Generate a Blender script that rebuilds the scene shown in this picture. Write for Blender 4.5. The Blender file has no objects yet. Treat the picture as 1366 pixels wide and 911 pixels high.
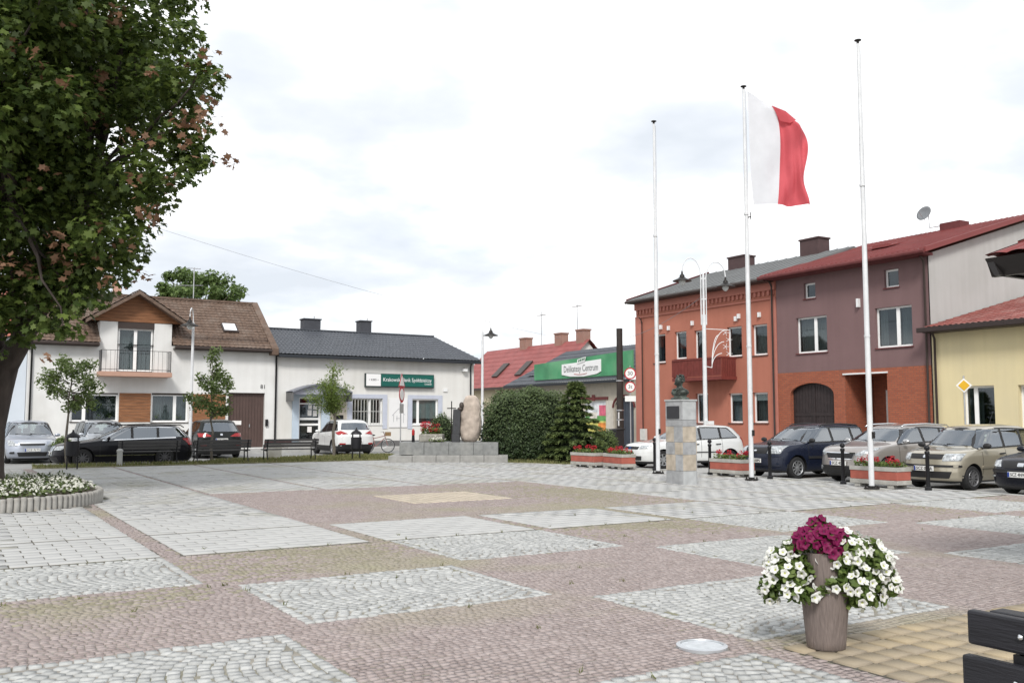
import bpy, bmesh, math, random
import numpy as np
from mathutils import Vector, Matrix

# ------------------------------------------------------------------ camera, sky, sun, exposure
S = bpy.context.scene
COL = S.collection
R = math.radians
YAW = R(31.4)            # the square's grid: x runs along the left-hand row, y along the right-hand row
cam = bpy.data.cameras.new('camera')
cam.sensor_width = 36.0
cam.lens = 1241.0 / 1366.0 * 36.0
cam.clip_end = 3000
cam_o = bpy.data.objects.new('camera', cam)
COL.objects.link(cam_o)
cam_o.location = (0, 0, 1.6)
cam_o.rotation_euler = (R(90) + math.atan2(102.5, 1241.0), 0, -YAW)
S.camera = cam_o

SUN_EL, SUN_AZ = R(42), R(-142)      # azimuth measured from +y towards +x
w = bpy.data.worlds.new('World')
S.world = w
w.use_nodes = True
nt = w.node_tree
nt.nodes.clear()
def wn(t, **k):
    n = nt.nodes.new(t)
    for a, b in k.items():
        setattr(n, a, b)
    return n
out = wn('ShaderNodeOutputWorld')
bg = wn('ShaderNodeBackground')
bg.inputs['Strength'].default_value = 0.1
sky = wn('ShaderNodeTexSky', sky_type='NISHITA', sun_disc=False, sun_elevation=SUN_EL, sun_rotation=SUN_AZ)
sky.air_density = 1.0; sky.dust_density = 2.0
tc = wn('ShaderNodeTexCoord')
sep = wn('ShaderNodeSeparateXYZ')
nt.links.new(tc.outputs['Generated'], sep.inputs[0])
zc = wn('ShaderNodeMath', operation='MAXIMUM'); nt.links.new(sep.outputs['Z'], zc.inputs[0]); zc.inputs[1].default_value = 0.0
za = wn('ShaderNodeMath', operation='ADD'); nt.links.new(zc.outputs[0], za.inputs[0]); za.inputs[1].default_value = 0.22
dv = wn('ShaderNodeVectorMath', operation='DIVIDE')
cmb = wn('ShaderNodeCombineXYZ')
for i in range(3):
    nt.links.new(za.outputs[0], cmb.inputs[i])
nt.links.new(tc.outputs['Generated'], dv.inputs[0]); nt.links.new(cmb.outputs[0], dv.inputs[1])
def wnoise(scale, off, detail=6, rough=0.55):
    mp = wn('ShaderNodeMapping'); mp.inputs['Location'].default_value = off
    nt.links.new(dv.outputs[0], mp.inputs['Vector'])
    n = wn('ShaderNodeTexNoise'); n.inputs['Scale'].default_value = scale
    n.inputs['Detail'].default_value = detail; n.inputs['Roughness'].default_value = rough
    nt.links.new(mp.outputs[0], n.inputs['Vector'])
    return n
def wramp(src, stops):
    r = wn('ShaderNodeValToRGB')
    e = r.color_ramp.elements
    while len(e) < len(stops):
        e.new(0.5)
    for i, (p, c) in enumerate(stops):
        e[i].position = p; e[i].color = (c[0], c[1], c[2], 1)
    nt.links.new(src.outputs['Fac'], r.inputs['Fac'])
    return r
nA = wnoise(1.15, (3.1, 1.7, 0.4))
cover = wramp(nA, [(0.30, (0.62, 0.62, 0.62)), (0.44, (0.93, 0.93, 0.93)), (0.56, (1, 1, 1))])
nB = wnoise(1.9, (7.3, 2.2, 5.1), 5, 0.5)
cloud = wramp(nB, [(0.34, (4.2, 4.5, 4.9)), (0.44, (4.9, 5.15, 5.5)), (0.52, (6.2, 6.3, 6.45)), (0.63, (8.3, 8.3, 8.3))])
mx = wn('ShaderNodeMix', data_type='RGBA')
nt.links.new(cover.outputs[0], mx.inputs['Factor'])
nt.links.new(sky.outputs[0], mx.inputs['A']); nt.links.new(cloud.outputs[0], mx.inputs['B'])
nt.links.new(mx.outputs['Result'], bg.inputs['Color'])
nt.links.new(bg.outputs[0], out.inputs[0])

sl = bpy.data.lights.new('sun', 'SUN')
sl.energy = 1.5; sl.angle = R(14); sl.color = (1.0, 0.965, 0.92)
so = bpy.data.objects.new('sun', sl); COL.objects.link(so)
d = Vector((math.sin(SUN_AZ) * math.cos(SUN_EL), math.cos(SUN_AZ) * math.cos(SUN_EL), math.sin(SUN_EL)))
so.rotation_euler = d.to_track_quat('Z', 'Y').to_euler()
so.location = (0, 0, 40)
S.view_settings.view_transform = 'Standard'
S.view_settings.look = 'None'
S.view_settings.gamma = 1.0
S.view_settings.use_curve_mapping = False
S.view_settings.exposure = 0.95

rng = np.random.default_rng(7)
random.seed(5)

# ------------------------------------------------------------------ materials
MATS = {}
def P(name, col, rough=0.7, metal=0.0, var=0.10, scale=4.0, bump=0.0, bscale=40.0, spec=0.4, coat=0.0,
      attr=None, col2=None, dirt=None, dscale=1.2, drange=(0.5, 0.72), trans=0.0, ior=1.45, stretch=None, streak=0.0):
    """a procedural material: base colour with noise variation, optional second colour by a 'tint' attribute, stains and bump"""
    if name in MATS:
        return MATS[name]
    m = bpy.data.materials.new(name); m.use_nodes = True
    t = m.node_tree; b = t.nodes['Principled BSDF']; L = t.links.new
    co = t.nodes.new('ShaderNodeTexCoord').outputs['Object']
    if stretch:
        mp = t.nodes.new('ShaderNodeMapping'); mp.inputs['Scale'].default_value = stretch
        L(co, mp.inputs['Vector']); co = mp.outputs[0]
    def noise(sc, det=4):
        n = t.nodes.new('ShaderNodeTexNoise'); n.inputs['Scale'].default_value = sc; n.inputs['Detail'].default_value = det
        L(co, n.inputs['Vector']); return n.outputs['Fac']
    def mix(fac, a, bb, mode='MIX'):
        x = t.nodes.new('ShaderNodeMix'); x.data_type = 'RGBA'; x.blend_type = mode
        if hasattr(fac, 'links'): L(fac, x.inputs['Factor'])
        else: x.inputs['Factor'].default_value = fac
        for key, val in (('A', a), ('B', bb)):
            if hasattr(val, 'links'): L(val, x.inputs[key])
            else: x.inputs[key].default_value = (val[0], val[1], val[2], 1)
        return x.outputs['Result']
    def rmp(fac, lo, hi):
        x = t.nodes.new('ShaderNodeMapRange'); x.inputs[1].default_value = lo; x.inputs[2].default_value = hi
        L(fac, x.inputs[0]); return x.outputs[0]
    c = col
    if attr:
        a = t.nodes.new('ShaderNodeAttribute'); a.attribute_name = attr
        c = mix(a.outputs['Fac'], col, col2)
    if var > 0:
        f = rmp(noise(scale), 0.3, 0.7)
        dk = [max(0, k * (1 - var)) for k in col]; lt = [min(1, k * (1 + var)) for k in col]
        if attr:
            c = mix(rmp(noise(scale), 0.25, 0.75), mix(1.0, c, (1 - var,) * 3, 'MULTIPLY'), c)
        else:
            c = mix(f, dk, lt)
    if dirt:
        f = rmp(noise(dscale, 7), *drange)
        c = mix(f, c, dirt)
    if streak > 0:
        mp2 = t.nodes.new('ShaderNodeMapping'); mp2.inputs['Scale'].default_value = (2.2, 2.2, 0.16); L(co, mp2.inputs['Vector'])
        n2 = t.nodes.new('ShaderNodeTexNoise'); n2.inputs['Scale'].default_value = 1.6; n2.inputs['Detail'].default_value = 6; L(mp2.outputs[0], n2.inputs['Vector'])
        c = mix(rmp(n2.outputs['Fac'], 0.42, 0.75), c, mix(1.0, c, (1 - streak, 1 - streak * 1.02, 1 - streak * 1.08), 'MULTIPLY'))
    if hasattr(c, 'links'): L(c, b.inputs['Base Color'])
    else: b.inputs['Base Color'].default_value = (c[0], c[1], c[2], 1)
    b.inputs['Roughness'].default_value = rough; b.inputs['Metallic'].default_value = metal
    b.inputs['Specular IOR Level'].default_value = spec; b.inputs['Coat Weight'].default_value = coat
    b.inputs['Coat Roughness'].default_value = 0.06; b.inputs['IOR'].default_value = ior
    if bump > 0:
        bp = t.nodes.new('ShaderNodeBump'); bp.inputs['Strength'].default_value = bump; bp.inputs['Distance'].default_value = 0.02
        L(noise(bscale, 6), bp.inputs['Height']); L(bp.outputs[0], b.inputs['Normal'])
    if trans > 0:
        o = t.nodes['Material Output']
        tr = t.nodes.new('ShaderNodeBsdfTranslucent')
        ms = t.nodes.new('ShaderNodeMixShader'); ms.inputs[0].default_value = trans
        if hasattr(c, 'links'): L(c, tr.inputs['Color'])
        else: tr.inputs['Color'].default_value = (c[0], c[1], c[2], 1)
        L(b.outputs[0], ms.inputs[1]); L(tr.outputs[0], ms.inputs[2]); L(ms.outputs[0], o.inputs['Surface'])
    MATS[name] = m
    return m
def glass(name, tint, refl=0.25):
    """window pane: mirror-like reflection over a see-through tint"""
    if name in MATS: return MATS[name]
    m = bpy.data.materials.new(name); m.use_nodes = True
    t = m.node_tree; L = t.links.new; t.nodes.remove(t.nodes['Principled BSDF'])
    o = t.nodes['Material Output']
    a = t.nodes.new('ShaderNodeBsdfTransparent'); a.inputs['Color'].default_value = (*tint, 1)
    g = t.nodes.new('ShaderNodeBsdfGlossy'); g.inputs['Roughness'].default_value = 0.03; g.inputs['Color'].default_value = (0.9, 0.95, 1, 1)
    f = t.nodes.new('ShaderNodeLayerWeight'); f.inputs['Blend'].default_value = refl
    mp = t.nodes.new('ShaderNodeMapRange'); mp.inputs[3].default_value = 0.06; mp.inputs[4].default_value = 1.0
    L(f.outputs['Fresnel'], mp.inputs[0])
    x = t.nodes.new('ShaderNodeMixShader'); L(mp.outputs[0], x.inputs[0]); L(a.outputs[0], x.inputs[1]); L(g.outputs[0], x.inputs[2])
    L(x.outputs[0], o.inputs['Surface'])
    MATS[name] = m
    return m
def brickmat(name, c1, c2, mortar, bw, bh, axis):
    if name in MATS: return MATS[name]
    m = bpy.data.materials.new(name); m.use_nodes = True
    t = m.node_tree; b = t.nodes['Principled BSDF']; L = t.links.new
    tc_ = t.nodes.new('ShaderNodeTexCoord'); sp = t.nodes.new('ShaderNodeSeparateXYZ'); cb = t.nodes.new('ShaderNodeCombineXYZ')
    L(tc_.outputs['Object'], sp.inputs[0])
    ad = t.nodes.new('ShaderNodeMath'); L(sp.outputs['X'], ad.inputs[0]); L(sp.outputs['Y'], ad.inputs[1])
    L(ad.outputs[0], cb.inputs[0]); L(sp.outputs['Z'], cb.inputs[1])
    br = t.nodes.new('ShaderNodeTexBrick')
    br.inputs['Scale'].default_value = 1.0; br.inputs['Brick Width'].default_value = bw; br.inputs['Row Height'].default_value = bh
    br.inputs['Mortar Size'].default_value = 0.012; br.inputs['Bias'].default_value = -0.2
    br.inputs['Color1'].default_value = (*c1, 1); br.inputs['Color2'].default_value = (*c2, 1); br.inputs['Mortar'].default_value = (*mortar, 1)
    L(cb.outputs[0], br.inputs['Vector']); L(br.outputs['Color'], b.inputs['Base Color'])
    bp = t.nodes.new('ShaderNodeBump'); bp.inputs['Strength'].default_value = 0.6; bp.inputs['Distance'].default_value = 0.01; bp.invert = True
    L(br.outputs['Fac'], bp.inputs['Height']); L(bp.outputs[0], b.inputs['Normal'])
    b.inputs['Roughness'].default_value = 0.8
    MATS[name] = m
    return m

# ------------------------------------------------------------------ objects
ORG = {}
def tag(o, label=None, cat=None, group=None, kind=None):
    if label: o['label'] = label
    if cat: o['category'] = cat
    if group: o['group'] = group
    if kind: o['kind'] = kind
    return o
def thing(name, label, cat, loc=(0, 0, 0), rotz=0.0, group=None):
    o = bpy.data.objects.new(name, None); COL.objects.link(o)
    o.empty_display_size = 0.2
    o.location = loc; o.rotation_euler = (0, 0, rotz)
    ORG[o.name] = Vector(loc)
    return tag(o, label, cat, group)
def link(name, me, parent=None, loc=None):
    o = bpy.data.objects.new(name, me); COL.objects.link(o)
    if parent is not None: o.parent = parent
    if loc is not None: o.location = loc
    return o
def copy_tree(o, parent=None, shift=None):
    c = o.copy(); COL.objects.link(c); c.parent = parent
    for ch in list(o.children):
        copy_tree(ch, c)
    return c

class MB:
    """collects polygons; build() links them as one mesh object"""
    def __init__(s): s.v = []; s.f = []; s.m = []; s.mi = 0
    def add(s, vs, fs):
        n = len(s.v); s.v += [tuple(p) for p in vs]
        for f in fs: s.f.append([i + n for i in f]); s.m.append(s.mi)
    def box(s, x0, x1, y0, y1, z0, z1):
        vs = [(x0, y0, z0), (x1, y0, z0), (x1, y1, z0), (x0, y1, z0), (x0, y0, z1), (x1, y0, z1), (x1, y1, z1), (x0, y1, z1)]
        s.add(vs, [(0, 3, 2, 1), (4, 5, 6, 7), (0, 1, 5, 4), (1, 2, 6, 5), (2, 3, 7, 6), (3, 0, 4, 7)]); return s
    def tbox(s, M, sx, sy, sz):
        vs = [M @ Vector((a * sx / 2, b * sy / 2, c * sz / 2)) for c in (-1, 1) for a, b in ((-1, -1), (1, -1), (1, 1), (-1, 1))]
        s.add(vs, [(0, 3, 2, 1), (4, 5, 6, 7), (0, 1, 5, 4), (1, 2, 6, 5), (2, 3, 7, 6), (3, 0, 4, 7)]); return s
    def prism(s, pts, vec):
        n = len(pts); vec = Vector(vec)
        vs = [Vector(p) for p in pts] + [Vector(p) + vec for p in pts]
        s.add(vs, [tuple(range(n))[::-1], tuple(range(n, 2 * n))] + [(i, (i + 1) % n, n + (i + 1) % n, n + i) for i in range(n)]); return s
    def poly(s, pts): s.add(pts, [tuple(range(len(pts)))]); return s
    def tube(s, path, rad, n=8):
        path = [Vector(p) for p in path]
        if not hasattr(rad, '__len__'): rad = [rad] * len(path)
        rings = []; up = Vector((0.13, 0.29, 0.95)).normalized()
        for i, p in enumerate(path):
            t = (path[min(i + 1, len(path) - 1)] - path[max(i - 1, 0)])
            if t.length < 1e-9: t = Vector((0, 0, 1))
            t.normalize(); a = t.cross(up)
            if a.length < 1e-3: a = t.cross(Vector((1, 0, 0)))
            a.normalize(); b = t.cross(a)
            rings.append([p + (a * math.cos(2 * math.pi * k / n) + b * math.sin(2 * math.pi * k / n)) * rad[i] for k in range(n)])
        vs = [q for r in rings for q in r]; fs = []
        for i in range(len(path) - 1):
            for k in range(n):
                fs.append((i * n + k, i * n + (k + 1) % n, (i + 1) * n + (k + 1) % n, (i + 1) * n + k))
        fs.append(tuple(range(n))[::-1]); fs.append(tuple(range((len(path) - 1) * n, len(path) * n)))
        s.add(vs, fs); return s
    def lathe(s, prof, n=16, M=None, caps=True):
        M = M or Matrix(); vs = []; fs = []
        for r, z in prof:
            for k in range(n):
                a = 2 * math.pi * k / n; vs.append(M @ Vector((r * math.cos(a), r * math.sin(a), z)))
        for i in range(len(prof) - 1):
            for k in range(n):
                fs.append((i * n + k, i * n + (k + 1) % n, (i + 1) * n + (k + 1) % n, (i + 1) * n + k))
        if caps:
            if prof[0][0] > 1e-6: fs.append(tuple(range(n))[::-1])
            if prof[-1][0] > 1e-6: fs.append(tuple(range((len(prof) - 1) * n, len(prof) * n)))
        s.add(vs, fs); return s
    def ell(s, c, rx, ry, rz, n=12, m=8, M=None):
        prof = [(math.sin(math.pi * i / m), -math.cos(math.pi * i / m)) for i in range(m + 1)]
        T = Matrix.Translation(c) @ (M or Matrix()) @ Matrix.Diagonal((rx, ry, rz, 1))
        return s.lathe([(max(r, 1e-4), z) for r, z in prof], n, T)
    def mesh(s, name, mats, smooth=False, off=(0, 0, 0), recalc=True):
        me = bpy.data.meshes.new(name)
        ox, oy, oz = off
        me.from_pydata([(x - ox, y - oy, z - oz) for x, y, z in s.v], [], s.f)
        if not isinstance(mats, (list, tuple)): mats = [mats]
        for m in mats: me.materials.append(m)
        if any(s.m): me.polygons.foreach_set('material_index', s.m)
        if recalc:
            bm = bmesh.new(); bm.from_mesh(me); bmesh.ops.recalc_face_normals(bm, faces=bm.faces); bm.to_mesh(me); bm.free()
        if smooth:
            me.shade_smooth() if smooth is True else None
        me.update(); return me
    def build(s, name, mats, parent=None, smooth=False, bevel=0.0, world=True, recalc=True, auto=None):
        """world=True: coordinates are the scene's; the parent's base is subtracted"""
        off = (0, 0, 0); p = parent
        if world and parent is not None:
            while p.parent is not None: p = p.parent
            off = ORG.get(p.name, Vector((0, 0, 0)))
        me = s.mesh(name, mats, smooth, off, recalc)
        if auto:
            me.shade_smooth(); me.set_sharp_from_angle(angle=R(auto))
        o = link(name, me, parent)
        if bevel > 0:
            b = o.modifiers.new('bevel', 'BEVEL'); b.width = bevel; b.segments = 2; b.limit_method = 'ANGLE'
        return o
def solo(mb, name, mats, label, cat, group=None, **k):
    return tag(mb.build(name, mats, None, **k), label, cat, group)
def text_mesh(txt, size, mat, depth=0.002):
    cu = bpy.data.curves.new('lettering', 'FONT'); cu.body = txt; cu.size = size; cu.extrude = depth; cu.resolution_u = 2
    cu.align_x = 'CENTER'; cu.align_y = 'CENTER'
    t = bpy.data.objects.new('lettering', cu); COL.objects.link(t)
    dg = bpy.context.evaluated_depsgraph_get(); dg.update()
    me = bpy.data.meshes.new_from_object(t.evaluated_get(dg))
    bpy.data.objects.remove(t); bpy.data.curves.remove(cu)
    me.materials.clear(); me.materials.append(mat)
    return me
def lettering(txt, size, mat, parent, M, width=None, name='lettering'):
    """text standing in plane x (right) / z (up) of M, facing M's -y"""
    me = text_mesh(txt, size, mat)
    xs = [v.co.x for v in me.vertices]
    k = width / (max(xs) - min(xs)) if width else 1.0
    me.transform(M @ Matrix.Rotation(R(90), 4, 'X') @ Matrix.Diagonal((k, 1, 1, 1)))
    return link(name, me, parent)
def np_mesh(name, V, starts, idx, mats, tint=None, smooth=False, matidx=None):
    """mesh from flat numpy arrays"""
    me = bpy.data.meshes.new(name)
    me.vertices.add(len(V)); me.vertices.foreach_set('co', np.asarray(V, np.float32).ravel())
    me.loops.add(len(idx)); me.loops.foreach_set('vertex_index', np.asarray(idx, np.int32))
    me.polygons.add(len(starts)); me.polygons.foreach_set('loop_start', np.asarray(starts, np.int32))
    if not isinstance(mats, (list, tuple)): mats = [mats]
    for m in mats: me.materials.append(m)
    if matidx is not None: me.polygons.foreach_set('material_index', np.asarray(matidx, np.int32))
    me.update(calc_edges=True)
    if tint is not None:
        a = me.attributes.new('tint', 'FLOAT', 'FACE'); a.data.foreach_set('value', np.asarray(tint, np.float32))
    if smooth: me.shade_smooth()
    return me

LEAF = {
 'maple': [(0, -.5), (.16, -.22), (.5, -.25), (.36, 0), (.52, .22), (.24, .2), (0, .55), (-.24, .2), (-.52, .22), (-.36, 0), (-.5, -.25), (-.16, -.22)],
 'oval': [(0, -.5), (.2, -.25), (.25, .05), (.14, .33), (0, .5), (-.14, .33), (-.25, .05), (-.2, -.25)],
 'long': [(0, -.5), (.1, -.2), (.11, .12), (0, .5), (-.11, .12), (-.1, -.2)],
 'needle': [(-.1, -.5), (.1, -.5), (.04, .5), (-.04, .5)],
}
def leaves(C, size, shape, N=None, jitter=0.8, cup=0.12, dirs=None):
    """arrays for leaf polygons at C; N = preferred normals"""
    C = np.asarray(C, float); n = len(C)
    sh = np.array(LEAF[shape]); k = len(sh)
    if N is None: N = np.tile([0, 0, 1.0], (n, 1))
    N = N + rng.normal(0, jitter, (n, 3)); N /= np.linalg.norm(N, axis=1)[:, None] + 1e-9
    A = rng.normal(0, 1, (n, 3)) if dirs is None else dirs
    T = A - (A * N).sum(1)[:, None] * N; T /= np.linalg.norm(T, axis=1)[:, None] + 1e-9
    B = np.cross(N, T)
    s = np.asarray(size)[:, None, None] if hasattr(size, '__len__') else size
    loc = sh[None, :, 0, None] * B[:, None, :] + sh[None, :, 1, None] * T[:, None, :]
    bend = -cup * (sh[:, 0] ** 2 * 2 + sh[:, 1] ** 2 * 1.2)[None, :, None] * N[:, None, :]
    V = C[:, None, :] + (loc + bend) * s
    return V.reshape(-1, 3), np.arange(n) * k, np.arange(n * k)
def clump_points(cs, rs, per, flat=1.0, shell=0.55):
    """random points in overlapping round clumps, denser to the outside; also outward normals"""
    out_p = []; out_n = []
    for c, r, n in zip(cs, rs, per):
        d_ = rng.normal(0, 1, (n, 3)); d_ /= np.linalg.norm(d_, axis=1)[:, None]
        q = d_ * (rng.random(n) ** (1 - shell))[:, None] * r
        q[:, 2] *= flat
        out_p.append(q + c); out_n.append(d_)
    return np.concatenate(out_p), np.concatenate(out_n)
# ------------------------------------------------------------------ ground, roads, paving
OB, SB, OA, SA, GP = 2.23, 2.574, 4.68, 2.2214, 0.256
def BL(i): return OB + i * SB
def AL(j): return OA + j * SA
YEL_X, YEL_Y = BL(1) + GP, AL(0)
PLAZA_X1, PLAZA_Y1 = 19.15, 33.3
M_joint = P('joint_sand', (0.262, 0.242, 0.215), 0.95, var=0.2, scale=3, dirt=(0.17, 0.175, 0.09), dscale=0.7)
M_white = P('white_granite', (0.355, 0.36, 0.35), 0.75, var=0.14, scale=22, attr='tint', col2=(0.485, 0.49, 0.475), bump=0.25, bscale=60)
M_red = P('red_granite', (0.288, 0.238, 0.224), 0.8, var=0.16, scale=20, attr='tint', col2=(0.382, 0.325, 0.308), bump=0.25, bscale=60,
          dirt=(0.29, 0.272, 0.185), dscale=0.33, drange=(0.52, 0.72))
M_slab = P('concrete_paver', (0.422, 0.422, 0.412), 0.85, var=0.10, scale=9, attr='tint', col2=(0.462, 0.462, 0.45), bump=0.15, bscale=80,
           dirt=(0.34, 0.33, 0.28), dscale=0.6)
M_yel = P('sand_paver', (0.315, 0.265, 0.195), 0.85, var=0.14, scale=9, attr='tint', col2=(0.415, 0.335, 0.215), bump=0.15, bscale=90, dirt=(0.30, 0.255, 0.215), dscale=1.3)
M_cream = P('cream_paver', (0.46, 0.40, 0.315), 0.85, var=0.1, scale=9, attr='tint', col2=(0.53, 0.46, 0.37))
M_asph = P('worn_asphalt', (0.26, 0.26, 0.255), 0.9, var=0.12, scale=1.5, bump=0.3, bscale=90, dirt=(0.20, 0.20, 0.19), dscale=0.4)
M_soil = P('bare_earth', (0.19, 0.17, 0.12), 0.95, var=0.2, scale=1.0)
M_kerb = P('kerb_concrete', (0.40, 0.40, 0.385), 0.85, var=0.12, scale=3, bump=0.2, bscale=50)
M_walk = P('pavement_slab', (0.36, 0.355, 0.34), 0.85, var=0.12, scale=2.5, bump=0.2, bscale=40)

def sheet(name, pts, z, mat, label=None, kind='structure', th=0.3):
    mb = MB(); mb.prism([(x, y, z) for x, y in pts], (0, 0, -th))
    o = mb.build(name, mat); o['kind'] = kind
    if label: o['label'] = label
    return o
sheet('ground', [(-900, -900), (900, -900), (900, 900), (-900, 900)], -0.16, M_soil, 'earth reaching to the horizon under the town')
sheet('road', [(-70, 34.3), (19.9, 34.3), (19.9, -40), (29.9, -40), (29.9, 45.2), (29.9, 140), (27.0, 140), (27.0, 45.2), (-70, 45.2)], -0.10, M_asph,
      'pale worn asphalt road running round two sides of the square', th=0.05)
sheet('pavement', [(-70, 45.35), (26.9, 45.35), (26.9, 48.8), (-70, 48.8)], 0.05, M_walk, 'concrete pavement below the white house and the bank')
sheet('pavement', [(30.05, -40), (32.3, -40), (32.3, 140), (30.05, 140)], 0.05, M_walk, 'concrete pavement below the red and yellow houses')
for k, (a, b) in enumerate((((-70, 45.2), (26.9, 45.35)), ((29.9, -40), (30.05, 140)))):
    sheet('kerb', [(a[0], a[1]), (b[0], a[1]), (b[0], b[1]), (a[0], b[1])], 0.055, M_kerb, ['grey kerb along the left-hand pavement', 'grey kerb along the right-hand pavement'][k])
plaza = sheet('plaza_paving', [(-30, -12), (PLAZA_X1, -12), (PLAZA_X1, PLAZA_Y1), (-30, PLAZA_Y1)], 0.0, M_joint,
              'town square paved with pale and reddish stone setts and concrete pavers')
ke = sheet('kerb', [(PLAZA_X1, -12), (PLAZA_X1 + 0.13, -12), (PLAZA_X1 + 0.13, PLAZA_Y1), (PLAZA_X1, PLAZA_Y1)], 0.02, M_kerb, 'grey kerb between the square and the parked cars')
sheet('parking_bay', [(PLAZA_X1 + 0.13, -12), (24.4, -12), (24.4, 30.5), (PLAZA_X1 + 0.13, 30.5)], -0.07, M_walk, 'grey parking bay beside the square')

CY, SY = math.cos(YAW), math.sin(YAW)
PT = math.atan2(102.5, 1241.0)
def project(x, y, z=0.0):
    X = x * CY - y * SY; Y = x * SY + y * CY; Z = z - 1.6
    yy = Y * math.cos(PT) + Z * math.sin(PT); zz = -Y * math.sin(PT) + Z * math.cos(PT)
    return 683 + 1241 * X / yy, 455.5 - 1241 * zz / yy, Y
def seen(x, y, mg=620):
    px, py, d_ = project(x, y)
    return (d_ > 1.2) & (px > -mg) & (px < 1366 + mg) & (py < 911 + mg)
def white_cell(x, y):
    i = np.floor((x - OB) / SB); j = np.floor((y - OA) / SA)
    fx = x - BL(i); fy = y - AL(j)
    return (fx > GP) & (fy > GP) & (np.mod(i + j, 2) == 1) & (y < AL(3))
def setts_white():
    out_ = []
    for j in range(-3, 3):
        for i in range(-3, 7):
            if (i + j) % 2 == 0: continue
            x0, x1, y0, y1 = BL(i) + GP, BL(i + 1), AL(j) + GP, AL(j + 1)
            if x1 > YEL_X and y0 < YEL_Y and i >= 1 and j < 0: continue
            cc = [seen(a, b, 900) for a in (x0, x1) for b in (y0, y1)]
            if not any(cc): continue
            bs = 0.086
            for k in range(int((x1 - x0) / bs)):
                for yy in (y0 + bs / 2, y1 - bs / 2): out_.append((x0 + (k + 0.5) * (x1 - x0) / int((x1 - x0) / bs), yy + random.gauss(0, 0.004), random.gauss(0, 0.05), bs * random.uniform(0.9, 0.99), bs * random.uniform(0.9, 0.99)))
            for k in range(1, int((y1 - y0) / bs) - 1):
                for xx in (x0 + bs / 2, x1 - bs / 2): out_.append((xx + random.gauss(0, 0.004), y0 + (k + 0.5) * (y1 - y0) / int((y1 - y0) / bs), random.gauss(0, 0.05), bs * random.uniform(0.9, 0.99), bs * random.uniform(0.9, 0.99)))
            x0 += bs; x1 -= bs; y0 += bs; y1 -= bs
            sag, st = 0.42, 0.089
            for k in range(int((x1 - x0 + sag) / st) + 2):
                b0 = x0 - sag + k * st
                ph = random.random()
                n = int((y1 - y0) / 0.086)
                for q in range(-1, n + 1):
                    t = (q + ph) / n
                    if t < 0.015 or t > 0.985: continue
                    x = b0 + sag * (2 * t - 1) ** 2 + random.gauss(0, 0.006); y = y0 + t * (y1 - y0)
                    if not (x0 + 0.03 < x < x1 - 0.03): continue
                    ang = math.atan2(1.0, 4 * sag * (2 * t - 1) / (y1 - y0)) - R(90)
                    sx = min(0.084, 2 * (x - x0) + 0.02, 2 * (x1 - x) + 0.02) * random.uniform(0.9, 1.03)
                    sy = min(0.082, 2 * (y - y0) + 0.03, 2 * (y1 - y) + 0.03) * random.uniform(0.86, 1.02)
                    out_.append((x, y, ang + random.gauss(0, 0.05), sx, sy))
    a = np.array(out_)
    return a[seen(a[:, 0], a[:, 1])]
def red_area(x, y):
    low = (y < AL(3)) & ~white_cell(x, y) & ~((x > YEL_X - 0.01) & (y < YEL_Y + 0.01))
    mid = (x > BL(1)) & (x < BL(4) + GP) & (y > AL(4)) & (y < AL(7) + 0.1) & ~((x > BL(2) + GP) & (x < BL(3)) & (y > AL(5) + GP) & (y < AL(6)))
    fx = np.mod(x - OB, SB)
    ii = np.floor((x - OB) / SB); sw_ = np.where((ii >= 4) | ((y > AL(7)) & (ii > 0)), 0.085, GP * 0.92)
    strip = (fx < sw_) & (y >= AL(3)) & (y < PLAZA_Y1)
    disc = (x - 4.61) ** 2 + (y - 5.0) ** 2 < 0.185 ** 2
    bed = (x < 2.4) & (x > -5) & (y > 18.3) & (y < 25)
    return (low | mid | strip) & ~disc & (x < PLAZA_X1 - 0.05) & ~bed
def setts_red():
    rows = []
    y = 2.0
    while y < PLAZA_Y1:
        h = 0.062
        x = -9.0 + random.random() * 0.1
        xs = []
        while x < PLAZA_X1:
            l = random.uniform(0.05, 0.078); xs.append((x + l / 2, l)); x += l
        xs = np.array(xs)
        yy = y + 0.045 * np.sin(xs[:, 0] * 2.1 + y * 1.3) + 0.02 * np.sin(xs[:, 0] * 5.3 - y * 2.0) + rng.normal(0, 0.005, len(xs))
        keep = red_area(xs[:, 0], yy) & seen(xs[:, 0], yy)
        xs = xs[keep]; yy = yy[keep]
        rows.append(np.stack([xs[:, 0], yy, rng.normal(0, 0.07, len(xs)), xs[:, 1] * 0.94, np.full(len(xs), h * 0.92) * rng.uniform(0.88, 1.02, len(xs))], 1))
        y += h
    return np.concatenate(rows)
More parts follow.
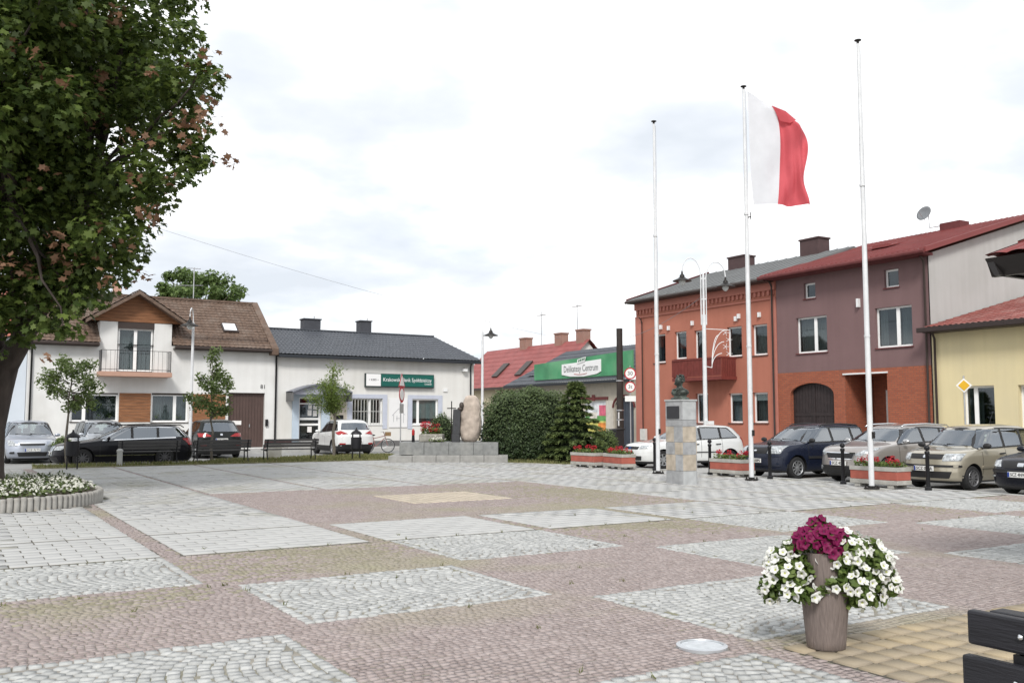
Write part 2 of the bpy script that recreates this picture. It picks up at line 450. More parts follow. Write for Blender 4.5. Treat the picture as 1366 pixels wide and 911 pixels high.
def pieces_mesh(name, a, mat, h0=0.012, h1=0.02, inset=0.11, jit=0.006, tint=None, tilt=0.05):
    n = len(a)
    base = np.array([(-.5, -.5), (.5, -.5), (.5, .5), (-.5, .5)])
    tp = base * (1 - inset)
    c, s_ = np.cos(a[:, 2])[:, None], np.sin(a[:, 2])[:, None]
    def place(q, z, jj):
        u = q[None, :, 0] * a[:, 3:4] + rng.normal(0, jj, (n, 4)); v = q[None, :, 1] * a[:, 4:5] + rng.normal(0, jj, (n, 4))
        return np.stack([a[:, 0:1] + u * c - v * s_, a[:, 1:2] + u * s_ + v * c, z], -1)
    zt = rng.uniform(h0, h1, (n, 1)) + rng.normal(0, tilt, (n, 1)) * tp[None, :, 0] * a[:, 3:4] + rng.normal(0, tilt, (n, 1)) * tp[None, :, 1] * a[:, 4:5]
    V = np.concatenate([place(base * 0.97, np.full((n, 4), -0.004), jit * 0.3), place(tp, zt, jit)], 1).reshape(-1, 3)
    f = np.array([4, 5, 6, 7, 0, 1, 5, 4, 1, 2, 6, 5, 2, 3, 7, 6, 3, 0, 4, 7])
    idx = (np.arange(n)[:, None] * 8 + f[None]).ravel()
    tv = rng.random(n) if tint is None else tint
    return np_mesh(name, V, np.arange(n * 5) * 4, idx, mat, np.repeat(tv, 5))
def lay(a, mat, piece, rest, **k):
    """the 300 pieces nearest the camera as single parts, the remainder joined"""
    d_ = a[:, 0] * SY + a[:, 1] * CY
    px, py, _ = project(a[:, 0], a[:, 1])
    vis = (px > 0) & (px < 1366) & (py < 911)
    order = np.argsort(np.where(vis, d_, 1e6))
    near = order[:300]; near = near[vis[near]]
    far = np.setdiff1d(np.arange(len(a)), near)
    variants = []
    for q in range(16):
        u = np.array([[0, 0, 0, 1.0, 1.0]]) * [1, 1, 1, 0.1, 0.1]
        me = pieces_mesh(piece, u, mat, tint=np.array([(q + 0.5) / 16]), **k); variants.append(me)
    for r in near:
        o = link(piece, variants[random.randrange(16)], plaza, (a[r, 0], a[r, 1], 0))
        o.rotation_euler = (0, 0, a[r, 2]); o.scale = (a[r, 3] / 0.1, a[r, 4] / 0.1, 1)
    o = link(rest, pieces_mesh(rest, a[far], mat, **k), plaza); o['kind'] = 'stuff'
lay(setts_white(), M_white, 'pale_sett', 'pale_sett_field', h0=0.008, h1=0.014, jit=0.004, tilt=0.03)
M_moss = P('mossy_granite', (0.255, 0.232, 0.165), 0.85, var=0.2, scale=14, attr='tint', col2=(0.335, 0.305, 0.23), bump=0.25, bscale=60)
def mossy(a):
    x, y = a[:, 0], a[:, 1]; q = np.zeros(len(a))
    for cx_, cy_, rx_, ry_, k in ((10.2, 11.6, 4.2, 1.5, 1.0), (12.4, 16.5, 2.6, 3.4, 0.8), (3.3, 10.6, 1.6, 1.1, 0.9), (6.0, 11.3, 2.6, 0.7, 0.9), (1.2, 8.9, 1.2, 0.4, 0.8), (16.5, 10.6, 2.4, 1.2, 0.7), (5.1, 4.9, 0.7, 0.25, 0.6)):
        q = np.maximum(q, k * np.exp(-(((x - cx_) / rx_) ** 2 + ((y - cy_) / ry_) ** 2) ** 1.5))
    q *= 0.75 + 0.5 * np.sin(x * 1.9 + 1.3 * np.sin(y * 2.3)) * np.sin(y * 1.7 + x * 0.6)
    return rng.random(len(a)) < q
RS = setts_red(); RM = mossy(RS)
o = link('mossy_sett_field', pieces_mesh('mossy_sett_field', RS[RM], M_moss, h0=0.005, h1=0.009, jit=0.003, tilt=0.025), plaza); o['kind'] = 'stuff'
lay(RS[~RM], M_red, 'red_sett', 'red_sett_field', h0=0.005, h1=0.009, jit=0.003, tilt=0.025)

def in_bed(x, y): return (x < 2.72) & (y > 18.1) & (y < 25.0) & ~((x > 0.72) & (y < 20.1) & ((x - 0.72) ** 2 + (y - 20.1) ** 2 > 2.0 ** 2))
M_djoint = P('dark_joint', (0.105, 0.098, 0.082), 0.95, var=0.25, scale=4, dirt=(0.12, 0.13, 0.06), dscale=0.8)
def bed_sheet(pts, z):
    g_ = MB(); g_.poly([(x, y, z) for x, y in pts]); o_ = g_.build('bedding_sand', M_djoint, plaza, recalc=False); return o_
bed_sheet([(-30, AL(3)), (PLAZA_X1, AL(3)), (PLAZA_X1, AL(4)), (-30, AL(4))], 0.003)
bed_sheet([(-30, AL(4)), (BL(1), AL(4)), (BL(1), AL(7) + 0.1), (-30, AL(7) + 0.1)], 0.003)
bed_sheet([(BL(4) + GP, AL(4)), (PLAZA_X1, AL(4)), (PLAZA_X1, AL(7) + 0.1), (BL(4) + GP, AL(7) + 0.1)], 0.003)
bed_sheet([(-30, AL(7) + 0.1), (PLAZA_X1, AL(7) + 0.1), (PLAZA_X1, PLAZA_Y1), (-30, PLAZA_Y1)], 0.003)
bed_sheet([(YEL_X, -11.9), (PLAZA_X1, -11.9), (PLAZA_X1, YEL_Y), (YEL_X, YEL_Y)], 0.004)
pv = []
for j in range(3, 13):
    for i in range(-4, 7):
        if 1 <= i <= 3 and 4 <= j <= 6: continue
        x0, x1, y0, y1 = BL(i) + (0.10 if (i >= 4 or (j >= 7 and i > 0)) else GP * 0.95), BL(i + 1), AL(j) + 0.095, AL(j + 1)
        rh = (y1 - y0) / 9; pl = (x1 - x0) / 6
        for r in range(9):
            edges = [x0] + [x0 + pl * (k + (0.5 if r % 2 else 1)) for k in range(6)]
            edges = [e for e in edges if e < x1 - 0.02] + [x1]
            for e0, e1 in zip(edges, edges[1:]):
                xm, ym = (e0 + e1) / 2, y0 + (r + 0.5) * rh
                if xm > PLAZA_X1 or ym > PLAZA_Y1 - 0.1: continue
                if e1 > PLAZA_X1 - 0.02: e1 = PLAZA_X1 - 0.02; xm = (e0 + e1) / 2
                if e1 - e0 < 0.05: continue
                pv.append((xm, ym, random.gauss(0, 0.004), e1 - e0 - 0.007, rh - 0.006))
pv = np.array(pv)
pv = pv[seen(pv[:, 0], pv[:, 1]) & ~in_bed(pv[:, 0], pv[:, 1])]
lay(pv, M_slab, 'concrete_paver', 'concrete_paver_field', h0=0.009, h1=0.012, inset=0.025, jit=0.0012, tilt=0.008)
yv = []
for a in range(0, 60):
    for b in range(0, 32):
        x, y = YEL_X + 0.10 + a * 0.205, YEL_Y - 0.10 - b * 0.205
        if seen(x, y): yv.append((x, y, random.gauss(0, 0.004), 0.181, 0.181))
lay(np.array(yv), M_yel, 'sand_paver', 'sand_paver_field', h0=0.014, h1=0.021, inset=0.02, jit=0.001, tilt=0.004)
cv = [(BL(2) + GP + 0.1 + a * 0.2, AL(5) + GP + 0.1 + b * 0.2, 0, 0.19, 0.19) for a in range(11) for b in range(10)]
o = link('cream_paver_field', pieces_mesh('cream_paver_field', np.array(cv), M_cream, 0.013, 0.018, 0.05, 0.001, tilt=0.01), plaza); o['kind'] = 'stuff'

# round cover of the floor lamp sunk in the setts
mb = MB(); mb.lathe([(0.178, -0.01), (0.178, 0.022), (0.150, 0.028), (0.146, 0.020)], 40, Matrix.Translation((4.61, 5.0, 0)), caps=False)
fl = thing('floor_lamp_cover', 'round pale metal lamp cover set flush in the reddish setts', 'floor lamp', (4.61, 5.0, 0))
mb.build('rim', P('brushed_steel', (0.5, 0.52, 0.54), 0.4, 0.5, var=0.1), fl, auto=40)
mb = MB(); mb.lathe([(0.147, 0.019), (0.10, 0.021), (0.02, 0.022), (0.0001, 0.022)], 40, Matrix.Translation((4.61, 5.0, 0)), caps=False)
mb.build('lens', P('milky_lens', (0.47, 0.50, 0.52), 0.25, 0.0, var=0.15, scale=20), fl, smooth=True)

# grass
M_grass = P('lawn_grass', (0.12, 0.145, 0.045), 0.8, var=0.2, scale=3, attr='tint', col2=(0.27, 0.25, 0.115), trans=0.3)
def grass(name, poly, n, h, z=0.02, label=None):
    poly = np.array(poly); lo, hi = poly.min(0), poly.max(0)
    pts = rng.uniform(lo, hi, (n * 3, 2))
    ins = np.zeros(len(pts), bool); k = len(poly)
    for a in range(k):
        p, q = poly[a], poly[(a + 1) % k]
        cond = ((p[1] > pts[:, 1]) != (q[1] > pts[:, 1])) & (pts[:, 0] < (q[0] - p[0]) * (pts[:, 1] - p[1]) / (q[1] - p[1] + 1e-12) + p[0])
        ins ^= cond
    pts = pts[ins][:n]; m = len(pts)
    ang = rng.uniform(0, 6.283, m); hh = h * rng.uniform(0.4, 1.2, m); wd = rng.uniform(0.012, 0.03, m)
    lean = rng.normal(0, 0.35, (m, 2)) * hh[:, None]
    dx, dy = np.cos(ang) * wd, np.sin(ang) * wd
    b = np.c_[pts, np.full(m, z)]
    V = np.stack([b - np.c_[dx, dy, 0 * dx], b + np.c_[dx, dy, 0 * dx], b + np.c_[lean, hh]], 1).reshape(-1, 3)
    me = np_mesh(name, V, np.arange(m) * 3, np.arange(m * 3), M_grass, rng.random(m) ** 1.3)
    o = link(name, me); tag(o, label, 'grass', kind='stuff')
    return o
strip_pts = [(2.6, 33.35), (15.4, 33.35), (16.8, 37.6), (15.0, 37.9), (9.0, 36.3), (8.2, 34.9), (2.6, 34.7)]
sheet('verge', strip_pts, 0.03, P('verge_earth', (0.19, 0.18, 0.10), 0.95, var=0.25, scale=2), 'earth verge between the square and the left-hand road', th=0.12)
grass('grass', strip_pts, 9000, 0.10, 0.03, 'short dry grass on the verge behind the benches')
hedge_pts = [(17.6, 29.1), (18.5, 27.0), (19.1, 26.3), (21.6, 28.2), (20.5, 31.0), (18.2, 32.0)]
sheet('verge', hedge_pts, 0.025, MATS['verge_earth'], 'earth bed below the hedge and the spruce', th=0.1)
grass('grass', hedge_pts, 3500, 0.10, 0.025, 'yellowed grass at the foot of the spruce')
jt = np.array([(x, y) for x, y in zip(rng.uniform(-4, 16, 2600), rng.uniform(4, 13, 2600))])
jt = jt[((np.abs(np.mod(jt[:, 1] - OA, SA)) < 0.05) & (jt[:, 1] > AL(2))) | (rng.random(len(jt)) < 0.015)]
me_v = []
for x, y in jt:
    for q in range(5):
        a = random.random() * 6.28; r_ = random.uniform(0, 0.03)
        px_, py_ = x + r_ * math.cos(a), y + r_ * math.sin(a); hh = random.uniform(0.015, 0.05)
        me_v += [(px_ - 0.005, py_, 0.01), (px_ + 0.005, py_, 0.01), (px_ + random.gauss(0, 0.02), py_ + random.gauss(0, 0.02), 0.012 + hh)]
me = np_mesh('joint_weeds', np.array(me_v), np.arange(len(me_v) // 3) * 3, np.arange(len(me_v)), M_grass, rng.random(len(me_v) // 3) * 0.7)
tag(link('joint_weeds', me), 'tiny weeds growing in the paving joints', 'weeds', kind='stuff')

for k, (x, y, lb) in enumerate(((7.1, 9.6, 'small dark dry leaf on the reddish setts in the middle of the square'), (14.55, 14.2, 'small dark dry leaf on the pale pavers between bust and pot'), (16.9, 12.1, 'small dark dry leaf on the pale pavers below the nearest flagpole'))):
    V, st, ix = leaves(np.array([[0, 0, 0.02]]), 0.11, 'oval', None, 0.15, 0.4)
    o = link('fallen_leaf', np_mesh('fallen_leaf', V, st, ix, P('dry_leaf', (0.05, 0.04, 0.03), 0.8, var=0.3)), None, (x, y, 0.0))
    tag(o, lb, 'leaf', 'dry leaves on the square')
# ------------------------------------------------------------------ building helpers
class Fac:
    """a facade plane: kind 'y' looks towards -y with u = x, kind 'x' looks towards -x with u = y"""
    def __init__(s, kind, c): s.k = kind; s.c = c
    def p(s, u, z, o=0.0): return (u, s.c - o, z) if s.k == 'y' else (s.c - o, u, z)
    def box(s, mb, u0, u1, z0, z1, o0, o1):
        a = s.p(u0, z0, o0); b = s.p(u1, z1, o1)
        mb.box(min(a[0], b[0]), max(a[0], b[0]), min(a[1], b[1]), max(a[1], b[1]), z0, z1); return mb
    def wall(s, mb, u0, u1, z0, z1, ops, dep=0.28):
        us = sorted({u0, u1, *[k for o in ops for k in o[:2]]}); zs = sorted({z0, z1, *[k for o in ops for k in o[2:4]]})
        for a, b in zip(us, us[1:]):
            for c, d_ in zip(zs, zs[1:]):
                um, zm = (a + b) / 2, (c + d_) / 2
                if any(o[0] < um < o[1] and o[2] < zm < o[3] for o in ops): continue
                mb.poly([s.p(a, c), s.p(b, c), s.p(b, d_), s.p(a, d_)])
        for a, b, c, d_ in [o[:4] for o in ops]:
            for q in (((a, c), (a, d_)), ((b, c), (b, d_)), ((a, c), (b, c)), ((a, d_), (b, d_))):
                (p0, p1) = q
                mb.poly([s.p(*p0), s.p(*p1), s.p(*p1, -dep), s.p(*p0, -dep)])
        return mb
    def text_matrix(s, u, z, o):
        # text runs to the viewer's right: +x on a 'y' facade, -y on an 'x' facade
        if s.k == 'y': return Matrix.Translation(s.p(u, z, o))
        return Matrix.Translation(s.p(u, z, o)) @ Matrix.Rotation(R(-90), 4, 'Z')
M_wframe = P('white_window_frame', (0.82, 0.82, 0.81), 0.4, var=0.03)
M_pane = glass('window_glass', (0.60, 0.65, 0.65), 0.12)
M_curt = P('net_curtain', (0.34, 0.35, 0.35), 0.9, var=0.2, scale=6, stretch=(1, 1, 0.15))
M_curt2 = P('dark_curtain', (0.12, 0.13, 0.13), 0.9, var=0.3, scale=6, stretch=(1, 1, 0.15))
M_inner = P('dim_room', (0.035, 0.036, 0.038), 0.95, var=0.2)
M_tin = P('sill_tin', (0.12, 0.07, 0.06), 0.4, 0.3, var=0.05)
M_leafd = P('house_plant', (0.04, 0.075, 0.03), 0.7, var=0.25, attr='tint', col2=(0.10, 0.15, 0.05), trans=0.2)
def window(root, F, u0, u1, z0, z1, cols=(0.5,), rec=0.13, sill=M_tin, curtain='side', frame=M_wframe, fw=0.075, plants=0, blind=0.0, name='window', bars=0):
    mb = MB(); d0, d1 = -rec, -rec - 0.06
    F.box(mb, u0, u1, z0, z0 + fw, d1, d0); F.box(mb, u0, u1, z1 - fw, z1, d1, d0)
    F.box(mb, u0, u0 + fw, z0 + fw, z1 - fw, d1, d0); F.box(mb, u1 - fw, u1, z0 + fw, z1 - fw, d1, d0)
    for c in cols:
        m_ = u0 + (u1 - u0) * c; F.box(mb, m_ - fw, m_ + fw, z0 + fw, z1 - fw, d1, d0 + 0.004)
    wdw = mb.build(name, frame, root)
    es = [u0 + fw] + [x for c in cols for x in (u0 + (u1 - u0) * c - fw, u0 + (u1 - u0) * c + fw)] + [u1 - fw]
    for k in range(0, len(es), 2):
        p = MB(); F.box(p, es[k], es[k + 1], z0 + fw, z1 - fw, d1 + 0.025, d1 + 0.032); p.build('pane', M_pane, wdw)
    if sill is not None:
        p = MB(); F.box(p, u0 - 0.04, u1 + 0.04, z0 - 0.045, z0 - 0.004, -rec - 0.02, 0.05); p.build('sill', sill, wdw)
    if curtain:
        p = MB(); n = max(8, int((u1 - u0) * 26)); vs = []
        spans = [(u0, u1)] if curtain == 'full' else ([(u0, u0 + (u1 - u0) * 0.42), (u1 - (u1 - u0) * 0.2, u1)] if curtain == 'side' else [(u0 + (u1 - u0) * 0.5, u1)])
        for a, b in spans:
            m_ = max(4, int(n * (b - a) / (u1 - u0)))
            pts = [(a + (b - a) * k / m_, -0.36 - 0.025 * math.sin(k * 2.2) - 0.01 * random.random()) for k in range(m_ + 1)]
            for (ua, oa), (ub, ob) in zip(pts, pts[1:]):
                p.poly([F.p(ua, z0, oa), F.p(ub, z0, ob), F.p(ub, z1, ob), F.p(ua, z1, oa)])
        p.build('curtain', M_curt if curtain != 'dark' else M_curt2, wdw, recalc=False)
    if blind > 0:
        p = MB(); F.box(p, u0 + fw, u1 - fw, z1 - fw - blind, z1 - fw, -rec - 0.075, -rec - 0.065); p.build('blind', P('roller_blind', (0.8, 0.8, 0.78), 0.8), wdw)
    if plants:
        cs = [F.p(u0 + (u1 - u0) * random.uniform(0.15, 0.85), z0 + random.uniform(0.12, 0.3), -rec - 0.14) for _ in range(plants)]
        pts, nn = clump_points(np.array(cs), [0.16] * plants, [90] * plants)
        V, st, ix = leaves(pts, 0.10, 'oval', nn)
        me = np_mesh('pot_plant', V - np.array(ORG[root.name]), st, ix, M_leafd, rng.random(len(st))); link('pot_plant', me, wdw)['kind'] = 'stuff'
    if bars:
        p = MB()
        for k in range(bars + 1): uu = u0 + (u1 - u0) * k / bars; F.box(p, uu - 0.012, uu + 0.012, z0, z1, -0.06, -0.035)
        for zz in (z0 + 0.05, (z0 + z1) / 2, z1 - 0.05): F.box(p, u0, u1, zz - 0.012, zz + 0.012, -0.07, -0.061)
        p.build('window_bars', P('pale_bar', (0.6, 0.6, 0.58), 0.5), wdw)
    return wdw
def roof_sheet(mb, e0, e1, r0, r1, pitch=0.3, rows=10, amp=0.03, step=0.03, per=4):
    """tiled slope: e0-e1 eave, r0-r1 ridge; waves along the eave, steps up the slope"""
    e0, e1, r0, r1 = map(Vector, (e0, e1, r0, r1))
    nrm = (e1 - e0).cross(r0 - e0).normalized()
    if nrm.z < 0: nrm = -nrm
    W = (e1 - e0).length; nx = max(2, int(W / pitch * per)); vs = []; fs = []
    vv = []
    for r in range(rows):
        vv += [(r / rows, step), ((r + 0.97) / rows, 0.0)]
    vv.append((1.0, step * 0.5))
    for t, h in vv:
        for k in range(nx + 1):
            s_ = k / nx
            p = (e0.lerp(e1, s_)).lerp(r0.lerp(r1, s_), t)
            vs.append(p + nrm * (h + amp * abs(math.sin(math.pi * s_ * W / pitch))))
    m = nx + 1
    for a in range(len(vv) - 1):
        for k in range(nx): fs.append((a * m + k, a * m + k + 1, (a + 1) * m + k + 1, (a + 1) * m + k))
    mb.add(vs, fs); return mb
def pipe(F, u, z0, z1, o=0.09, r=0.045):
    mb = MB(); mb.tube([F.p(u, z0, o), F.p(u, z1 - 0.25, o), F.p(u, z1 - 0.08, o + 0.1), F.p(u, z1, o + 0.22)], r, 8); return mb
# ------------------------------------------------------------------ buildings
M_whitep = P('white_render', (0.70, 0.70, 0.685), 0.9, streak=0.07, var=0.05, scale=0.8, bump=0.1, bscale=60, dirt=(0.60, 0.595, 0.57), dscale=0.5)
M_bluep = P('pale_blue_render', (0.55, 0.60, 0.66), 0.9, var=0.05, scale=0.8)
M_bankp = P('cream_render', (0.67, 0.665, 0.64), 0.9, streak=0.07, var=0.05, scale=0.7, bump=0.1, bscale=60, dirt=(0.61, 0.60, 0.565), dscale=0.5)
M_btrim = P('lilac_trim', (0.47, 0.50, 0.58), 0.85, var=0.05)
M_btile = P('brown_tile', (0.125, 0.084, 0.062), 0.75, var=0.30, scale=5, bump=0.1, dirt=(0.165, 0.125, 0.10), dscale=1.5)
M_gtile = P('grey_tile', (0.075, 0.082, 0.095), 0.45, 0.1, var=0.18, scale=5)
M_wood = P('larch_board', (0.235, 0.105, 0.048), 0.6, var=0.3, scale=3, stretch=(0.6, 0.6, 6))
M_browng = P('brown_door', (0.085, 0.055, 0.048), 0.5, var=0.1)
M_terra = P('terracotta_render', (0.44, 0.27, 0.205), 0.85, var=0.06)
M_black = P('black_iron', (0.018, 0.018, 0.02), 0.45, 0.4, var=0.1)
M_gutter = P('brown_gutter', (0.06, 0.045, 0.04), 0.45, 0.3, var=0.05)
M_gutg = P('graphite_gutter', (0.035, 0.040, 0.047), 0.4, 0.3, var=0.05)
M_plinth = P('grey_plinth', (0.13, 0.13, 0.13), 0.8, var=0.15)
M_maroon = P('maroon_plinth', (0.13, 0.035, 0.035), 0.8, var=0.15)
M_steel = P('galvanised', (0.45, 0.46, 0.47), 0.4, 0.6, var=0.1)
M_whitem = P('white_metal', (0.74, 0.75, 0.75), 0.35, 0.0, var=0.03)

def shell(root, x0, x1, y0, y1, z0, z1, mat, skip):
    """remaining outer walls; skip names the facade side"""
    mb = MB()
    if skip != 'y0': mb.poly([(x0, y0, z0), (x1, y0, z0), (x1, y0, z1), (x0, y0, z1)])
    if skip != 'x0': mb.poly([(x0, y0, z0), (x0, y1, z0), (x0, y1, z1), (x0, y0, z1)])
    mb.poly([(x1, y0, z0), (x1, y1, z0), (x1, y1, z1), (x1, y0, z1)]); mb.poly([(x0, y1, z0), (x1, y1, z0), (x1, y1, z1), (x0, y1, z1)])
    mb.build('side_wall', mat, root, recalc=False)

# ---- white house with brown tiled roof
F = Fac('y', 48.4)
H1 = thing('white_house', 'white house with brown tiled roof, wooden dormer and terracotta balcony', 'house', (9.1, 48.4, 0))
ops = [(5.15, 7.22, 1.45, 2.82), (8.76, 10.50, 1.42, 2.85), (12.5, 14.38, 0.1, 2.92), (7.10, 8.78, 3.86, 5.2)]
mb = MB(); F.wall(mb, 3.3, 14.9, -0.1, 5.2, ops); mb.build('wall', M_whitep, H1, recalc=False)
mb = MB(); F.wall(mb, 6.30, 9.62, 5.2, 6.28, [(7.10, 8.78, 5.2, 6.02)])
for u in (6.30, 9.62): mb.poly([(u, 48.4, 5.2), (u, 49.6, 5.95), (u, 49.6, 6.28), (u, 48.4, 6.28)])
mb.build('dormer_wall', M_whitep, H1, recalc=False)
shell(H1, 3.3, 14.9, 48.4, 56.0, -0.1, 5.2, M_whitep, 'y0')
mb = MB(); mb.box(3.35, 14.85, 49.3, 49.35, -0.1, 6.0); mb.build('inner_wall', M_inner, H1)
window(H1, F, 5.15, 7.22, 1.45, 2.76, cols=(0.28,), plants=2, curtain='dark', sill=M_gutter)
window(H1, F, 8.76, 10.50, 1.42, 2.79, cols=(0.64,), plants=3, curtain='full', sill=M_gutter)
window(H1, F, 7.14, 8.74, 3.90, 5.98, cols=(0.5,), curtain='full', sill=None, name='balcony_door')
for a, b in ((5.15, 7.22), (8.76, 10.5)):
    mb = MB(); F.box(mb, a, b, 2.76, 2.85, -0.2, -0.10); mb.build('shutter_box', M_gutter, H1)
mb = MB(); F.box(mb, 7.10, 8.78, 5.98, 6.28, -0.2, 0.02); mb.build('shutter_box', M_gutter, H1)
for a, b in ((7.27, 8.72), (10.56, 12.35)):
    for k in range(9):
        z0_ = 1.42 + k * 0.157
        mb = MB(); F.box(mb, a, b, z0_ + 0.004, z0_ + 0.151, 0.004, 0.03); mb.build('wood_board', M_wood, H1, bevel=0.004)
for k in range(9):
    z0_ = 6.30 + k * 0.163; hw = (7.80 - z0_) / 1.57 * 2.15
    if hw < 0.1: continue
    hw2 = max(0.02, (7.80 - z0_ - 0.155) / 1.57 * 2.15)
    mb = MB(); mb.prism([F.p(7.95 - hw, z0_, 0.0), F.p(7.95 + hw, z0_, 0.0), F.p(7.95 + hw2, z0_ + 0.155, 0.0), F.p(7.95 - hw2, z0_ + 0.155, 0.0)], (0, -0.03, 0))
    mb.build('wood_board', M_wood, H1, bevel=0.004)
g = MB(); F.box(g, 12.5, 14.38, 0.1, 2.92, -0.26, -0.2); gate_o = g.build('gate', M_browng, H1)
for k in range(12):
    g = MB(); u = 12.5 + 1.88 * k / 12; F.box(g, u + 0.006, u + 0.150, 0.12, 2.9, -0.199, -0.17); g.build('gate_board', M_browng, gate_o)
g = MB(); F.box(g, 13.62, 13.66, 1.15, 1.3, -0.168, -0.12); g.build('handle', M_steel, gate_o)
g = MB(); F.box(g, 12.75, 13.22, 1.27, 1.48, -0.168, -0.155); g.build('notice', P('white_notice', (0.78, 0.76, 0.74), 0.6), gate_o)
g = MB(); F.box(g, 14.42, 14.55, 1.2, 1.55, 0.002, 0.10); g.build('letterbox', M_black, H1)
g = MB(); F.box(g, 14.40, 14.9, -0.1, 0.45, 0.003, 0.035); g.build('plinth', M_maroon, H1)
lettering('81', 0.30, M_black, H1, Matrix.Translation(Vector(F.p(14.27, 3.24, 0.012)) - ORG[H1.name]), name='house_number')
g = MB(); g.prism([F.p(6.22, 3.60, 0), F.p(9.50, 3.60, 0), F.p(9.50, 3.82, 0), F.p(6.22, 3.82, 0)], (0, -0.95, 0)); bal = g.build('balcony_slab', M_terra, H1, bevel=0.01)
g = MB(); zt = 4.84
for z_ in (zt, 3.93):
    g.tube([(6.3, 48.4, z_), (6.3, 47.52, z_), (9.44, 47.52, z_), (9.44, 48.4, z_)], 0.012, 6)
for k in range(17): u = 6.3 + 3.14 * k / 16; g.tube([(u, 47.52, 3.82), (u, 47.52, zt)], 0.006 if k % 8 else 0.018, 5)
for k in range(6): g.tube([(6.3, 47.55 + k * 0.15, 3.82), (6.3, 47.55 + k * 0.15, zt)], 0.008, 5); g.tube([(9.44, 47.55 + k * 0.15, 3.82), (9.44, 47.55 + k * 0.15, zt)], 0.008, 5)
g.build('railing', M_black, bal)
g = MB(); roof_sheet(g, (3.1, 47.95, 5.19), (6.3, 47.95, 5.19), (3.1, 52, 7.98), (6.3, 52, 7.98), 0.22, 17, 0.03, 0.03)
roof_sheet(g, (9.62, 47.95, 5.19), (14.62, 47.95, 5.19), (9.62, 52, 7.98), (14.62, 52, 7.98), 0.22, 17, 0.03, 0.03)
roof_sheet(g, (6.3, 49.55, 6.292), (9.62, 49.55, 6.292), (6.3, 52, 7.98), (9.62, 52, 7.98), 0.22, 10, 0.03, 0.03)
roof_sheet(g, (3.1, 56.05, 5.19), (14.62, 56.05, 5.19), (3.1, 52, 7.98), (14.62, 52, 7.98), 0.6, 8, 0.035, 0.03, 2)
g.box(3.1, 14.62, 51.85, 52.15, 7.96, 8.08)
rf = g.build('roof', M_btile, H1, recalc=False)
g = MB()   # dormer roof
for sgn in (-1, 1):
    roof_sheet(g, (7.95 + sgn * 2.3, 47.75, 6.36), (7.95 + sgn * 2.3, 49.85, 6.36), (7.95, 47.75, 7.84), (7.95, 51.9, 7.84), 0.3, 8, 0.03, 0.03)
g.build('dormer_tiles', M_btile, rf, recalc=False)
g = MB()
for sgn in (-1, 1):
    g.prism([(7.95, 47.75, 7.80), (7.95 + sgn * 2.3, 47.75, 6.32), (7.95 + sgn * 2.3, 47.75, 6.16), (7.95, 47.75, 7.62)], (0, 0.6, 0))
g.build('barge_board', M_btile, rf)
g = MB(); g.prism([(14.55, 47.85, 5.25), (14.55, 52, 8.12), (14.55, 56.1, 5.25), (14.55, 56.1, 4.9), (14.55, 47.85, 4.9)], (0.36, 0, 0)); g.build('gable_parapet', M_btile, rf, bevel=0.03)
for a, b in ((9.7, 14.6), (3.1, 6.25)):
    g = MB(); g.tube([(a, 47.92, 5.12), (b, 47.92, 5.12)], 0.075, 8); g.build('gutter', M_gutter, rf, auto=40)
    g = MB(); g.box(a, b, 47.99, 48.4, 5.02, 5.10); g.build('soffit', M_gutter, rf)
def on_slope(t): return 47.95 + 4.05 * t, 5.19 + 2.79 * t
g = MB()
y0_, z0_ = on_slope(0.13)
for dz in (0.10, 0.2): g.tube([(9.75, y0_, z0_ + dz), (14.5, y0_, z0_ + dz)], 0.014, 5)
for k in range(7): u = 9.8 + k * 0.78; g.tube([(u, y0_, z0_), (u, y0_, z0_ + 0.24)], 0.016, 5)
g.build('snow_guard', M_gutter, rf)
(ya, za_), (yb, zb_) = on_slope(0.30), on_slope(0.47)
g = MB(); g.prism([(12.35, ya, za_ + 0.05), (13.15, ya, za_ + 0.05), (13.15, yb, zb_ + 0.05), (12.35, yb, zb_ + 0.05)], (0, -0.05, 0.07)); sk = g.build('skylight', M_gutter, rf)
g = MB(); g.prism([(12.43, ya + 0.06, za_ + 0.19), (13.07, ya + 0.06, za_ + 0.19), (13.07, yb - 0.06, zb_ + 0.11), (12.43, yb - 0.06, zb_ + 0.11)], (0, -0.006, 0.008)); g.build('pane', P('sky_pane', (0.75, 0.78, 0.8), 0.08, 0.0, var=0), rf)
mb = pipe(F, 14.93, 0.1, 5.1); mb.build('downpipe', M_black, H1, auto=50)
mb = pipe(F, 3.42, 0.0, 5.1); mb.build('downpipe', M_black, H1, auto=50)
g = MB(); g.tube([(11.4, 52, 7.9), (11.4, 52, 9.8)], 0.025, 6); g.tube([(10.4, 52, 8.75), (11.9, 52, 8.85)], 0.015, 5); g.tube([(11.05, 52, 9.75), (11.75, 52, 9.75)], 0.015, 5)
for k in range(5): g.tube([(11.1 + k * 0.15, 51.8, 9.75), (11.1 + k * 0.15, 52.2, 9.75)], 0.01, 4)
for k in range(4): g.tube([(10.5 + k * 0.25, 51.8, 8.76), (10.5 + k * 0.25, 52.2, 8.76)], 0.01, 4)
solo(g, 'roof_antenna', M_steel, 'thin television antenna on the ridge of the white house', 'antenna')

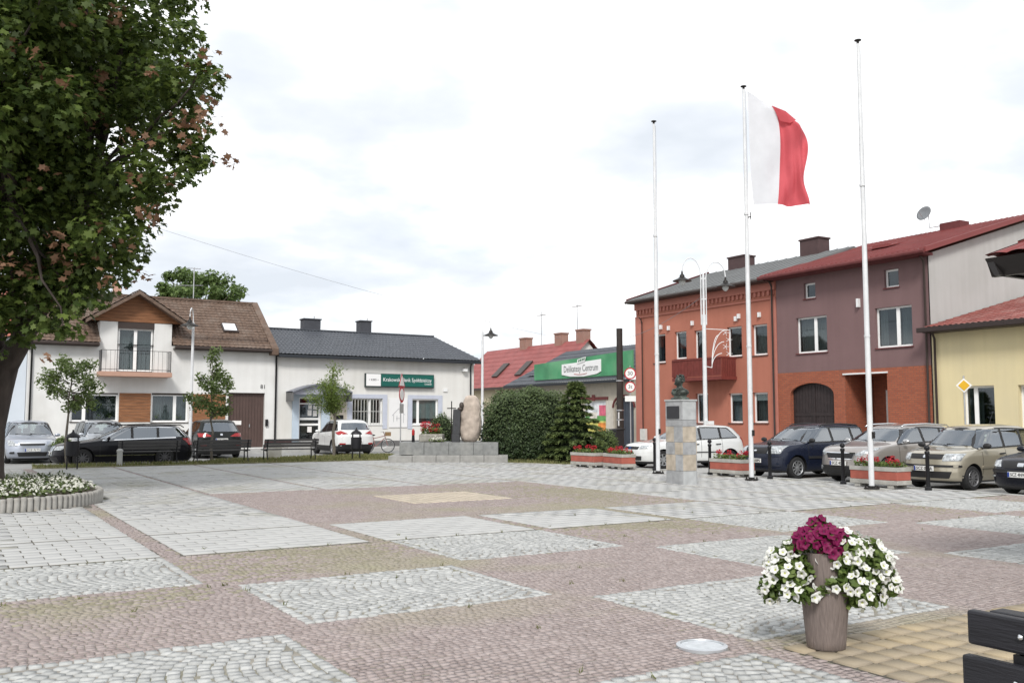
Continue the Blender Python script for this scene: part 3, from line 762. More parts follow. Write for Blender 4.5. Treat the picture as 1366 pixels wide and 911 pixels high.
# ---- neighbour beyond the maple
H0 = thing('pale_house', 'pale bluish house glimpsed behind the maple trunk', 'house', (-2.5, 50.5, 0))
F0 = Fac('y', 49.2)
mb = MB(); F0.wall(mb, -9, 3.28, -0.1, 5.4, [(-3.5, -2.2, 1.2, 2.7), (-0.4, 0.9, 1.2, 2.7)]); mb.build('wall', M_bluep, H0, recalc=False)
shell(H0, -9, 3.28, 49.2, 57, -0.1, 5.4, M_bluep, 'y0')
mb = MB(); mb.box(-8.9, 3.2, 50.0, 50.05, -0.1, 5.2); mb.build('inner_wall', M_inner, H0)
window(H0, F0, -3.5, -2.2, 1.2, 2.7); window(H0, F0, -0.4, 0.9, 1.2, 2.7)
g = MB(); roof_sheet(g, (-9.3, 48.8, 5.35), (3.05, 48.8, 5.35), (-9.3, 53.2, 8.0), (3.05, 53.2, 8.0), 0.4, 10); roof_sheet(g, (-9.3, 57.4, 5.35), (3.05, 57.4, 5.35), (-9.3, 53.2, 8.0), (3.05, 53.2, 8.0), 0.6, 8, per=2)
g.build('roof', P('red_clay', (0.30, 0.10, 0.07), 0.7, var=0.25), H0, recalc=False)
HB = thing('back_house', 'red roofed house showing just above the wooden dormer', 'house', (9.5, 66, 0))
g = MB(); g.box(5.5, 11.5, 64, 72, -0.1, 7.2); g.build('wall', M_whitep, HB)
g = MB(); roof_sheet(g, (5.2, 63.6, 7.1), (11.8, 63.6, 7.1), (5.2, 68, 9.6), (11.8, 68, 9.6), 0.4, 10); roof_sheet(g, (5.2, 72.4, 7.1), (11.8, 72.4, 7.1), (5.2, 68, 9.6), (11.8, 68, 9.6), 0.8, 6, per=2)
rb = g.build('roof', MATS['red_clay'], HB, recalc=False)
g = MB(); g.box(9.6, 10.1, 67.8, 68.3, 9.2, 10.7); g.build('chimney', M_terra, rb)

# ---- bank
F = Fac('y', 48.4)
H2 = thing('bank', 'low cream bank building with dark grey tiled roof', 'bank', (20.9, 48.4, 0))
ops = [(16.2, 17.45, 0.3, 2.72), (19.24, 21.04, 1.27, 2.71), (22.87, 24.51, 1.25, 2.71)]
mb = MB(); F.wall(mb, 14.97, 26.88, -0.1, 4.98, ops, 0.3); mb.build('wall', M_bankp, H2, recalc=False)
shell(H2, 14.97, 26.88, 48.4, 56.2, -0.1, 4.98, M_bankp, 'y0')
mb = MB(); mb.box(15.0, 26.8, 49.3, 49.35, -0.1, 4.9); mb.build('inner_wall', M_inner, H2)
window(H2, F, 19.24, 21.04, 1.27, 2.71, cols=(0.6,), bars=10, curtain='dark', sill=M_whitem)
window(H2, F, 22.87, 24.51, 1.25, 2.71, cols=(0.25,), curtain='full', sill=M_whitem, blind=1.05)
for a, b, c, d_ in ops[1:]:
    g = MB(); F.box(g, a - 0.28, a - 0.003, c - 0.25, d_ + 0.22, 0.002, 0.03); F.box(g, b + 0.003, b + 0.28, c - 0.25, d_ + 0.22, 0.002, 0.03); F.box(g, a - 0.003, b + 0.003, d_ + 0.003, d_ + 0.22, 0.002, 0.03)
    g.build('window_surround', M_btrim, H2)
g = MB(); F.box(g, 15.85, 16.195, 0.3, 3.05, 0.002, 0.12); F.box(g, 17.455, 17.9, 0.3, 3.05, 0.002, 0.12); F.box(g, 16.195, 17.455, 2.725, 3.05, 0.002, 0.12); g.build('door_surround', P('pale_blue_panel', (0.46, 0.54, 0.62), 0.5, var=0.05), H2)
g = MB()
F.box(g, 16.2, 16.3, 0.3, 2.72, -0.16, -0.1); F.box(g, 17.35, 17.45, 0.3, 2.72, -0.16, -0.1)
for z0_, z1_ in ((0.3, 0.42), (1.22, 1.33), (1.52, 1.63), (2.35, 2.42), (2.66, 2.72)): F.box(g, 16.3, 17.35, z0_, z1_, -0.16, -0.1)
door = g.build('door', M_wframe, H2)
for z0_, z1_ in ((0.42, 1.22), (1.33, 1.52), (1.63, 2.35), (2.42, 2.66)):
    p = MB(); F.box(p, 16.3, 17.35, z0_, z1_, -0.14, -0.132); p.build('pane', M_pane, door)
for u, z_, a, b in ((16.75, 1.75, 0.22, 0.3), (17.05, 1.72, 0.22, 0.3), (17.05, 2.08, 0.24, 0.2), (16.78, 2.1, 0.2, 0.22), (16.75, 0.86, 0.24, 0.3)):
    p = MB(); F.box(p, u, u + a, z_, z_ + b, -0.130, -0.126); p.build('notice', MATS['white_notice'], door)
g = MB(); F.box(g, 15.3, 18.4, -0.1, 0.28, 0.0, 1.1); g.build('doorstep', M_walk, H2)
g = MB(); n = 14; prof = []
for k in range(n + 1):
    t = k / n; prof.append((15.5 + 3.3 * t, 3.02 + 0.42 * math.sin(math.pi * t)))
top = [F.p(u, z_, 1.15) for u, z_ in prof]; bot = [F.p(u, z_ - 0.07, 1.15) for u, z_ in reversed(prof)]
g.prism(top + bot, (0, 1.15, 0)); cn = g.build('canopy', P('grey_canopy', (0.20, 0.21, 0.24), 0.5, var=0.08), H2, auto=40)
g = MB(); g.prism([F.p(u, z_ - 0.08, 0.95) for u, z_ in prof] + [F.p(18.8, 2.86, 0.95), F.p(15.5, 2.86, 0.95)], (0, 0.03, 0)); g.build('fascia', P('canopy_fascia', (0.30, 0.31, 0.36), 0.6), cn)
g = MB(); F.box(g, 15.5, 15.56, 2.5, 3.0, 0.02, 1.1); F.box(g, 18.74, 18.8, 2.5, 3.0, 0.02, 1.1); g.build('bracket', M_plinth, cn)
g = MB(); F.box(g, 18.0, 18.9, 1.2, 2.6, 0.002, 0.03); g.build('stone_panel', P('beige_panel', (0.45, 0.41, 0.35), 0.7), H2)
g = MB(); F.box(g, 18.15, 18.7, 1.55, 1.78, 0.032, 0.08); g.build('letterbox', M_black, H2)
g = MB(); F.box(g, 18.4, 26.88, -0.1, 0.36, 0.003, 0.04); g.build('plinth', M_plinth, H2)
g = MB(); F.box(g, 14.99, 15.84, -0.1, 0.5, 0.003, 0.04); g.build('plinth', M_maroon, H2)
g = MB(); roof_sheet(g, (14.93, 47.95, 4.98), (27.2, 47.95, 4.98), (14.93, 52.2, 6.68), (26.1, 52.2, 6.68), 0.22, 12, 0.035, 0.03)
roof_sheet(g, (14.93, 56.5, 4.98), (27.2, 56.5, 4.98), (14.93, 52.2, 6.68), (26.1, 52.2, 6.68), 0.5, 8, per=2)
roof_sheet(g, (27.2, 47.95, 4.98), (27.2, 56.5, 4.98), (26.1, 52.18, 6.68), (26.1, 52.22, 6.68), 0.4, 8, per=3)
g.box(14.93, 26.1, 52.1, 52.3, 6.70, 6.77)
rf = g.build('roof', M_gtile, H2, recalc=False)
g = MB(); g.box(14.93, 27.2, 47.90, 48.05, 4.80, 4.97); g.box(14.93, 27.2, 48.05, 48.4, 4.86, 4.95); g.build('gutter', M_gutg, rf, bevel=0.02)
for a, b, t_ in ((17.75, 18.75, 7.35), (21.25, 21.95, 7.42)):
    g = MB(); g.box(a, b, 52.3, 53.0, 6.2, t_); g.box(a - 0.05, b + 0.05, 52.25, 53.05, t_, t_ + 0.07); ch = g.build('chimney', P('graphite_chimney', (0.055, 0.058, 0.068), 0.6, var=0.1), rf)
    g = MB(); g.tube([((a + b) / 2 + 0.2, 52.6, t_), ((a + b) / 2 + 0.2, 52.6, t_ + 0.25)], 0.03, 6); g.build('vent', M_steel, ch)
mb = pipe(F, 26.62, 0.0, 4.9); mb.build('downpipe', M_gutg, H2, auto=50)
g = MB(); F.box(g, 26.05, 26.3, 4.35, 4.5, 0.0, 0.3); F.box(g, 24.85, 25.1, 3.15, 3.35, 0.0, 0.06); g.build('alarm_box', M_whitem, H2)
SG = thing('bank_sign', 'green lightbox sign with white panel on the bank wall', 'sign', F.p(22.0, 3.33, 0.02))
g = MB(); F.box(g, 19.92, 24.15, 3.33, 4.10, 0.02, 0.2); g.build('sign_box', P('sign_frame', (0.02, 0.035, 0.035), 0.4), SG, bevel=0.01)
g = MB(); F.box(g, 20.86, 24.12, 3.40, 4.07, 0.201, 0.207); g.build('green_panel', P('sign_green', (0.012, 0.105, 0.085), 0.35, var=0.08, scale=1), SG)
g = MB(); F.box(g, 19.96, 20.83, 3.40, 4.07, 0.201, 0.207); g.build('white_panel', P('sign_white', (0.78, 0.78, 0.78), 0.35, var=0), SG)
def LT(txt, size, mat, root, Fc, u, z_, o_, width=None):
    M_ = Fc.text_matrix(u, z_, o_); M_.translation -= ORG[root.name]
    return lettering(txt, size, mat, root, M_, width)
LT('Krakowski Bank Spółdzielczy', 0.30, MATS['sign_white'], SG, F, 22.47, 3.76, 0.212, 3.0)
LT('Oddział', 0.14, MATS['sign_white'], SG, F, 23.75, 3.55, 0.212, 0.45)
LT('◂ KBS ▸', 0.16, M_black, SG, F, 20.4, 3.74, 0.212, 0.6)
NB = thing('notice_board', 'white notice panel with a line drawing between the bank windows', 'notice board', F.p(22.0, 1.1, 0.01))
g = MB(); F.box(g, 21.42, 22.55, 1.1, 2.75, 0.004, 0.05); g.build('board', P('board_white', (0.72, 0.72, 0.72), 0.6, var=0.02), NB)
g = MB()
for (a, b), (c, d_) in (((21.6, 1.75), (22.0, 2.15)), ((22.0, 2.15), (22.4, 1.8)), ((21.7, 1.4), (21.7, 1.8)), ((22.3, 1.35), (22.3, 1.85)), ((21.85, 1.6), (22.1, 1.6)), ((21.9, 1.45), (21.9, 1.75))):
    g.tube([F.p(a, b, 0.052), F.p(c, d_, 0.052)], 0.014, 4)
g.build('drawing', P('line_grey', (0.35, 0.36, 0.37), 0.7), NB)

# ---- red roofed house far along the street
H3 = thing('red_roof_house', 'long house with red metal roof and brick chimneys behind the shop', 'house', (36, 57, 0))
g = MB(); g.box(35.0, 41.0, 52.2, 66, -0.1, 4.0); g.build('wall', P('yellowish_render', (0.55, 0.49, 0.36), 0.9, var=0.06), H3)
for yy in (52.2, 66): g = MB(); g.poly([(35, yy, 4.0), (41, yy, 4.0), (38, yy, 6.9)]); g.build('gable', M_whitep, H3, recalc=False)
M_redm = P('red_metal', (0.27, 0.08, 0.075), 0.5, 0.1, var=0.14, scale=1.5)
g = MB(); roof_sheet(g, (34.6, 51.9, 3.85), (34.6, 66.2, 3.85), (38, 51.9, 7.05), (38, 66.2, 7.05), 0.22, 9, 0.03, 0.02); roof_sheet(g, (41.4, 51.9, 3.85), (41.4, 66.2, 3.85), (38, 51.9, 7.05), (38, 66.2, 7.05), 0.5, 8, per=2)
rf = g.build('roof', M_redm, H3, recalc=False)
M_brick = brickmat('chimney_brick', (0.30, 0.12, 0.075), (0.22, 0.085, 0.06), (0.35, 0.3, 0.27), 0.25, 0.08, 'x')
for yy, t_ in ((60.2, 7.75), (55.4, 7.75), (52.7, 7.8)):
    g = MB(); g.box(37.7, 38.3, yy - 0.45, yy + 0.45, 6.4, t_ - 0.1); g.box(37.65, 38.35, yy - 0.5, yy + 0.5, t_ - 0.1, t_); g.build('chimney', M_brick, rf)
for yy in (60.5, 57.2):
    g = MB(); g.prism([(35.4, yy - 0.4, 4.67), (35.4, yy + 0.4, 4.67), (36.5, yy + 0.4, 5.7), (36.5, yy - 0.4, 5.7)], (-0.08, 0, 0.08)); g.build('skylight', M_gutter, rf)
g = MB(); g.box(34.5, 34.6, 51.9, 66.2, 3.7, 3.85); g.build('gutter', M_gutter, rf)
for yy, h_ in ((58.0, 9.6), (53.4, 9.8)):
    g = MB(); g.tube([(38, yy, 6.9), (38, yy, h_)], 0.03, 5); g.tube([(38, yy - 0.6, h_ - 0.3), (38, yy + 0.6, h_ - 0.3)], 0.02, 5)
    for k in range(5): g.tube([(37.7, yy - 0.5 + k * 0.25, h_ - 0.3), (38.3, yy - 0.5 + k * 0.25, h_ - 0.3)], 0.012, 4)
    solo(g, 'roof_antenna', M_steel, 'television antenna beside the %s brick chimney of the red roof' % ('far' if yy > 55 else 'near'), 'antenna')

# ---- shop with the green sign
F = Fac('x', 32.0)
H4 = thing('shop', 'low beige shop with dark roof and a long green sign', 'shop', (32.0, 46, 0))
ops = [(39.75, 41.4, -0.08, 2.75), (42.25, 44.4, 0.75, 2.6)]
M_beige = P('beige_render', (0.46, 0.42, 0.35), 0.9, streak=0.07, var=0.08, dirt=(0.38, 0.34, 0.28), dscale=0.6)
mb = MB(); F.wall(mb, 39.47, 52.0, -0.1, 3.7, ops); mb.build('wall', M_beige, H4, recalc=False)
shell(H4, 32, 34.9, 39.47, 52.0, -0.1, 3.7, M_beige, 'x0')
g = MB(); roof_sheet(g, (31.55, 39.47, 3.72), (31.55, 52.6, 3.72), (34.9, 39.47, 5.95), (34.9, 50.2, 5.95), 0.25, 9, 0.03, 0.025)
roof_sheet(g, (31.55, 52.6, 3.72), (34.95, 52.6, 3.72), (34.85, 50.2, 5.95), (34.95, 50.2, 5.95), 0.25, 8, 0.03, 0.02)
rf = g.build('roof', M_gtile, H4, recalc=False)
g = MB(); g.box(31.42, 31.56, 39.47, 52.6, 3.58, 3.74); g.build('gutter', M_gutg, rf, bevel=0.02)
y0_ = 31.95
g = MB(); roof_sheet(g, (32.3, 49.6, 4.3), (32.3, 51.0, 4.3), (33.6, 49.6, 4.75), (33.6, 51.0, 4.75), 0.3, 3); g.build('roof_hatch', M_gtile, rf, recalc=False)
g = MB()
F.box(g, 39.8, 41.35, -0.05, 2.7, -0.24, -0.18); dr = g.build('arched_door', P('slate_door', (0.055, 0.065, 0.085), 0.5, var=0.1), H4)
for k in range(7): g = MB(); u = 39.8 + k * 0.222; F.box(g, u + 0.006, u + 0.21, -0.03, 2.68, -0.179, -0.16); g.build('door_board', MATS['slate_door'], dr)
n = 12; arch = [F.p(40.575 - 0.83 * math.cos(math.pi * k / n), 2.2 + 0.56 * math.sin(math.pi * k / n), 0.003) for k in range(n + 1)]
g = MB(); g.prism(arch[:7] + [F.p(40.575, 2.85, 0.003), F.p(39.7, 2.85, 0.003)], (-0.02, 0, 0)); g.prism(arch[6:] + [F.p(41.45, 2.85, 0.003), F.p(40.575, 2.85, 0.003)], (-0.02, 0, 0)); g.build('arch_spandrel', M_beige, dr)
arch2 = [F.p(40.575 - 0.95 * math.cos(math.pi * k / n), 2.2 + 0.66 * math.sin(math.pi * k / n), 0.05) for k in range(n + 1)]
g = MB(); g.tube(arch2, 0.06, 6); g.build('arch_moulding', M_maroon, dr, auto=50)
g = MB(); F.box(g, 42.0, 44.7, 2.66, 2.82, 0.003, 0.06); F.box(g, 43.2, 43.45, 2.6, 2.95, 0.061, 0.1); g.build('lintel', M_maroon, H4)
g = MB(); F.box(g, 41.5, 42.15, -0.1, 2.6, 0.003, 0.05); g.build('pilaster', P('pale_pilaster', (0.52, 0.49, 0.43), 0.85), H4)
pw = MB(); F.box(pw, 42.25, 44.4, 0.75, 2.6, -0.14, -0.1); win = pw.build('shop_window', M_wframe, H4)
for (a, b, c, d_, col, nm) in ((42.3, 44.35, 1.75, 2.55, (0.62, 0.64, 0.66), 'sky'), (42.3, 43.0, 1.75, 2.35, (0.55, 0.12, 0.18), 'pink'), (42.3, 44.35, 1.45, 1.75, (0.12, 0.32, 0.10), 'leafgreen'), (42.3, 44.35, 0.8, 1.45, (0.55, 0.52, 0.14), 'lemon'), (42.4, 43.1, 0.85, 1.35, (0.62, 0.22, 0.05), 'orange'), (43.2, 43.9, 1.6, 1.95, (0.7, 0.66, 0.6), 'cream')):
    k = 0.004 if nm in ('pink', 'orange', 'cream') else 0.0
    g = MB(); F.box(g, a, b, c, d_, -0.099 + k, -0.096 + k); g.build('poster_panel', P('poster_' + nm, col, 0.5, var=0.35, scale=3), win)
SG = thing('shop_sign', 'long bright green sign board on the shop roof edge', 'sign', F.p(44.4, 3.9, 0.25))
M_sgreen = P('shop_green', (0.07, 0.27, 0.13), 0.4, var=0.3, scale=0.6, dirt=(0.16, 0.36, 0.20), dscale=0.5)
for k in range(6):
    u0_, u1_ = 39.5 + k * 1.64, 39.5 + (k + 1) * 1.64 - 0.012
    g = MB(); zt0, zt1 = 5.30 - k * 0.055, 5.30 - (k + 1) * 0.055
    g.prism([F.p(u0_, 3.98, 0.25), F.p(u1_, 3.98, 0.25), F.p(u1_, zt1, 0.25), F.p(u0_, zt0, 0.25)], (0.08, 0, 0)); g.build('sign_panel', M_sgreen, SG)
g = MB(); pts = [(46.2, 4.2), (45.3, 4.06), (44.0, 4.02), (42.7, 4.12), (42.3, 4.25), (42.3, 4.95), (44.2, 4.88), (46.2, 4.82)]
g.prism([F.p(u, z_, 0.252) for u, z_ in pts], (-0.05, 0, 0)); g.build('name_plate', MATS['sign_white'], SG, bevel=0.01)
g = MB(); g.prism([F.p(u, z_, 0.303) for u, z_ in ((44.55, 4.78), (43.8, 4.9), (43.7, 5.16), (44.5, 5.04))], (-0.04, 0, 0)); g.build('name_tab', MATS['sign_white'], SG)
M_dkg = P('dark_green_ink', (0.02, 0.12, 0.05), 0.5, var=0)
g = MB()
for k in range(4): g.prism([F.p(44.42 - k * 0.17, 4.88 + k * 0.025, 0.345), F.p(44.30 - k * 0.17, 4.90 + k * 0.025, 0.345), F.p(44.28 - k * 0.17, 5.03 + k * 0.025, 0.345), F.p(44.40 - k * 0.17, 5.01 + k * 0.025, 0.345)], (-0.004, 0, 0))
g.build('emblem', M_dkg, SG)
LT('Delikatesy Centrum', 0.55, P('ink_grey', (0.09, 0.10, 0.10), 0.5, var=0), SG, F, 44.25, 4.5, 0.308, 3.4)
g = MB(); g.tube([F.p(44.9 - k * 0.16, 4.20 - 0.05 * math.sin(math.pi * k / 8), 0.308) for k in range(9)], 0.018, 4); g.build('smile', P('ink_red', (0.4, 0.03, 0.03), 0.5), SG)

# ---- orange rendered house
H5 = thing('orange_house', 'two storey orange rendered house with dentil cornice and wooden balcony', 'house', (32.0, 34.5, 0))
M_orange = P('orange_render', (0.40, 0.152, 0.104), 0.9, streak=0.07, var=0.05, scale=0.8, bump=0.08, bscale=60)
M_orange2 = P('orange_trim', (0.44, 0.175, 0.135), 0.9, var=0.05)
wins = [(37.08, 38.01, 4.5, 6.0), (35.47, 36.35, 4.62, 6.02), (31.64, 32.6, 4.52, 5.95), (30.05, 30.98, 4.5, 5.92),
        (33.98, 34.86, 1.38, 2.83), (31.68, 32.57, 1.39, 2.79), (30.1, 31.02, 1.4, 2.79)]
ops = wins + [(34.14, 34.89, 3.72, 5.97)]
mb = MB(); F.wall(mb, 29.48, 39.45, -0.1, 7.85, ops); mb.build('wall', M_orange, H5, recalc=False)
shell(H5, 32, 43, 29.48, 39.45, -0.1, 7.85, M_orange, 'x0')
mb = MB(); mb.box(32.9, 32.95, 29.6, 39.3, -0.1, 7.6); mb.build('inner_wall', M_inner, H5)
for k, (a, b, c, d_) in enumerate(wins):
    window(H5, F, a, b, c, d_, cols=(), curtain=('side', 'side', 'dark', 'full', 'side', 'full', 'full')[k], blind=(0, 0, 0, 0, 0, 0.3, 0.3)[k])
window(H5, F, 34.14, 34.89, 3.72, 5.97, cols=(), curtain='dark', sill=None, name='balcony_door')
g = MB(); F.box(g, 39.0, 39.47, -0.1, 7.0, 0.002, 0.06); g.build('pilaster', M_orange2, H5)
g = MB(); F.box(g, 29.48, 29.78, -0.1, 7.0, 0.002, 0.06); g.build('pilaster', M_orange2, H5)
g = MB(); F.box(g, 29.48, 39.47, 7.42, 7.85, 0.002, 0.12); F.box(g, 29.48, 39.47, 7.0, 7.07, 0.002, 0.07); g.build('cornice', M_orange2, H5)
g = MB()
for k in range(36): u = 29.55 + k * 0.277; F.box(g, u, u + 0.13, 7.2, 7.419, 0.002, 0.07)
g.build('dentil_row', M_orange2, H5)['kind'] = 'stuff'
M_balc = P('balcony_wood', (0.16, 0.035, 0.028), 0.6, var=0.15)
g = MB(); F.box(g, 32.0, 35.45, 3.42, 3.58, 0.0, 1.0); bal = g.build('balcony_slab', M_balc, H5)
for k in range(33):
    u = 32.03 + k * 0.1055; g = MB(); F.box(g, u, u + 0.08, 3.62, 4.42, 0.96, 0.985); g.build('baluster', M_balc, bal)
g = MB(); F.box(g, 32.0, 35.45, 4.42, 4.50, 0.93, 1.01); F.box(g, 32.0, 32.06, 4.42, 4.5, 0.0, 0.93); F.box(g, 35.39, 35.45, 4.42, 4.5, 0.0, 0.93)
for k in range(8): F.box(g, 32.01, 32.05, 3.58, 4.42, 0.05 + k * 0.115, 0.12 + k * 0.115); F.box(g, 35.4, 35.44, 3.58, 4.42, 0.05 + k * 0.115, 0.12 + k * 0.115)
g.build('rail', M_balc, bal)
M_grro = P('grey_felt', (0.145, 0.15, 0.15), 0.8, var=0.12, scale=1)
g = MB(); g.prism([(31.45, 29.5, 7.86), (31.45, 39.55, 7.86), (37.5, 39.55, 9.85), (37.5, 29.5, 9.85)], (0, 0, 0.10)); g.prism([(43.5, 29.5, 7.86), (43.5, 39.55, 7.86), (37.5, 39.55, 9.85), (37.5, 29.5, 9.85)], (0, 0, 0.10))
rf = g.build('roof', M_grro, H5)
g = MB()
for k in range(16): yy = 29.8 + k * 0.65; g.prism([(31.45, yy, 7.965), (31.45, yy + 0.03, 7.965), (37.5, yy + 0.03, 9.955), (37.5, yy, 9.955)], (0, 0, 0.025))
g.build('roof_seam', M_grro, rf)
for yy in (29.5, 39.45): g = MB(); g.poly([(32, yy, 7.85), (43, yy, 7.85), (37.5, yy, 9.84)]); g.build('gable', M_orange, H5, recalc=False)
g = MB(); g.tube([(31.38, 29.6, 7.84), (31.38, 39.6, 7.84)], 0.08, 8); g.box(31.45, 32.0, 29.5, 39.55, 7.76, 7.84); g.build('gutter', M_gutter, rf, auto=40)
g = MB(); g.prism([(31.45, 39.55, 7.9), (31.45, 39.63, 7.9), (37.5, 39.63, 9.9), (37.5, 39.55, 9.9)], (0, 0, 0.14)); g.build('verge_trim', M_maroon, rf)
M_chim = P('brown_chimney', (0.075, 0.045, 0.045), 0.7, var=0.1)
for yy, t_, hw in ((37.0, 10.55, 0.62), (31.9, 10.7, 0.6)):
    g = MB(); g.box(37.1, 37.9, yy - hw, yy + hw, 9.3, t_ - 0.08); g.box(37.05, 37.95, yy - hw - 0.05, yy + hw + 0.05, t_ - 0.08, t_); g.build('chimney', M_chim, rf)
mb = pipe(F, 29.62, 0.0, 7.8, 0.12); mb.build('downpipe', M_gutter, H5, auto=50)
mb = pipe(F, 38.9, 0.0, 7.0, 0.06, 0.03); mb.build('downpipe', M_gutter, H5, auto=50)
g = MB(); F.box(g, 38.55, 39.0, 0.45, 1.05, 0.07, 0.2); g.build('meter_box', P('meter_white', (0.6, 0.6, 0.57), 0.6, var=0.1), H5)
for u, z_ in ((37.3, 6.25), (36.7, 6.15), (34.9, 6.25), (31.9, 6.2), (30.4, 6.25), (31.7, 6.3)):
    g = MB(); F.box(g, u, u + 0.12, z_, z_ + 0.22, 0.002, 0.12); g.build('wall_bracket', M_whitem, H5)

# ---- purple-brown house with brick ground floor
H6 = thing('purple_house', 'purple brown rendered house with brick ground floor and red metal roof', 'house', (32.0, 25.6, 0))
M_purp = P('purple_render', (0.185, 0.115, 0.115), 0.9, streak=0.07, var=0.05, scale=0.8, bump=0.08, bscale=60)
M_brk = brickmat('facing_brick', (0.345, 0.095, 0.045), (0.26, 0.068, 0.035), (0.20, 0.085, 0.055), 0.25, 0.082, 'x')
wins = [(26.68, 28.34, 4.43, 6.0, (0.42,)), (22.59, 24.26, 4.41, 6.02, (0.42,)), (27.24, 27.87, 6.8, 7.48, ()), (23.12, 23.78, 6.79, 7.52, ())]
mb = MB(); F.wall(mb, 21.8, 29.47, 3.62, 7.9, [w_[:4] for w_ in wins]); mb.build('wall', M_purp, H6, recalc=False)
mb = MB(); F.wall(mb, 21.8, 29.47, -0.1, 3.62, [(26.42, 28.78, -0.08, 3.12), (23.8, 25.83, -0.08, 3.4)], 0.3); mb.build('brick_wall', M_brk, H6, recalc=False)
mb = MB(); mb.box(32.9, 32.95, 21.9, 29.4, 3.7, 7.8); mb.build('inner_wall', M_inner, H6)
for k, (a, b, c, d_, cl) in enumerate(wins): window(H6, F, a, b, c, d_, cols=cl, curtain=('full', 'side', None, None)[k], sill=M_maroon)
g = MB(); F.box(g, 26.42, 28.78, -0.08, 3.12, -0.3, -0.22); gt = g.build('gate', P('dark_gate', (0.030, 0.022, 0.022), 0.55, var=0.2), H6)
for k in range(14): u = 26.44 + k * 0.167; g = MB(); F.box(g, u, u + 0.155, -0.05, 3.1, -0.219, -0.195); g.build('gate_board', MATS['dark_gate'], gt)
g = MB()
for z_ in (0.5, 1.7): F.box(g, 26.5, 28.7, z_, z_ + 0.14, -0.194, -0.17)
F.box(g, 27.56, 27.64, 0, 3.0, -0.194, -0.165); g.build('gate_rail', MATS['dark_gate'], gt)
n = 14; arc = [(27.6 - 1.18 * math.cos(math.pi * k / n), 2.62 + 0.5 * math.sin(math.pi * k / n)) for k in range(n + 1)]
g = MB()
g.prism([F.p(u, z_, 0.0) for u, z_ in arc[:8]] + [F.p(27.6, 3.13, 0.0), F.p(26.41, 3.13, 0.0)], (0.12, 0, 0)); g.prism([F.p(u, z_, 0.0) for u, z_ in arc[7:]] + [F.p(28.79, 3.13, 0.0), F.p(27.6, 3.13, 0.0)], (0.12, 0, 0)); g.build('arch_spandrel', M_brk, H6)
g = MB(); g.box(32.3, 33.8, 23.8, 23.82, -0.1, 3.4); g.box(32.3, 33.8, 25.81, 25.83, -0.1, 3.4); g.box(33.8, 33.85, 23.8, 25.83, -0.1, 3.4); g.box(32.3, 33.8, 23.8, 25.83, 3.4, 3.45); g.build('porch', M_brk, H6)
g = MB(); F.box(g, 23.75, 25.9, 3.40, 3.46, 0.003, 0.06); g.build('porch_edge', M_whitem, H6)
g = MB(); g.box(33.0, 33.08, 23.85, 24.55, 0.0, 2.7); g.build('door', P('dark_door', (0.05, 0.055, 0.055), 0.3), H6)
g = MB(); g.box(32.94, 33.0, 23.85, 23.93, 0, 2.75); g.box(32.94, 33.0, 24.5, 24.58, 0, 2.75); g.box(32.94, 33.0, 23.93, 24.5, 2.6, 2.75); g.build('door_frame', P('beige_frame', (0.45, 0.42, 0.4), 0.6), H6)
M_fire = P('grey_firewall', (0.43, 0.43, 0.415), 0.9, streak=0.07, var=0.05, scale=0.4, dirt=(0.37, 0.37, 0.35), dscale=0.3)
g = MB(); g.prism([(32.0, 21.8, -0.1), (46, 21.8, -0.1), (46, 21.8, 7.9), (39, 21.8, 9.95), (32.0, 21.8, 7.9)], (0, 0.04, 0)); g.build('fire_wall', M_fire, H6)
g = MB(); g.poly([(32, 29.46, -0.1), (46, 29.46, -0.1), (46, 29.46, 7.9), (39, 29.46, 9.95), (32, 29.46, 7.9)]); g.build('side_wall', M_purp, H6, recalc=False)
M_rroof = P('dark_red_metal', (0.205, 0.045, 0.042), 0.5, 0.1, var=0.10, scale=0.8)
g = MB(); g.prism([(31.4, 21.55, 7.92), (31.4, 29.9, 7.92), (39, 29.9, 10.15), (39, 21.55, 10.15)], (0, 0, 0.10)); g.prism([(46.4, 21.55, 7.92), (46.4, 29.9, 7.92), (39, 29.9, 10.15), (39, 21.55, 10.15)], (0, 0, 0.10))
rf = g.build('roof', M_rroof, H6)
g = MB()
for k in range(34): yy = 21.7 + k * 0.245; g.prism([(31.4, yy, 8.022), (31.4, yy + 0.05, 8.022), (39, yy + 0.05, 10.252), (39, yy, 10.252)], (0, 0, 0.022))
g.build('roof_rib', M_rroof, rf)
g = MB(); g.prism([(31.35, 21.45, 7.86), (31.35, 21.55, 7.86), (39, 21.55, 10.1), (39, 21.45, 10.1)], (0, 0, 0.2)); g.build('verge_trim', M_rroof, rf)
g = MB(); g.tube([(31.32, 21.5, 7.9), (31.32, 29.9, 7.9)], 0.085, 8); g.box(31.4, 32.0, 21.6, 29.88, 7.80, 7.9); g.build('gutter', M_maroon, rf, auto=40)
g = MB(); g.box(34.5, 35.2, 25.4, 26.2, 8.75, 9.12); g.prism([(34.3, 25.3, 8.95), (34.3, 26.3, 8.95), (35.3, 26.3, 9.2), (35.3, 25.3, 9.2)], (0, 0, 0.05)); g.build('roof_hatch', M_rroof, rf)
g = MB(); g.box(38.5, 39.2, 24.6, 25.6, 9.8, 10.45); g.build('chimney', M_maroon, rf)
mb = pipe(F, 21.92, 0.0, 7.8, 0.12); mb.build('downpipe', M_gutter, H6, auto=50)
g = MB(); F.box(g, 24.95, 25.05, 6.15, 6.5, 0.002, 0.15); g.build('wall_bracket', M_whitem, H6)
DS = thing('satellite_dish', 'grey satellite dish on the red roof chimney', 'satellite dish', (38.45, 26.1, 10.2))
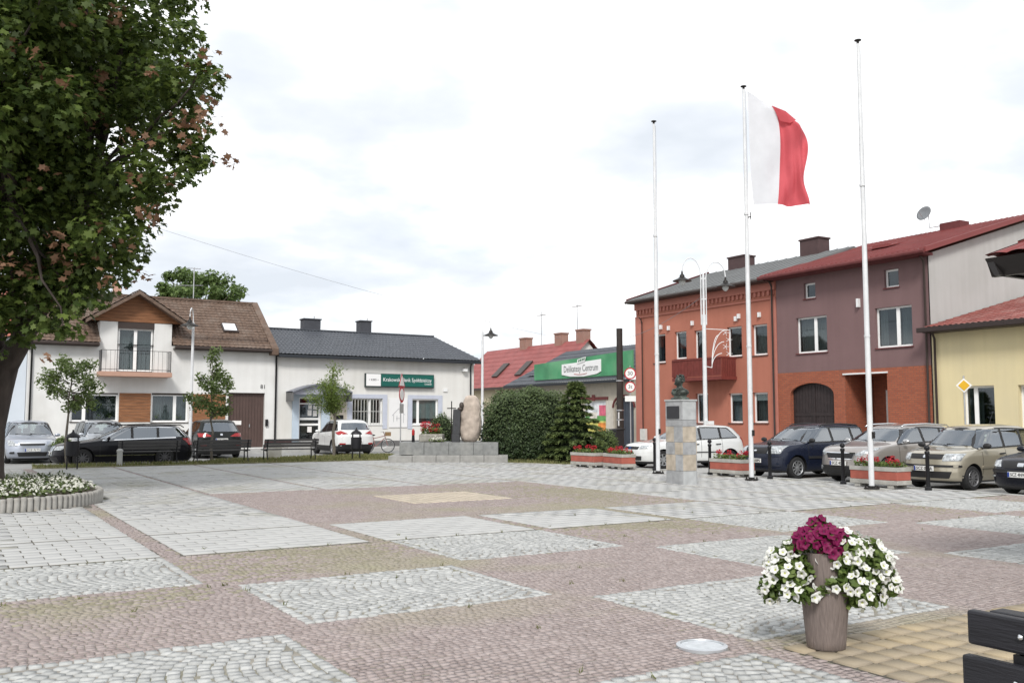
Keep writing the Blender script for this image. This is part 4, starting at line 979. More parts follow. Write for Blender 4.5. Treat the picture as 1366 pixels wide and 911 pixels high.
g = MB(); Mx = Matrix.Translation((38.2, 26.1, 10.95)) @ Matrix.Rotation(R(-68), 4, 'Y') @ Matrix.Rotation(R(0), 4, 'X')
g.lathe([(0.0001, 0.0), (0.15, 0.02), (0.28, 0.06), (0.36, 0.1), (0.36, 0.112), (0.28, 0.075), (0.0001, 0.015)], 24, Mx); g.build('dish', P('dish_grey', (0.17, 0.18, 0.19), 0.5), DS, smooth=True)
g = MB(); g.tube([(38.55, 25.58, 10.35), (38.5, 26.1, 10.35), (38.45, 26.1, 10.9), (38.25, 26.1, 10.95)], 0.025, 6); g.tube([(38.2, 26.1, 10.65), (37.75, 26.1, 11.0)], 0.012, 5); g.build('mount', M_steel, DS)

# ---- yellow house
H7 = thing('yellow_house', 'single storey pale yellow house with rusty red roof', 'house', (32.0, 15, 0))
M_yelp = P('yellow_render', (0.66, 0.57, 0.345), 0.9, streak=0.07, var=0.04, scale=0.7, bump=0.08, bscale=60, dirt=(0.61, 0.53, 0.335), dscale=0.4)
ops = [(19.40, 20.63, 0.95, 2.78), (17.3, 18.53, 0.95, 2.76), (14.6, 15.8, 0.95, 2.76)]
mb = MB(); F.wall(mb, 8.0, 21.78, -0.1, 4.85, ops, 0.3); mb.build('wall', M_yelp, H7, recalc=False)
shell(H7, 32, 44, 8.0, 21.78, -0.1, 4.85, M_yelp, 'x0')
mb = MB(); mb.box(33.0, 33.05, 8.2, 21.6, -0.1, 4.8); mb.build('inner_wall', M_inner, H7)
for k, (a, b, c, d_) in enumerate(ops): window(H7, F, a, b, c, d_, cols=(0.66,), curtain='dark', plants=1, rec=0.2, sill=M_gutter)
g = MB(); roof_sheet(g, (31.4, 7.5, 4.98), (31.4, 21.74, 4.98), (39.2, 7.5, 6.86), (39.2, 21.74, 6.86), 0.22, 16, 0.035, 0.025)
rf = g.build('roof', P('rusty_tile', (0.20, 0.060, 0.050), 0.65, 0.0, var=0.25, scale=2, dirt=(0.30, 0.16, 0.14), dscale=1.2), H7, recalc=False)
g = MB(); g.prism([(31.4, 7.5, 4.97), (31.4, 21.74, 4.97), (39.2, 21.74, 6.85), (39.2, 7.5, 6.85)], (0, 0, -0.08)); g.prism([(44.5, 7.5, 5.4), (44.5, 21.74, 5.4), (39.2, 21.74, 6.85), (39.2, 7.5, 6.85)], (0, 0, -0.08)); g.build('roof_deck', M_gutter, rf)
g = MB(); g.box(31.30, 31.42, 7.5, 21.95, 4.82, 5.0); g.box(31.42, 32.0, 7.5, 21.78, 4.80, 4.88); g.build('gutter', P('dark_brown_gutter', (0.035, 0.024, 0.022), 0.45), rf, bevel=0.02)
mb = pipe(F, 21.6, 0.0, 4.85, 0.1); mb.build('downpipe', MATS['dark_brown_gutter'], H7, auto=50)

# ---- shelter roof reaching in from the right
KS = thing('shelter', 'shelter with dark eaves and red roof beyond the bench', 'shelter', (9.9, 3.1, 0))
g = MB()
X0, X1, Y0, Y1, ZE = 8.35, 12.0, 1.3, 5.08, 3.04
cx_, cy_ = (X0 + X1) / 2, (Y0 + Y1) / 2
for (a, b) in (((X0, Y1), (X0, Y0)), ((X0, Y0), (X1, Y0)), ((X1, Y0), (X1, Y1)), ((X1, Y1), (X0, Y1))):
    roof_sheet(g, (a[0], a[1], ZE + 0.07), (b[0], b[1], ZE + 0.07), (cx_ + (a[0] - cx_) * 0.02, cy_ + (a[1] - cy_) * 0.02, ZE + 1.15), (cx_ + (b[0] - cx_) * 0.02, cy_ + (b[1] - cy_) * 0.02, ZE + 1.15), 0.2, 9, 0.02, 0.02)
rf = g.build('roof', M_rroof, KS, recalc=False)
g = MB()
prof = [(0.0, 0.06), (0.03, 0.06), (0.10, -0.10), (0.0, 0.0)]
g.prism([(X0 - 0.02, Y0, ZE + 0.06), (X0 + 0.05, Y0, ZE + 0.06), (X0 + 0.12, Y0, ZE - 0.11), (X0 + 0.07, Y0, ZE - 0.11)], (0, Y1 - Y0, 0))
g.prism([(X0, Y1 + 0.02, ZE + 0.06), (X0, Y1 - 0.05, ZE + 0.06), (X0, Y1 - 0.12, ZE - 0.11), (X0, Y1 - 0.07, ZE - 0.11)], (X1 - X0, 0, 0))
g.box(X0 + 0.10, X1 - 0.1, Y0 + 0.1, Y1 - 0.10, ZE - 0.09, ZE - 0.05)
g.build('fascia', P('black_fascia', (0.022, 0.02, 0.02), 0.35, var=0.1), rf)
g = MB(); g.box(X0 + 0.22, X0 + 0.36, Y0 + 0.2, Y1 - 0.22, ZE - 0.24, ZE - 0.09); g.box(X0 + 0.36, X1 - 0.2, Y1 - 0.36, Y1 - 0.22, ZE - 0.24, ZE - 0.09); g.build('beam', MATS['black_fascia'], KS, bevel=0.01)
for a in (X0 + 0.9, X1 - 0.4):
    for b in (Y0 + 0.3, Y1 - 0.95):
        g = MB(); g.box(a, a + 0.14, b, b + 0.14, 0, ZE - 0.07); g.build('post', MATS['black_fascia'], KS)
# ------------------------------------------------------------------ cars (front points to -x)
M_glassc = glass('car_glass', (0.62, 0.70, 0.68), 0.64)
M_seat = P('seat_cloth', (0.035, 0.036, 0.040), 0.9, var=0.2)
M_blackp = P('black_plastic', (0.022, 0.022, 0.023), 0.55, var=0.1)
M_tyre = P('tyre_rubber', (0.020, 0.020, 0.021), 0.85, var=0.15)
M_rim = P('alloy_rim', (0.42, 0.43, 0.44), 0.35, 0.7, var=0.05)
M_lamp = P('headlamp_lens', (0.40, 0.42, 0.43), 0.08, 0.3, var=0.55, scale=16, ior=1.6, coat=0.6)
M_tail = P('tail_lamp', (0.32, 0.012, 0.012), 0.12, 0.0, var=0.15, scale=12, coat=0.6)
M_chrome = P('chrome', (0.75, 0.76, 0.77), 0.12, 1.0, var=0.0)
M_plate = P('number_plate', (0.72, 0.72, 0.70), 0.45, var=0.03)
M_ink = P('plate_ink', (0.02, 0.02, 0.02), 0.5, var=0)
M_pblue = P('plate_blue', (0.02, 0.05, 0.25), 0.5, var=0)
def paint(name, col, metal=0.45, rough=0.32): return P('paint_' + name, col, rough, metal, var=0.04, scale=2, coat=1.0)

def prof(pts, sm=0.025):
    pts = sorted(pts); z = np.array([p[0] for p in pts]); v = np.array([p[1] for p in pts])
    zz = np.linspace(z[0] - 0.3, z[-1] + 0.3, 900); vv = np.interp(zz, z, v)
    k = max(1, int(sm / (zz[1] - zz[0]))); ker = np.ones(2 * k + 1) / (2 * k + 1)
    vs = np.convolve(np.pad(vv, k, 'edge'), ker, 'valid')
    return lambda q: np.interp(q, zz, vs)
class Body:
    PW = 2.6
    def __init__(s, q):
        s.q = q; L, W, H = q['L'], q['W'], q['H']; gz = q.get('gz', 0.19)
        hz = q['hz']; cx, cz = q['cowl']; wx, wz = q['wtop']; rx, rz = q['rtop']; bx, bz = q['rbase']
        s.gz = gz; s.L, s.W, s.H = L, W, H
        s.xf = prof([(gz, 0.14), (gz + 0.07, 0.05), (0.42, 0.0), (0.56, 0.015), (hz - 0.12, 0.05), (hz - 0.02, 0.13), (hz + 0.04, 0.30),
                     (cz - 0.05, cx - 0.35), (cz, cx - 0.02), (wz, wx), (H - 0.035, wx + 0.28), (H, wx + 0.95)])
        s.xr = prof([(gz, 0.16), (gz + 0.10, 0.05), (0.48, 0.0), (0.62, 0.015), (bz - 0.25, q.get('tb', 0.05)), (bz, bx), (rz, rx), (H - 0.035, rx + 0.14), (H, rx + 0.8)])
        bl = q['belt']
        tw = q.get('tumble', 0.74)
        s.wz = prof([(gz, 0.90), (gz + 0.12, 0.965), (0.58, 1.0), (bl - 0.16, 0.995), (bl - 0.03, 0.965), (bl + 0.03, 0.935), (H - 0.16, tw + 0.03), (H - 0.08, tw - 0.02), (H - 0.03, tw - 0.12), (H, tw - 0.38)], 0.03)
        s.rf = prof([(gz, 0.42), (0.5, 0.55), (hz, 0.62), (cz - 0.04, 0.62), (cz + 0.05, 0.5), (wz, 0.30), (H, 0.5)])
        s.rr = prof([(gz, 0.35), (0.5, 0.42), (bz, 0.40), (rz, 0.28), (H, 0.5)])
    def half(s, z): return s.wz(z) * s.W / 2
    def front(s, y, z):
        w_ = s.half(z); a = min(0.9995, abs(y) / w_); return float(s.xf(z) + s.rf(z) * (1 - (1 - a ** s.PW) ** (1 / s.PW)))
    def rear(s, y, z):
        w_ = s.half(z); a = min(0.9995, abs(y) / w_); return float(s.L - s.xr(z) - s.rr(z) * (1 - (1 - a ** s.PW) ** (1 / s.PW)))
    def side(s, x, z):
        w_ = s.half(z); f = 1.0; a = (x - s.xf(z)) / s.rf(z); b = (s.L - s.xr(z) - x) / s.rr(z)
        for t in (a, b):
            if t < 1: t = max(0.0, t); f = min(f, (1 - (1 - t) ** s.PW) ** (1 / s.PW))
        m = (x - s.L / 2) / (s.L / 2); return float(w_ * f * (1 - 0.02 * m * m))
    def mesh(s, mats, lowz):
        zs = set()
        for fn in (s.xf, s.xr):
            zz = np.linspace(s.gz, s.H, 500); d_ = np.r_[0, np.cumsum(np.hypot(np.diff(zz), np.diff(fn(zz))))]
            zs |= {round(float(k), 3) for k in np.interp(np.linspace(0, d_[-1], 46), d_, zz)}
        zs = sorted(zs); zs = [zs[0]] + [b for a, b in zip(zs, zs[1:]) if b - a > 0.003]
        nf, ns, nr = 12, 22, 9; loops = []
        for z in zs:
            h = []; w_ = s.half(z); xf, xr, rf, rr = float(s.xf(z)), s.L - float(s.xr(z)), float(s.rf(z)), float(s.rr(z))
            gap = xr - xf
            if rf + rr > gap * 0.95: k = gap * 0.95 / (rf + rr); rf *= k; rr *= k
            for i in range(nf):
                t = math.pi / 2 * i / nf; h.append((xf + rf * (1 - math.cos(t) ** (2 / s.PW)), w_ * math.sin(t) ** (2 / s.PW) if i else 0.0))
            for i in range(ns + 1): h.append((xf + rf + (xr - rr - xf - rf) * i / ns, w_))
            for i in range(nr - 1, -1, -1):
                t = math.pi / 2 * i / nr; h.append((xr - rr * (1 - math.cos(t) ** (2 / s.PW)), w_ * math.sin(t) ** (2 / s.PW) if i else 0.0))
            h = [(x, y * (1 - 0.02 * ((x - s.L / 2) / (s.L / 2)) ** 2)) for x, y in h]
            loops.append([(x, -y, z) for x, y in h] + [(x, y, z) for x, y in h[-2:0:-1]])
        n = len(loops[0]); V = [p for l in loops for p in l]; Fc = []
        for a in range(len(loops) - 1):
            for k in range(n): Fc.append((a * n + k, a * n + (k + 1) % n, (a + 1) * n + (k + 1) % n, (a + 1) * n + k))
        m = len(loops) - 1
        Fc.append(tuple(range(n))[::-1]); Fc.append(tuple(range(m * n, m * n + n)))
        me = bpy.data.meshes.new('body'); me.from_pydata(V, [], Fc)
        for q in mats: me.materials.append(q)
        bm = bmesh.new(); bm.from_mesh(me); bmesh.ops.recalc_face_normals(bm, faces=bm.faces); bm.to_mesh(me); bm.free()
        return me
def patch(B, kind, poly, off, mat, name, parent, mirror=False, rings=4, dens=0.06, thick=0.02):
    """a panel lying on the body: poly in (x,z) for side, (y,z) for front / rear"""
    outs = []
    for sg in ((1, -1) if mirror else (1,)):
        pts = []
        for a, b in zip(poly, poly[1:] + poly[:1]):
            n = max(1, int(math.dist(a, b) / dens))
            pts += [(a[0] + (b[0] - a[0]) * k / n, a[1] + (b[1] - a[1]) * k / n) for k in range(n)]
        cx_ = sum(p[0] for p in pts) / len(pts); cz_ = sum(p[1] for p in pts) / len(pts)
        def M_(u, z, o):
            if kind == 'side': return (u, sg * -(B.side(u, z) + o), z)
            u *= sg
            return (B.front(u, z) - o, u, z) if kind == 'front' else (B.rear(u, z) + o, u, z)
        vs = [M_(cx_, cz_, off)]; fs = []; n = len(pts)
        for r in range(1, rings + 1):
            t = r / rings; vs += [M_(cx_ + (p[0] - cx_) * t, cz_ + (p[1] - cz_) * t, off) for p in pts]
        vs += [M_(p[0], p[1], off - thick) for p in pts]
        for k in range(n): fs.append((0, 1 + k, 1 + (k + 1) % n))
        for r in range(rings):
            for k in range(n): a = 1 + r * n; fs.append((a + k, a + n + k, a + n + (k + 1) % n, a + (k + 1) % n))
        mb = MB(); mb.add(vs, fs)
        outs.append(mb.build(name, mat, parent, world=False, auto=50))
    return outs
def roundpoly(pts, r=0.03, n=3):
    o = []; m = len(pts)
    for i in range(m):
        p0, p1, p2 = Vector(pts[i - 1]), Vector(pts[i]), Vector(pts[(i + 1) % m])
        d0, d1 = (p0 - p1), (p2 - p1); a = min(r, d0.length * 0.45); b = min(r, d1.length * 0.45)
        s_, e_ = p1 + d0.normalized() * a, p1 + d1.normalized() * b
        for k in range(n + 1):
            t = k / n; q = s_ * (1 - t) ** 2 + p1 * 2 * t * (1 - t) + e_ * t * t; o.append((q.x, q.y))
    return o
def wheel_mesh(r, w_, spokes, rimmat, dark=False):
    t = MB(); Mx = Matrix.Rotation(R(90), 4, 'X')
    t.lathe([(r * 0.62, -w_ / 2), (r * 0.90, -w_ / 2), (r * 0.985, -w_ / 2 + 0.03), (r, -w_ * 0.2), (r, w_ * 0.2), (r * 0.985, w_ / 2 - 0.03), (r * 0.90, w_ / 2), (r * 0.62, w_ / 2)], 32, Mx, caps=False)
    tyre = t.mesh('tyre', M_tyre); tyre.shade_smooth(); tyre.set_sharp_from_angle(angle=R(45))
    g = MB(); g.mi = 0
    g.lathe([(r * 0.66, w_ / 2 - 0.004), (r * 0.64, w_ / 2 + 0.004), (r * 0.60, w_ / 2 - 0.006), (r * 0.585, w_ / 2 - 0.06)], 32, Mx, caps=False)
    g.lathe([(0.0001, w_ / 2 - 0.005), (r * 0.12, w_ / 2 - 0.005), (r * 0.14, w_ / 2 - 0.03)], 16, Mx, caps=False)
    for k in range(spokes):
        a = 2 * math.pi * k / spokes
        q = Mx @ Matrix.Rotation(a, 4, 'Z') @ Matrix.Translation((r * 0.36, 0, w_ / 2 - 0.03))
        g.tbox(q, r * 0.52, r * (0.16 if spokes < 8 else 0.11), 0.035)
    g.mi = 1; g.lathe([(r * 0.6, w_ / 2 - 0.075), (0.0001, w_ / 2 - 0.075)], 24, Mx, caps=False)
    g.mi = 0
    rim = g.mesh('rim', [rimmat, M_blackp]); rim.shade_smooth(); rim.set_sharp_from_angle(angle=R(40))
    return tyre, rim
def car(name, label, q, loc, rotz, group=None):
    root = thing(name, label, 'car', loc, rotz, group)
    B = Body(q); L, W, H, bl = q['L'], q['W'], q['H'], q['belt']
    pm = q['paint']; wr = q['wr']; xa, xb = q['ax']; sh = Vector((-L / 2, 0, 0))
    me = B.mesh([pm, M_blackp], 0)
    tmp = bpy.data.objects.new('tmp', me); COL.objects.link(tmp)
    cut = MB(); ar = wr + 0.055
    for x in (xa, xb):
        for sg in (-1, 1):
            cut.lathe([(ar, 0.0), (ar, 0.6)], 40, Matrix.Translation((x, sg * (W / 2 - 0.27), wr)) @ Matrix.Rotation(R(-90 * sg), 4, 'X'))
    def cutter(mb_):
        m_ = mb_.mesh('cut', [pm, M_blackp]); m_.polygons.foreach_set('material_index', [1] * len(m_.polygons))
        o_ = bpy.data.objects.new('cut', m_); COL.objects.link(o_); cuts.append(o_)
        bo = tmp.modifiers.new('b', 'BOOLEAN'); bo.object = o_; bo.operation = 'DIFFERENCE'; bo.solver = 'EXACT'
    cuts = []
    cutter(cut)
    cx, cz = q['cowl']; wx, wz = q['wtop']; rx, rz = q['rtop']; bx, bz = q['rbase']
    zf = max(bl - 0.30, wr + ar + 0.03); cav = MB(); loops = []
    for z in np.linspace(zf, H - 0.055, 12):
        x0 = max(float(B.xf(z)) + 0.07, cx + 0.04); x1 = L - float(B.xr(z)) - 0.11; w_ = float(B.half(z)) - 0.055; lp = []
        for k in range(28):
            t = 2 * math.pi * k / 28; ex = 0.35
            lp.append(((x0 + x1) / 2 + (x1 - x0) / 2 * math.copysign(abs(math.cos(t)) ** ex, math.cos(t)), w_ * math.copysign(abs(math.sin(t)) ** ex, math.sin(t)), z))
        loops.append(lp)
    n_ = 28; cav.add([p for l in loops for p in l], [(j * n_ + k, j * n_ + (k + 1) % n_, (j + 1) * n_ + (k + 1) % n_, (j + 1) * n_ + k) for j in range(11) for k in range(n_)] + [tuple(range(n_))[::-1], tuple(range(11 * n_, 12 * n_))])
    cutter(cav)
    z0, z1 = bl + 0.025, bl + q.get('rise', 0.05) + 0.025
    zt0, zt1 = q.get('dtop', (H - 0.115, H - 0.13))
    fx0, fx1 = q['dlo_f']; ex0, ex1 = q['dlo_r']      # lower / upper x at the front and at the rear
    lower = lambda x: z0 + (z1 - z0) * (x - fx0) / (ex0 - fx0)
    upper = lambda x: zt0 + (zt1 - zt0) * max(0, (x - fx1)) / (ex1 - fx1)
    mid = (fx1 + ex1) / 2
    panes = []; xs = [None] + list(q['pil']) + [None]
    for k in range(len(xs) - 1):
        a0 = fx0 if xs[k] is None else xs[k] + 0.04; a1 = fx1 if xs[k] is None else xs[k] + 0.04
        b0 = ex0 if xs[k + 1] is None else xs[k + 1] - 0.04; b1 = ex1 if xs[k + 1] is None else xs[k + 1] - 0.04
        poly = [(a0, lower(a0)), (b0, lower(b0)), (b1, upper(b1))]
        if b1 - a1 > 0.5: poly.append(((a1 + b1) / 2, upper((a1 + b1) / 2) + 0.008))
        poly.append((a1, upper(a1))); panes.append(poly)
    sw = MB()
    for p in panes: sw.prism([(x, -1.3, z) for x, z in roundpoly(p, 0.04)], (0, 2.6, 0))
    cutter(sw)
    hb, ht = B.half(cz + 0.05) * 0.90, B.half(wz - 0.03) * 0.87
    ws = [(-hb, cz + 0.03), (0, cz + 0.015), (hb, cz + 0.03), (ht, wz - 0.045), (0, wz - 0.03), (-ht, wz - 0.045)]
    rb_, rt_ = B.half(bz + 0.05) * 0.86, B.half(rz - 0.03) * 0.82; rwz = q.get('rwz', bz + 0.03)
    rw = [(-rb_, rwz), (0, rwz - 0.01), (rb_, rwz), (rt_, rz - 0.03), (0, rz - 0.015), (-rt_, rz - 0.03)]
    fw = MB(); fw.prism([(-0.3, y, z) for y, z in roundpoly(ws)], (wx + 0.6, 0, 0)); fw.prism([(L + 0.3, y, z) for y, z in roundpoly(rw)], (-(rx + 0.75), 0, 0)); cutter(fw)
    for tr in range(6):
        dg = bpy.context.evaluated_depsgraph_get(); dg.update()
        nm = bpy.data.meshes.new_from_object(tmp.evaluated_get(dg))
        vz = np.empty(len(nm.vertices) * 3, np.float32); nm.vertices.foreach_get('co', vz); vz = vz.reshape(-1, 3)
        good = len(vz) > 3000 and vz[:, 0].max() > L - 0.1 and vz[:, 0].min() < 0.1 and abs(vz[:, 2].max() - H) < 0.02 and len(nm.polygons) > 3500
        if good: break
        print('car body cut again', name, q['reg'], len(vz))
        for o_ in cuts: o_.location += Vector((0.0013, 0.0007, 0.0011))
    was = [p.material_index for p in nm.polygons]
    bpy.data.objects.remove(tmp)
    for o_ in cuts: bpy.data.objects.remove(o_)
    nm.materials.clear(); nm.materials.append(pm); nm.materials.append(M_blackp)
    lowz = q.get('lowz', B.gz + 0.03)
    for p, old in zip(nm.polygons, was):
        c = p.center
        inner = abs(c.y) < W / 2 - 0.03 and min(math.hypot(c.x - xa, c.z - wr), math.hypot(c.x - xb, c.z - wr)) < ar + 0.02 and c.z < wr + ar
        fl = q.get('flare', 0) and min(math.hypot(c.x - xa, c.z - wr), math.hypot(c.x - xb, c.z - wr)) < ar + q['flare'] and abs(c.y) > W / 2 * 0.8
        p.material_index = 1 if (old == 1 or c.z < lowz or inner or fl) else 0
    nm.shade_smooth(); nm.set_sharp_from_angle(angle=R(38)); nm.name = 'body'
    body = link('body', nm, root)
    parts = []
    def pt(kind, poly, mat, nm_, off=0.006, mirror=False, par=None, r=0.03, thick=0.02):
        parts.extend(patch(B, kind, roundpoly(poly, r), off, mat, nm_, par or root, mirror, thick=thick))
    # glass, with a black or bright frame round the side windows
    pt('front', ws, M_glassc, 'windscreen', 0.004); pt('rear', rw, M_glassc, 'rear_window', 0.004)
    for p in panes: pt('side', p, M_glassc, 'side_window', 0.002, True, r=0.04)
    trim = q.get('trim', M_blackp); e = 0.035
    dlo = roundpoly([(fx0, lower(fx0)), (ex0, lower(ex0)), (ex1, upper(ex1)), (mid, upper(mid) + 0.012), (fx1, upper(fx1))], 0.05)
    big = roundpoly([(fx0 - e * 1.8, lower(fx0) - e), (ex0 + e, lower(ex0) - e), (ex1 + e * 1.2, upper(ex1) + e * 0.7), (mid, upper(mid) + e + 0.012), (fx1 - e * 0.3, upper(fx1) + e)], 0.06)
    for sg in (1, -1):
        n_ = len(dlo); mb = MB(); vs = []; fs = []
        dn = 6
        I_ = [(dlo[k][0] + (dlo[(k + 1) % n_][0] - dlo[k][0]) * j / dn, dlo[k][1] + (dlo[(k + 1) % n_][1] - dlo[k][1]) * j / dn) for k in range(n_) for j in range(dn)]
        O_ = [(big[k][0] + (big[(k + 1) % n_][0] - big[k][0]) * j / dn, big[k][1] + (big[(k + 1) % n_][1] - big[k][1]) * j / dn) for k in range(n_) for j in range(dn)]
        m_ = len(I_)
        for x, z in I_ + O_: vs.append((x, -sg * (B.side(x, z) + 0.006), z))
        for x, z in O_: vs.append((x, -sg * (B.side(x, z) - 0.02), z))
        for k in range(m_): fs += [(k, (k + 1) % m_, m_ + (k + 1) % m_, m_ + k), (m_ + k, m_ + (k + 1) % m_, 2 * m_ + (k + 1) % m_, 2 * m_ + k)]
        mb.add(vs, fs); parts.append(mb.build('window_trim', trim, root, world=False, auto=50))
    for x in q['pil']:
        pt('side', [(x - 0.045, lower(x) - 0.01), (x + 0.045, lower(x) - 0.01), (x + 0.045, upper(x) + 0.01), (x - 0.045, upper(x) + 0.01)], M_blackp, 'pillar', 0.005, True, r=0.002)
    # seats and steering wheel
    sx = q['pil'][0] + 0.05; sz = zf + 0.003
    for xx, ys in ((sx, (-0.37, 0.37)), (min(sx + 0.95, L - bx - 0.75), (-0.42, 0.0, 0.42))):
        for yy in ys:
            mb = MB(); T_ = Matrix.Translation((xx, yy, (sz + bl + 0.12) / 2)) @ Matrix.Rotation(R(14), 4, 'Y'); mb.tbox(T_, 0.13, 0.44, bl + 0.12 - sz + 0.04)
            mb.tbox(Matrix.Translation((xx + 0.07, yy, bl + 0.24)) @ Matrix.Rotation(R(12), 4, 'Y'), 0.09, 0.24, 0.17); mb.tbox(Matrix.Translation((xx + 0.05, yy, bl + 0.13)), 0.03, 0.1, 0.14)
            parts.append(mb.build('seat', M_seat, root, world=False, bevel=0.03))
    mb = MB(); Ms = Matrix.Translation((cx + 0.55, 0.36, bl + 0.02)) @ Matrix.Rotation(R(-62), 4, 'Y')
    mb.tube([Ms @ Vector((0.18 * math.cos(k * 0.3927), 0.18 * math.sin(k * 0.3927), 0)) for k in range(17)], 0.015, 6); parts.append(mb.build('steering_wheel', M_blackp, root, world=False, smooth=True))
    # door gaps, handles
    for x in q.get('gaps', ()):
        pt('side', [(x - 0.006, q.get('sill', 0.36)), (x + 0.006, q.get('sill', 0.36)), (x + 0.006, lower(x) - 0.03), (x - 0.006, lower(x) - 0.03)], M_blackp, 'door_gap', 0.0015, True, r=0.001)
    for x in q.get('hand', ()):
        pt('side', [(x, bl - 0.13), (x + 0.2, bl - 0.12), (x + 0.2, bl - 0.09), (x, bl - 0.10)], q.get('handmat', pm), 'door_handle', 0.03, True, r=0.01, thick=0.03)
    if 'strip' in q:
        a, b, z_, h_, mt = q['strip']
        pt('side', [(a, z_), (b, z_), (b, z_ + h_), (a, z_ + h_)], mt, 'side_moulding', 0.018, True, r=0.01)
    for kind, poly, mat, nm_, off, mir in q.get('det', ()):
        pt(kind, poly, mat, nm_, off, mir, r=0.02)
    # mirrors
    mx = fx0 + 0.16
    for sg in (-1, 1):
        yy = sg * (B.side(mx, bl) + 0.11)
        mb = MB(); mb.ell((mx, yy, bl + 0.075), 0.06, 0.105, 0.066, 12, 8); mb.tbox(Matrix.Translation((mx, yy - sg * 0.1, bl + 0.03)), 0.06, 0.1, 0.04)
        parts.append(mb.build('mirror', q.get('mirmat', pm), root, world=False, smooth=True))
    # number plates
    for kind in q.get('plates', ('front',)):
        z_ = q['pz'][0 if kind == 'front' else 1]
        x = B.front(0, z_) - 0.03 if kind == 'front' else B.rear(0, z_) + 0.03
        sg = 1 if kind == 'front' else -1
        mb = MB(); mb.tbox(Matrix.Translation((x, 0, z_)), 0.016, 0.52, 0.115); pl = mb.build('number_plate', M_plate, root, world=False, bevel=0.004); parts.append(pl)
        mb = MB(); mb.tbox(Matrix.Translation((x - sg * 0.009, sg * 0.235, z_)), 0.004, 0.045, 0.105); parts.append(mb.build('plate_band', M_pblue, pl, world=False)); parts.pop()
        mb2 = lettering(q.get('reg', 'SCZ 40PL'), 0.105, M_ink, pl, Matrix.Translation((x - sg * 0.012, -sg * 0.02, z_)) @ Matrix.Rotation(R(-90 * sg), 4, 'Z'), 0.42)
    if 'rails' in q:
        x0, x1 = q['rails']
        for sg in (-1, 1):
            yy = sg * B.half(H - 0.08) * 0.93
            mb = MB(); mb.tube([(x0, yy, H - 0.09), (x0 + 0.12, yy, H - 0.03), ((x0 + x1) / 2, yy, H + 0.0), (x1 - 0.12, yy, H - 0.04), (x1, yy, H - 0.12)], 0.019, 6)
            parts.append(mb.build('roof_rail', q.get('railmat', M_chrome), root, world=False, smooth=True))
    if 'wiper' in q or True:
        mb = MB(); hb2 = hb
        for y0_, y1_ in ((-hb2 * 0.75, 0.02), (-0.02, hb2 * 0.72)):
            mb.tube([(B.front(y0_, cz + 0.035) - 0.022, y0_, cz + 0.035), (B.front(y1_, cz + 0.07) - 0.022, y1_, cz + 0.07)], 0.009, 5)
        parts.append(mb.build('wipers', M_blackp, root, world=False))
    if q.get('aerial'):
        ax_, az_ = q['aerial']; mb = MB(); mb.tube([(ax_, 0, H - 0.02), (ax_ + 0.2, 0, H + az_)], 0.006, 5); parts.append(mb.build('aerial', M_blackp, root, world=False))
    # underbody
    mb = MB(); mb.box(0.25, L - 0.25, -W / 2 + 0.28, W / 2 - 0.28, B.gz - 0.03, wr + 0.25); parts.append(mb.build('underbody', M_blackp, root, world=False))
    # wheels
    ty, ri = wheel_mesh(wr, 0.2, q.get('spokes', 7), q.get('rimmat', M_rim))
    for x in (xa, xb):
        for sg in (-1, 1):
            wh = bpy.data.objects.new('wheel', None); COL.objects.link(wh); wh.parent = root; wh.empty_display_size = 0.1
            wh.location = (x - L / 2, sg * (W / 2 - 0.125), wr); wh.rotation_euler = (0, 0, 0 if sg < 0 else math.pi)
            link('tyre', ty, wh); link('rim', ri, wh)
    # the outer face of a wheel looks along -y in wheel_mesh's frame
    for o in [body] + parts: o.location = sh
    return root
def fusion_like(): pass
blk = M_blackp
# dark blue small MPV
q = dict(L=4.02, W=1.72, H=1.52, gz=0.2, hz=0.90, cowl=(1.02, 1.02), wtop=(1.72, 1.42), rtop=(0.22, 1.40), rbase=(0.10, 1.03), belt=0.98, rise=0.06,
         paint=P('paint_navy', (0.010, 0.014, 0.030), 0.22, 0.1, var=0.04, spec=0.55), wr=0.305, ax=(0.80, 3.28), dlo_f=(1.12, 1.72), dlo_r=(3.62, 3.55), pil=(2.25, 3.10), gaps=(1.22, 2.25, 3.02), hand=(1.98, 2.85),
         strip=(1.2, 2.95, 0.55, 0.07, blk), handmat=blk, mirmat=blk, spokes=9, pz=(0.50, 0.7), reg='SCZ 30PS', rails=(1.95, 3.6), railmat=blk,
         det=[('front', [(0.40, 0.70), (0.74, 0.70), (0.78, 0.92), (0.46, 0.90)], M_lamp, 'headlight', 0.01, True),
              ('front', [(-0.38, 0.70), (0.38, 0.70), (0.42, 0.86), (-0.42, 0.86)], blk, 'grille', 0.008, False),
              ('front', [(-0.05, 0.76), (0.05, 0.76), (0.05, 0.80), (-0.05, 0.80)], M_chrome, 'emblem', 0.02, False),
              ('front', [(-0.78, 0.36), (0.78, 0.36), (0.80, 0.62), (-0.80, 0.62)], P('navy_bumper', (0.016, 0.020, 0.035), 0.5, var=0.1), 'bumper', 0.014, False)])
car('parked_car', 'dark blue small car between the white hatchback and the grey crossover', q, (21.55, 18.85, -0.07), R(-2), 'cars parked nose in along the square')
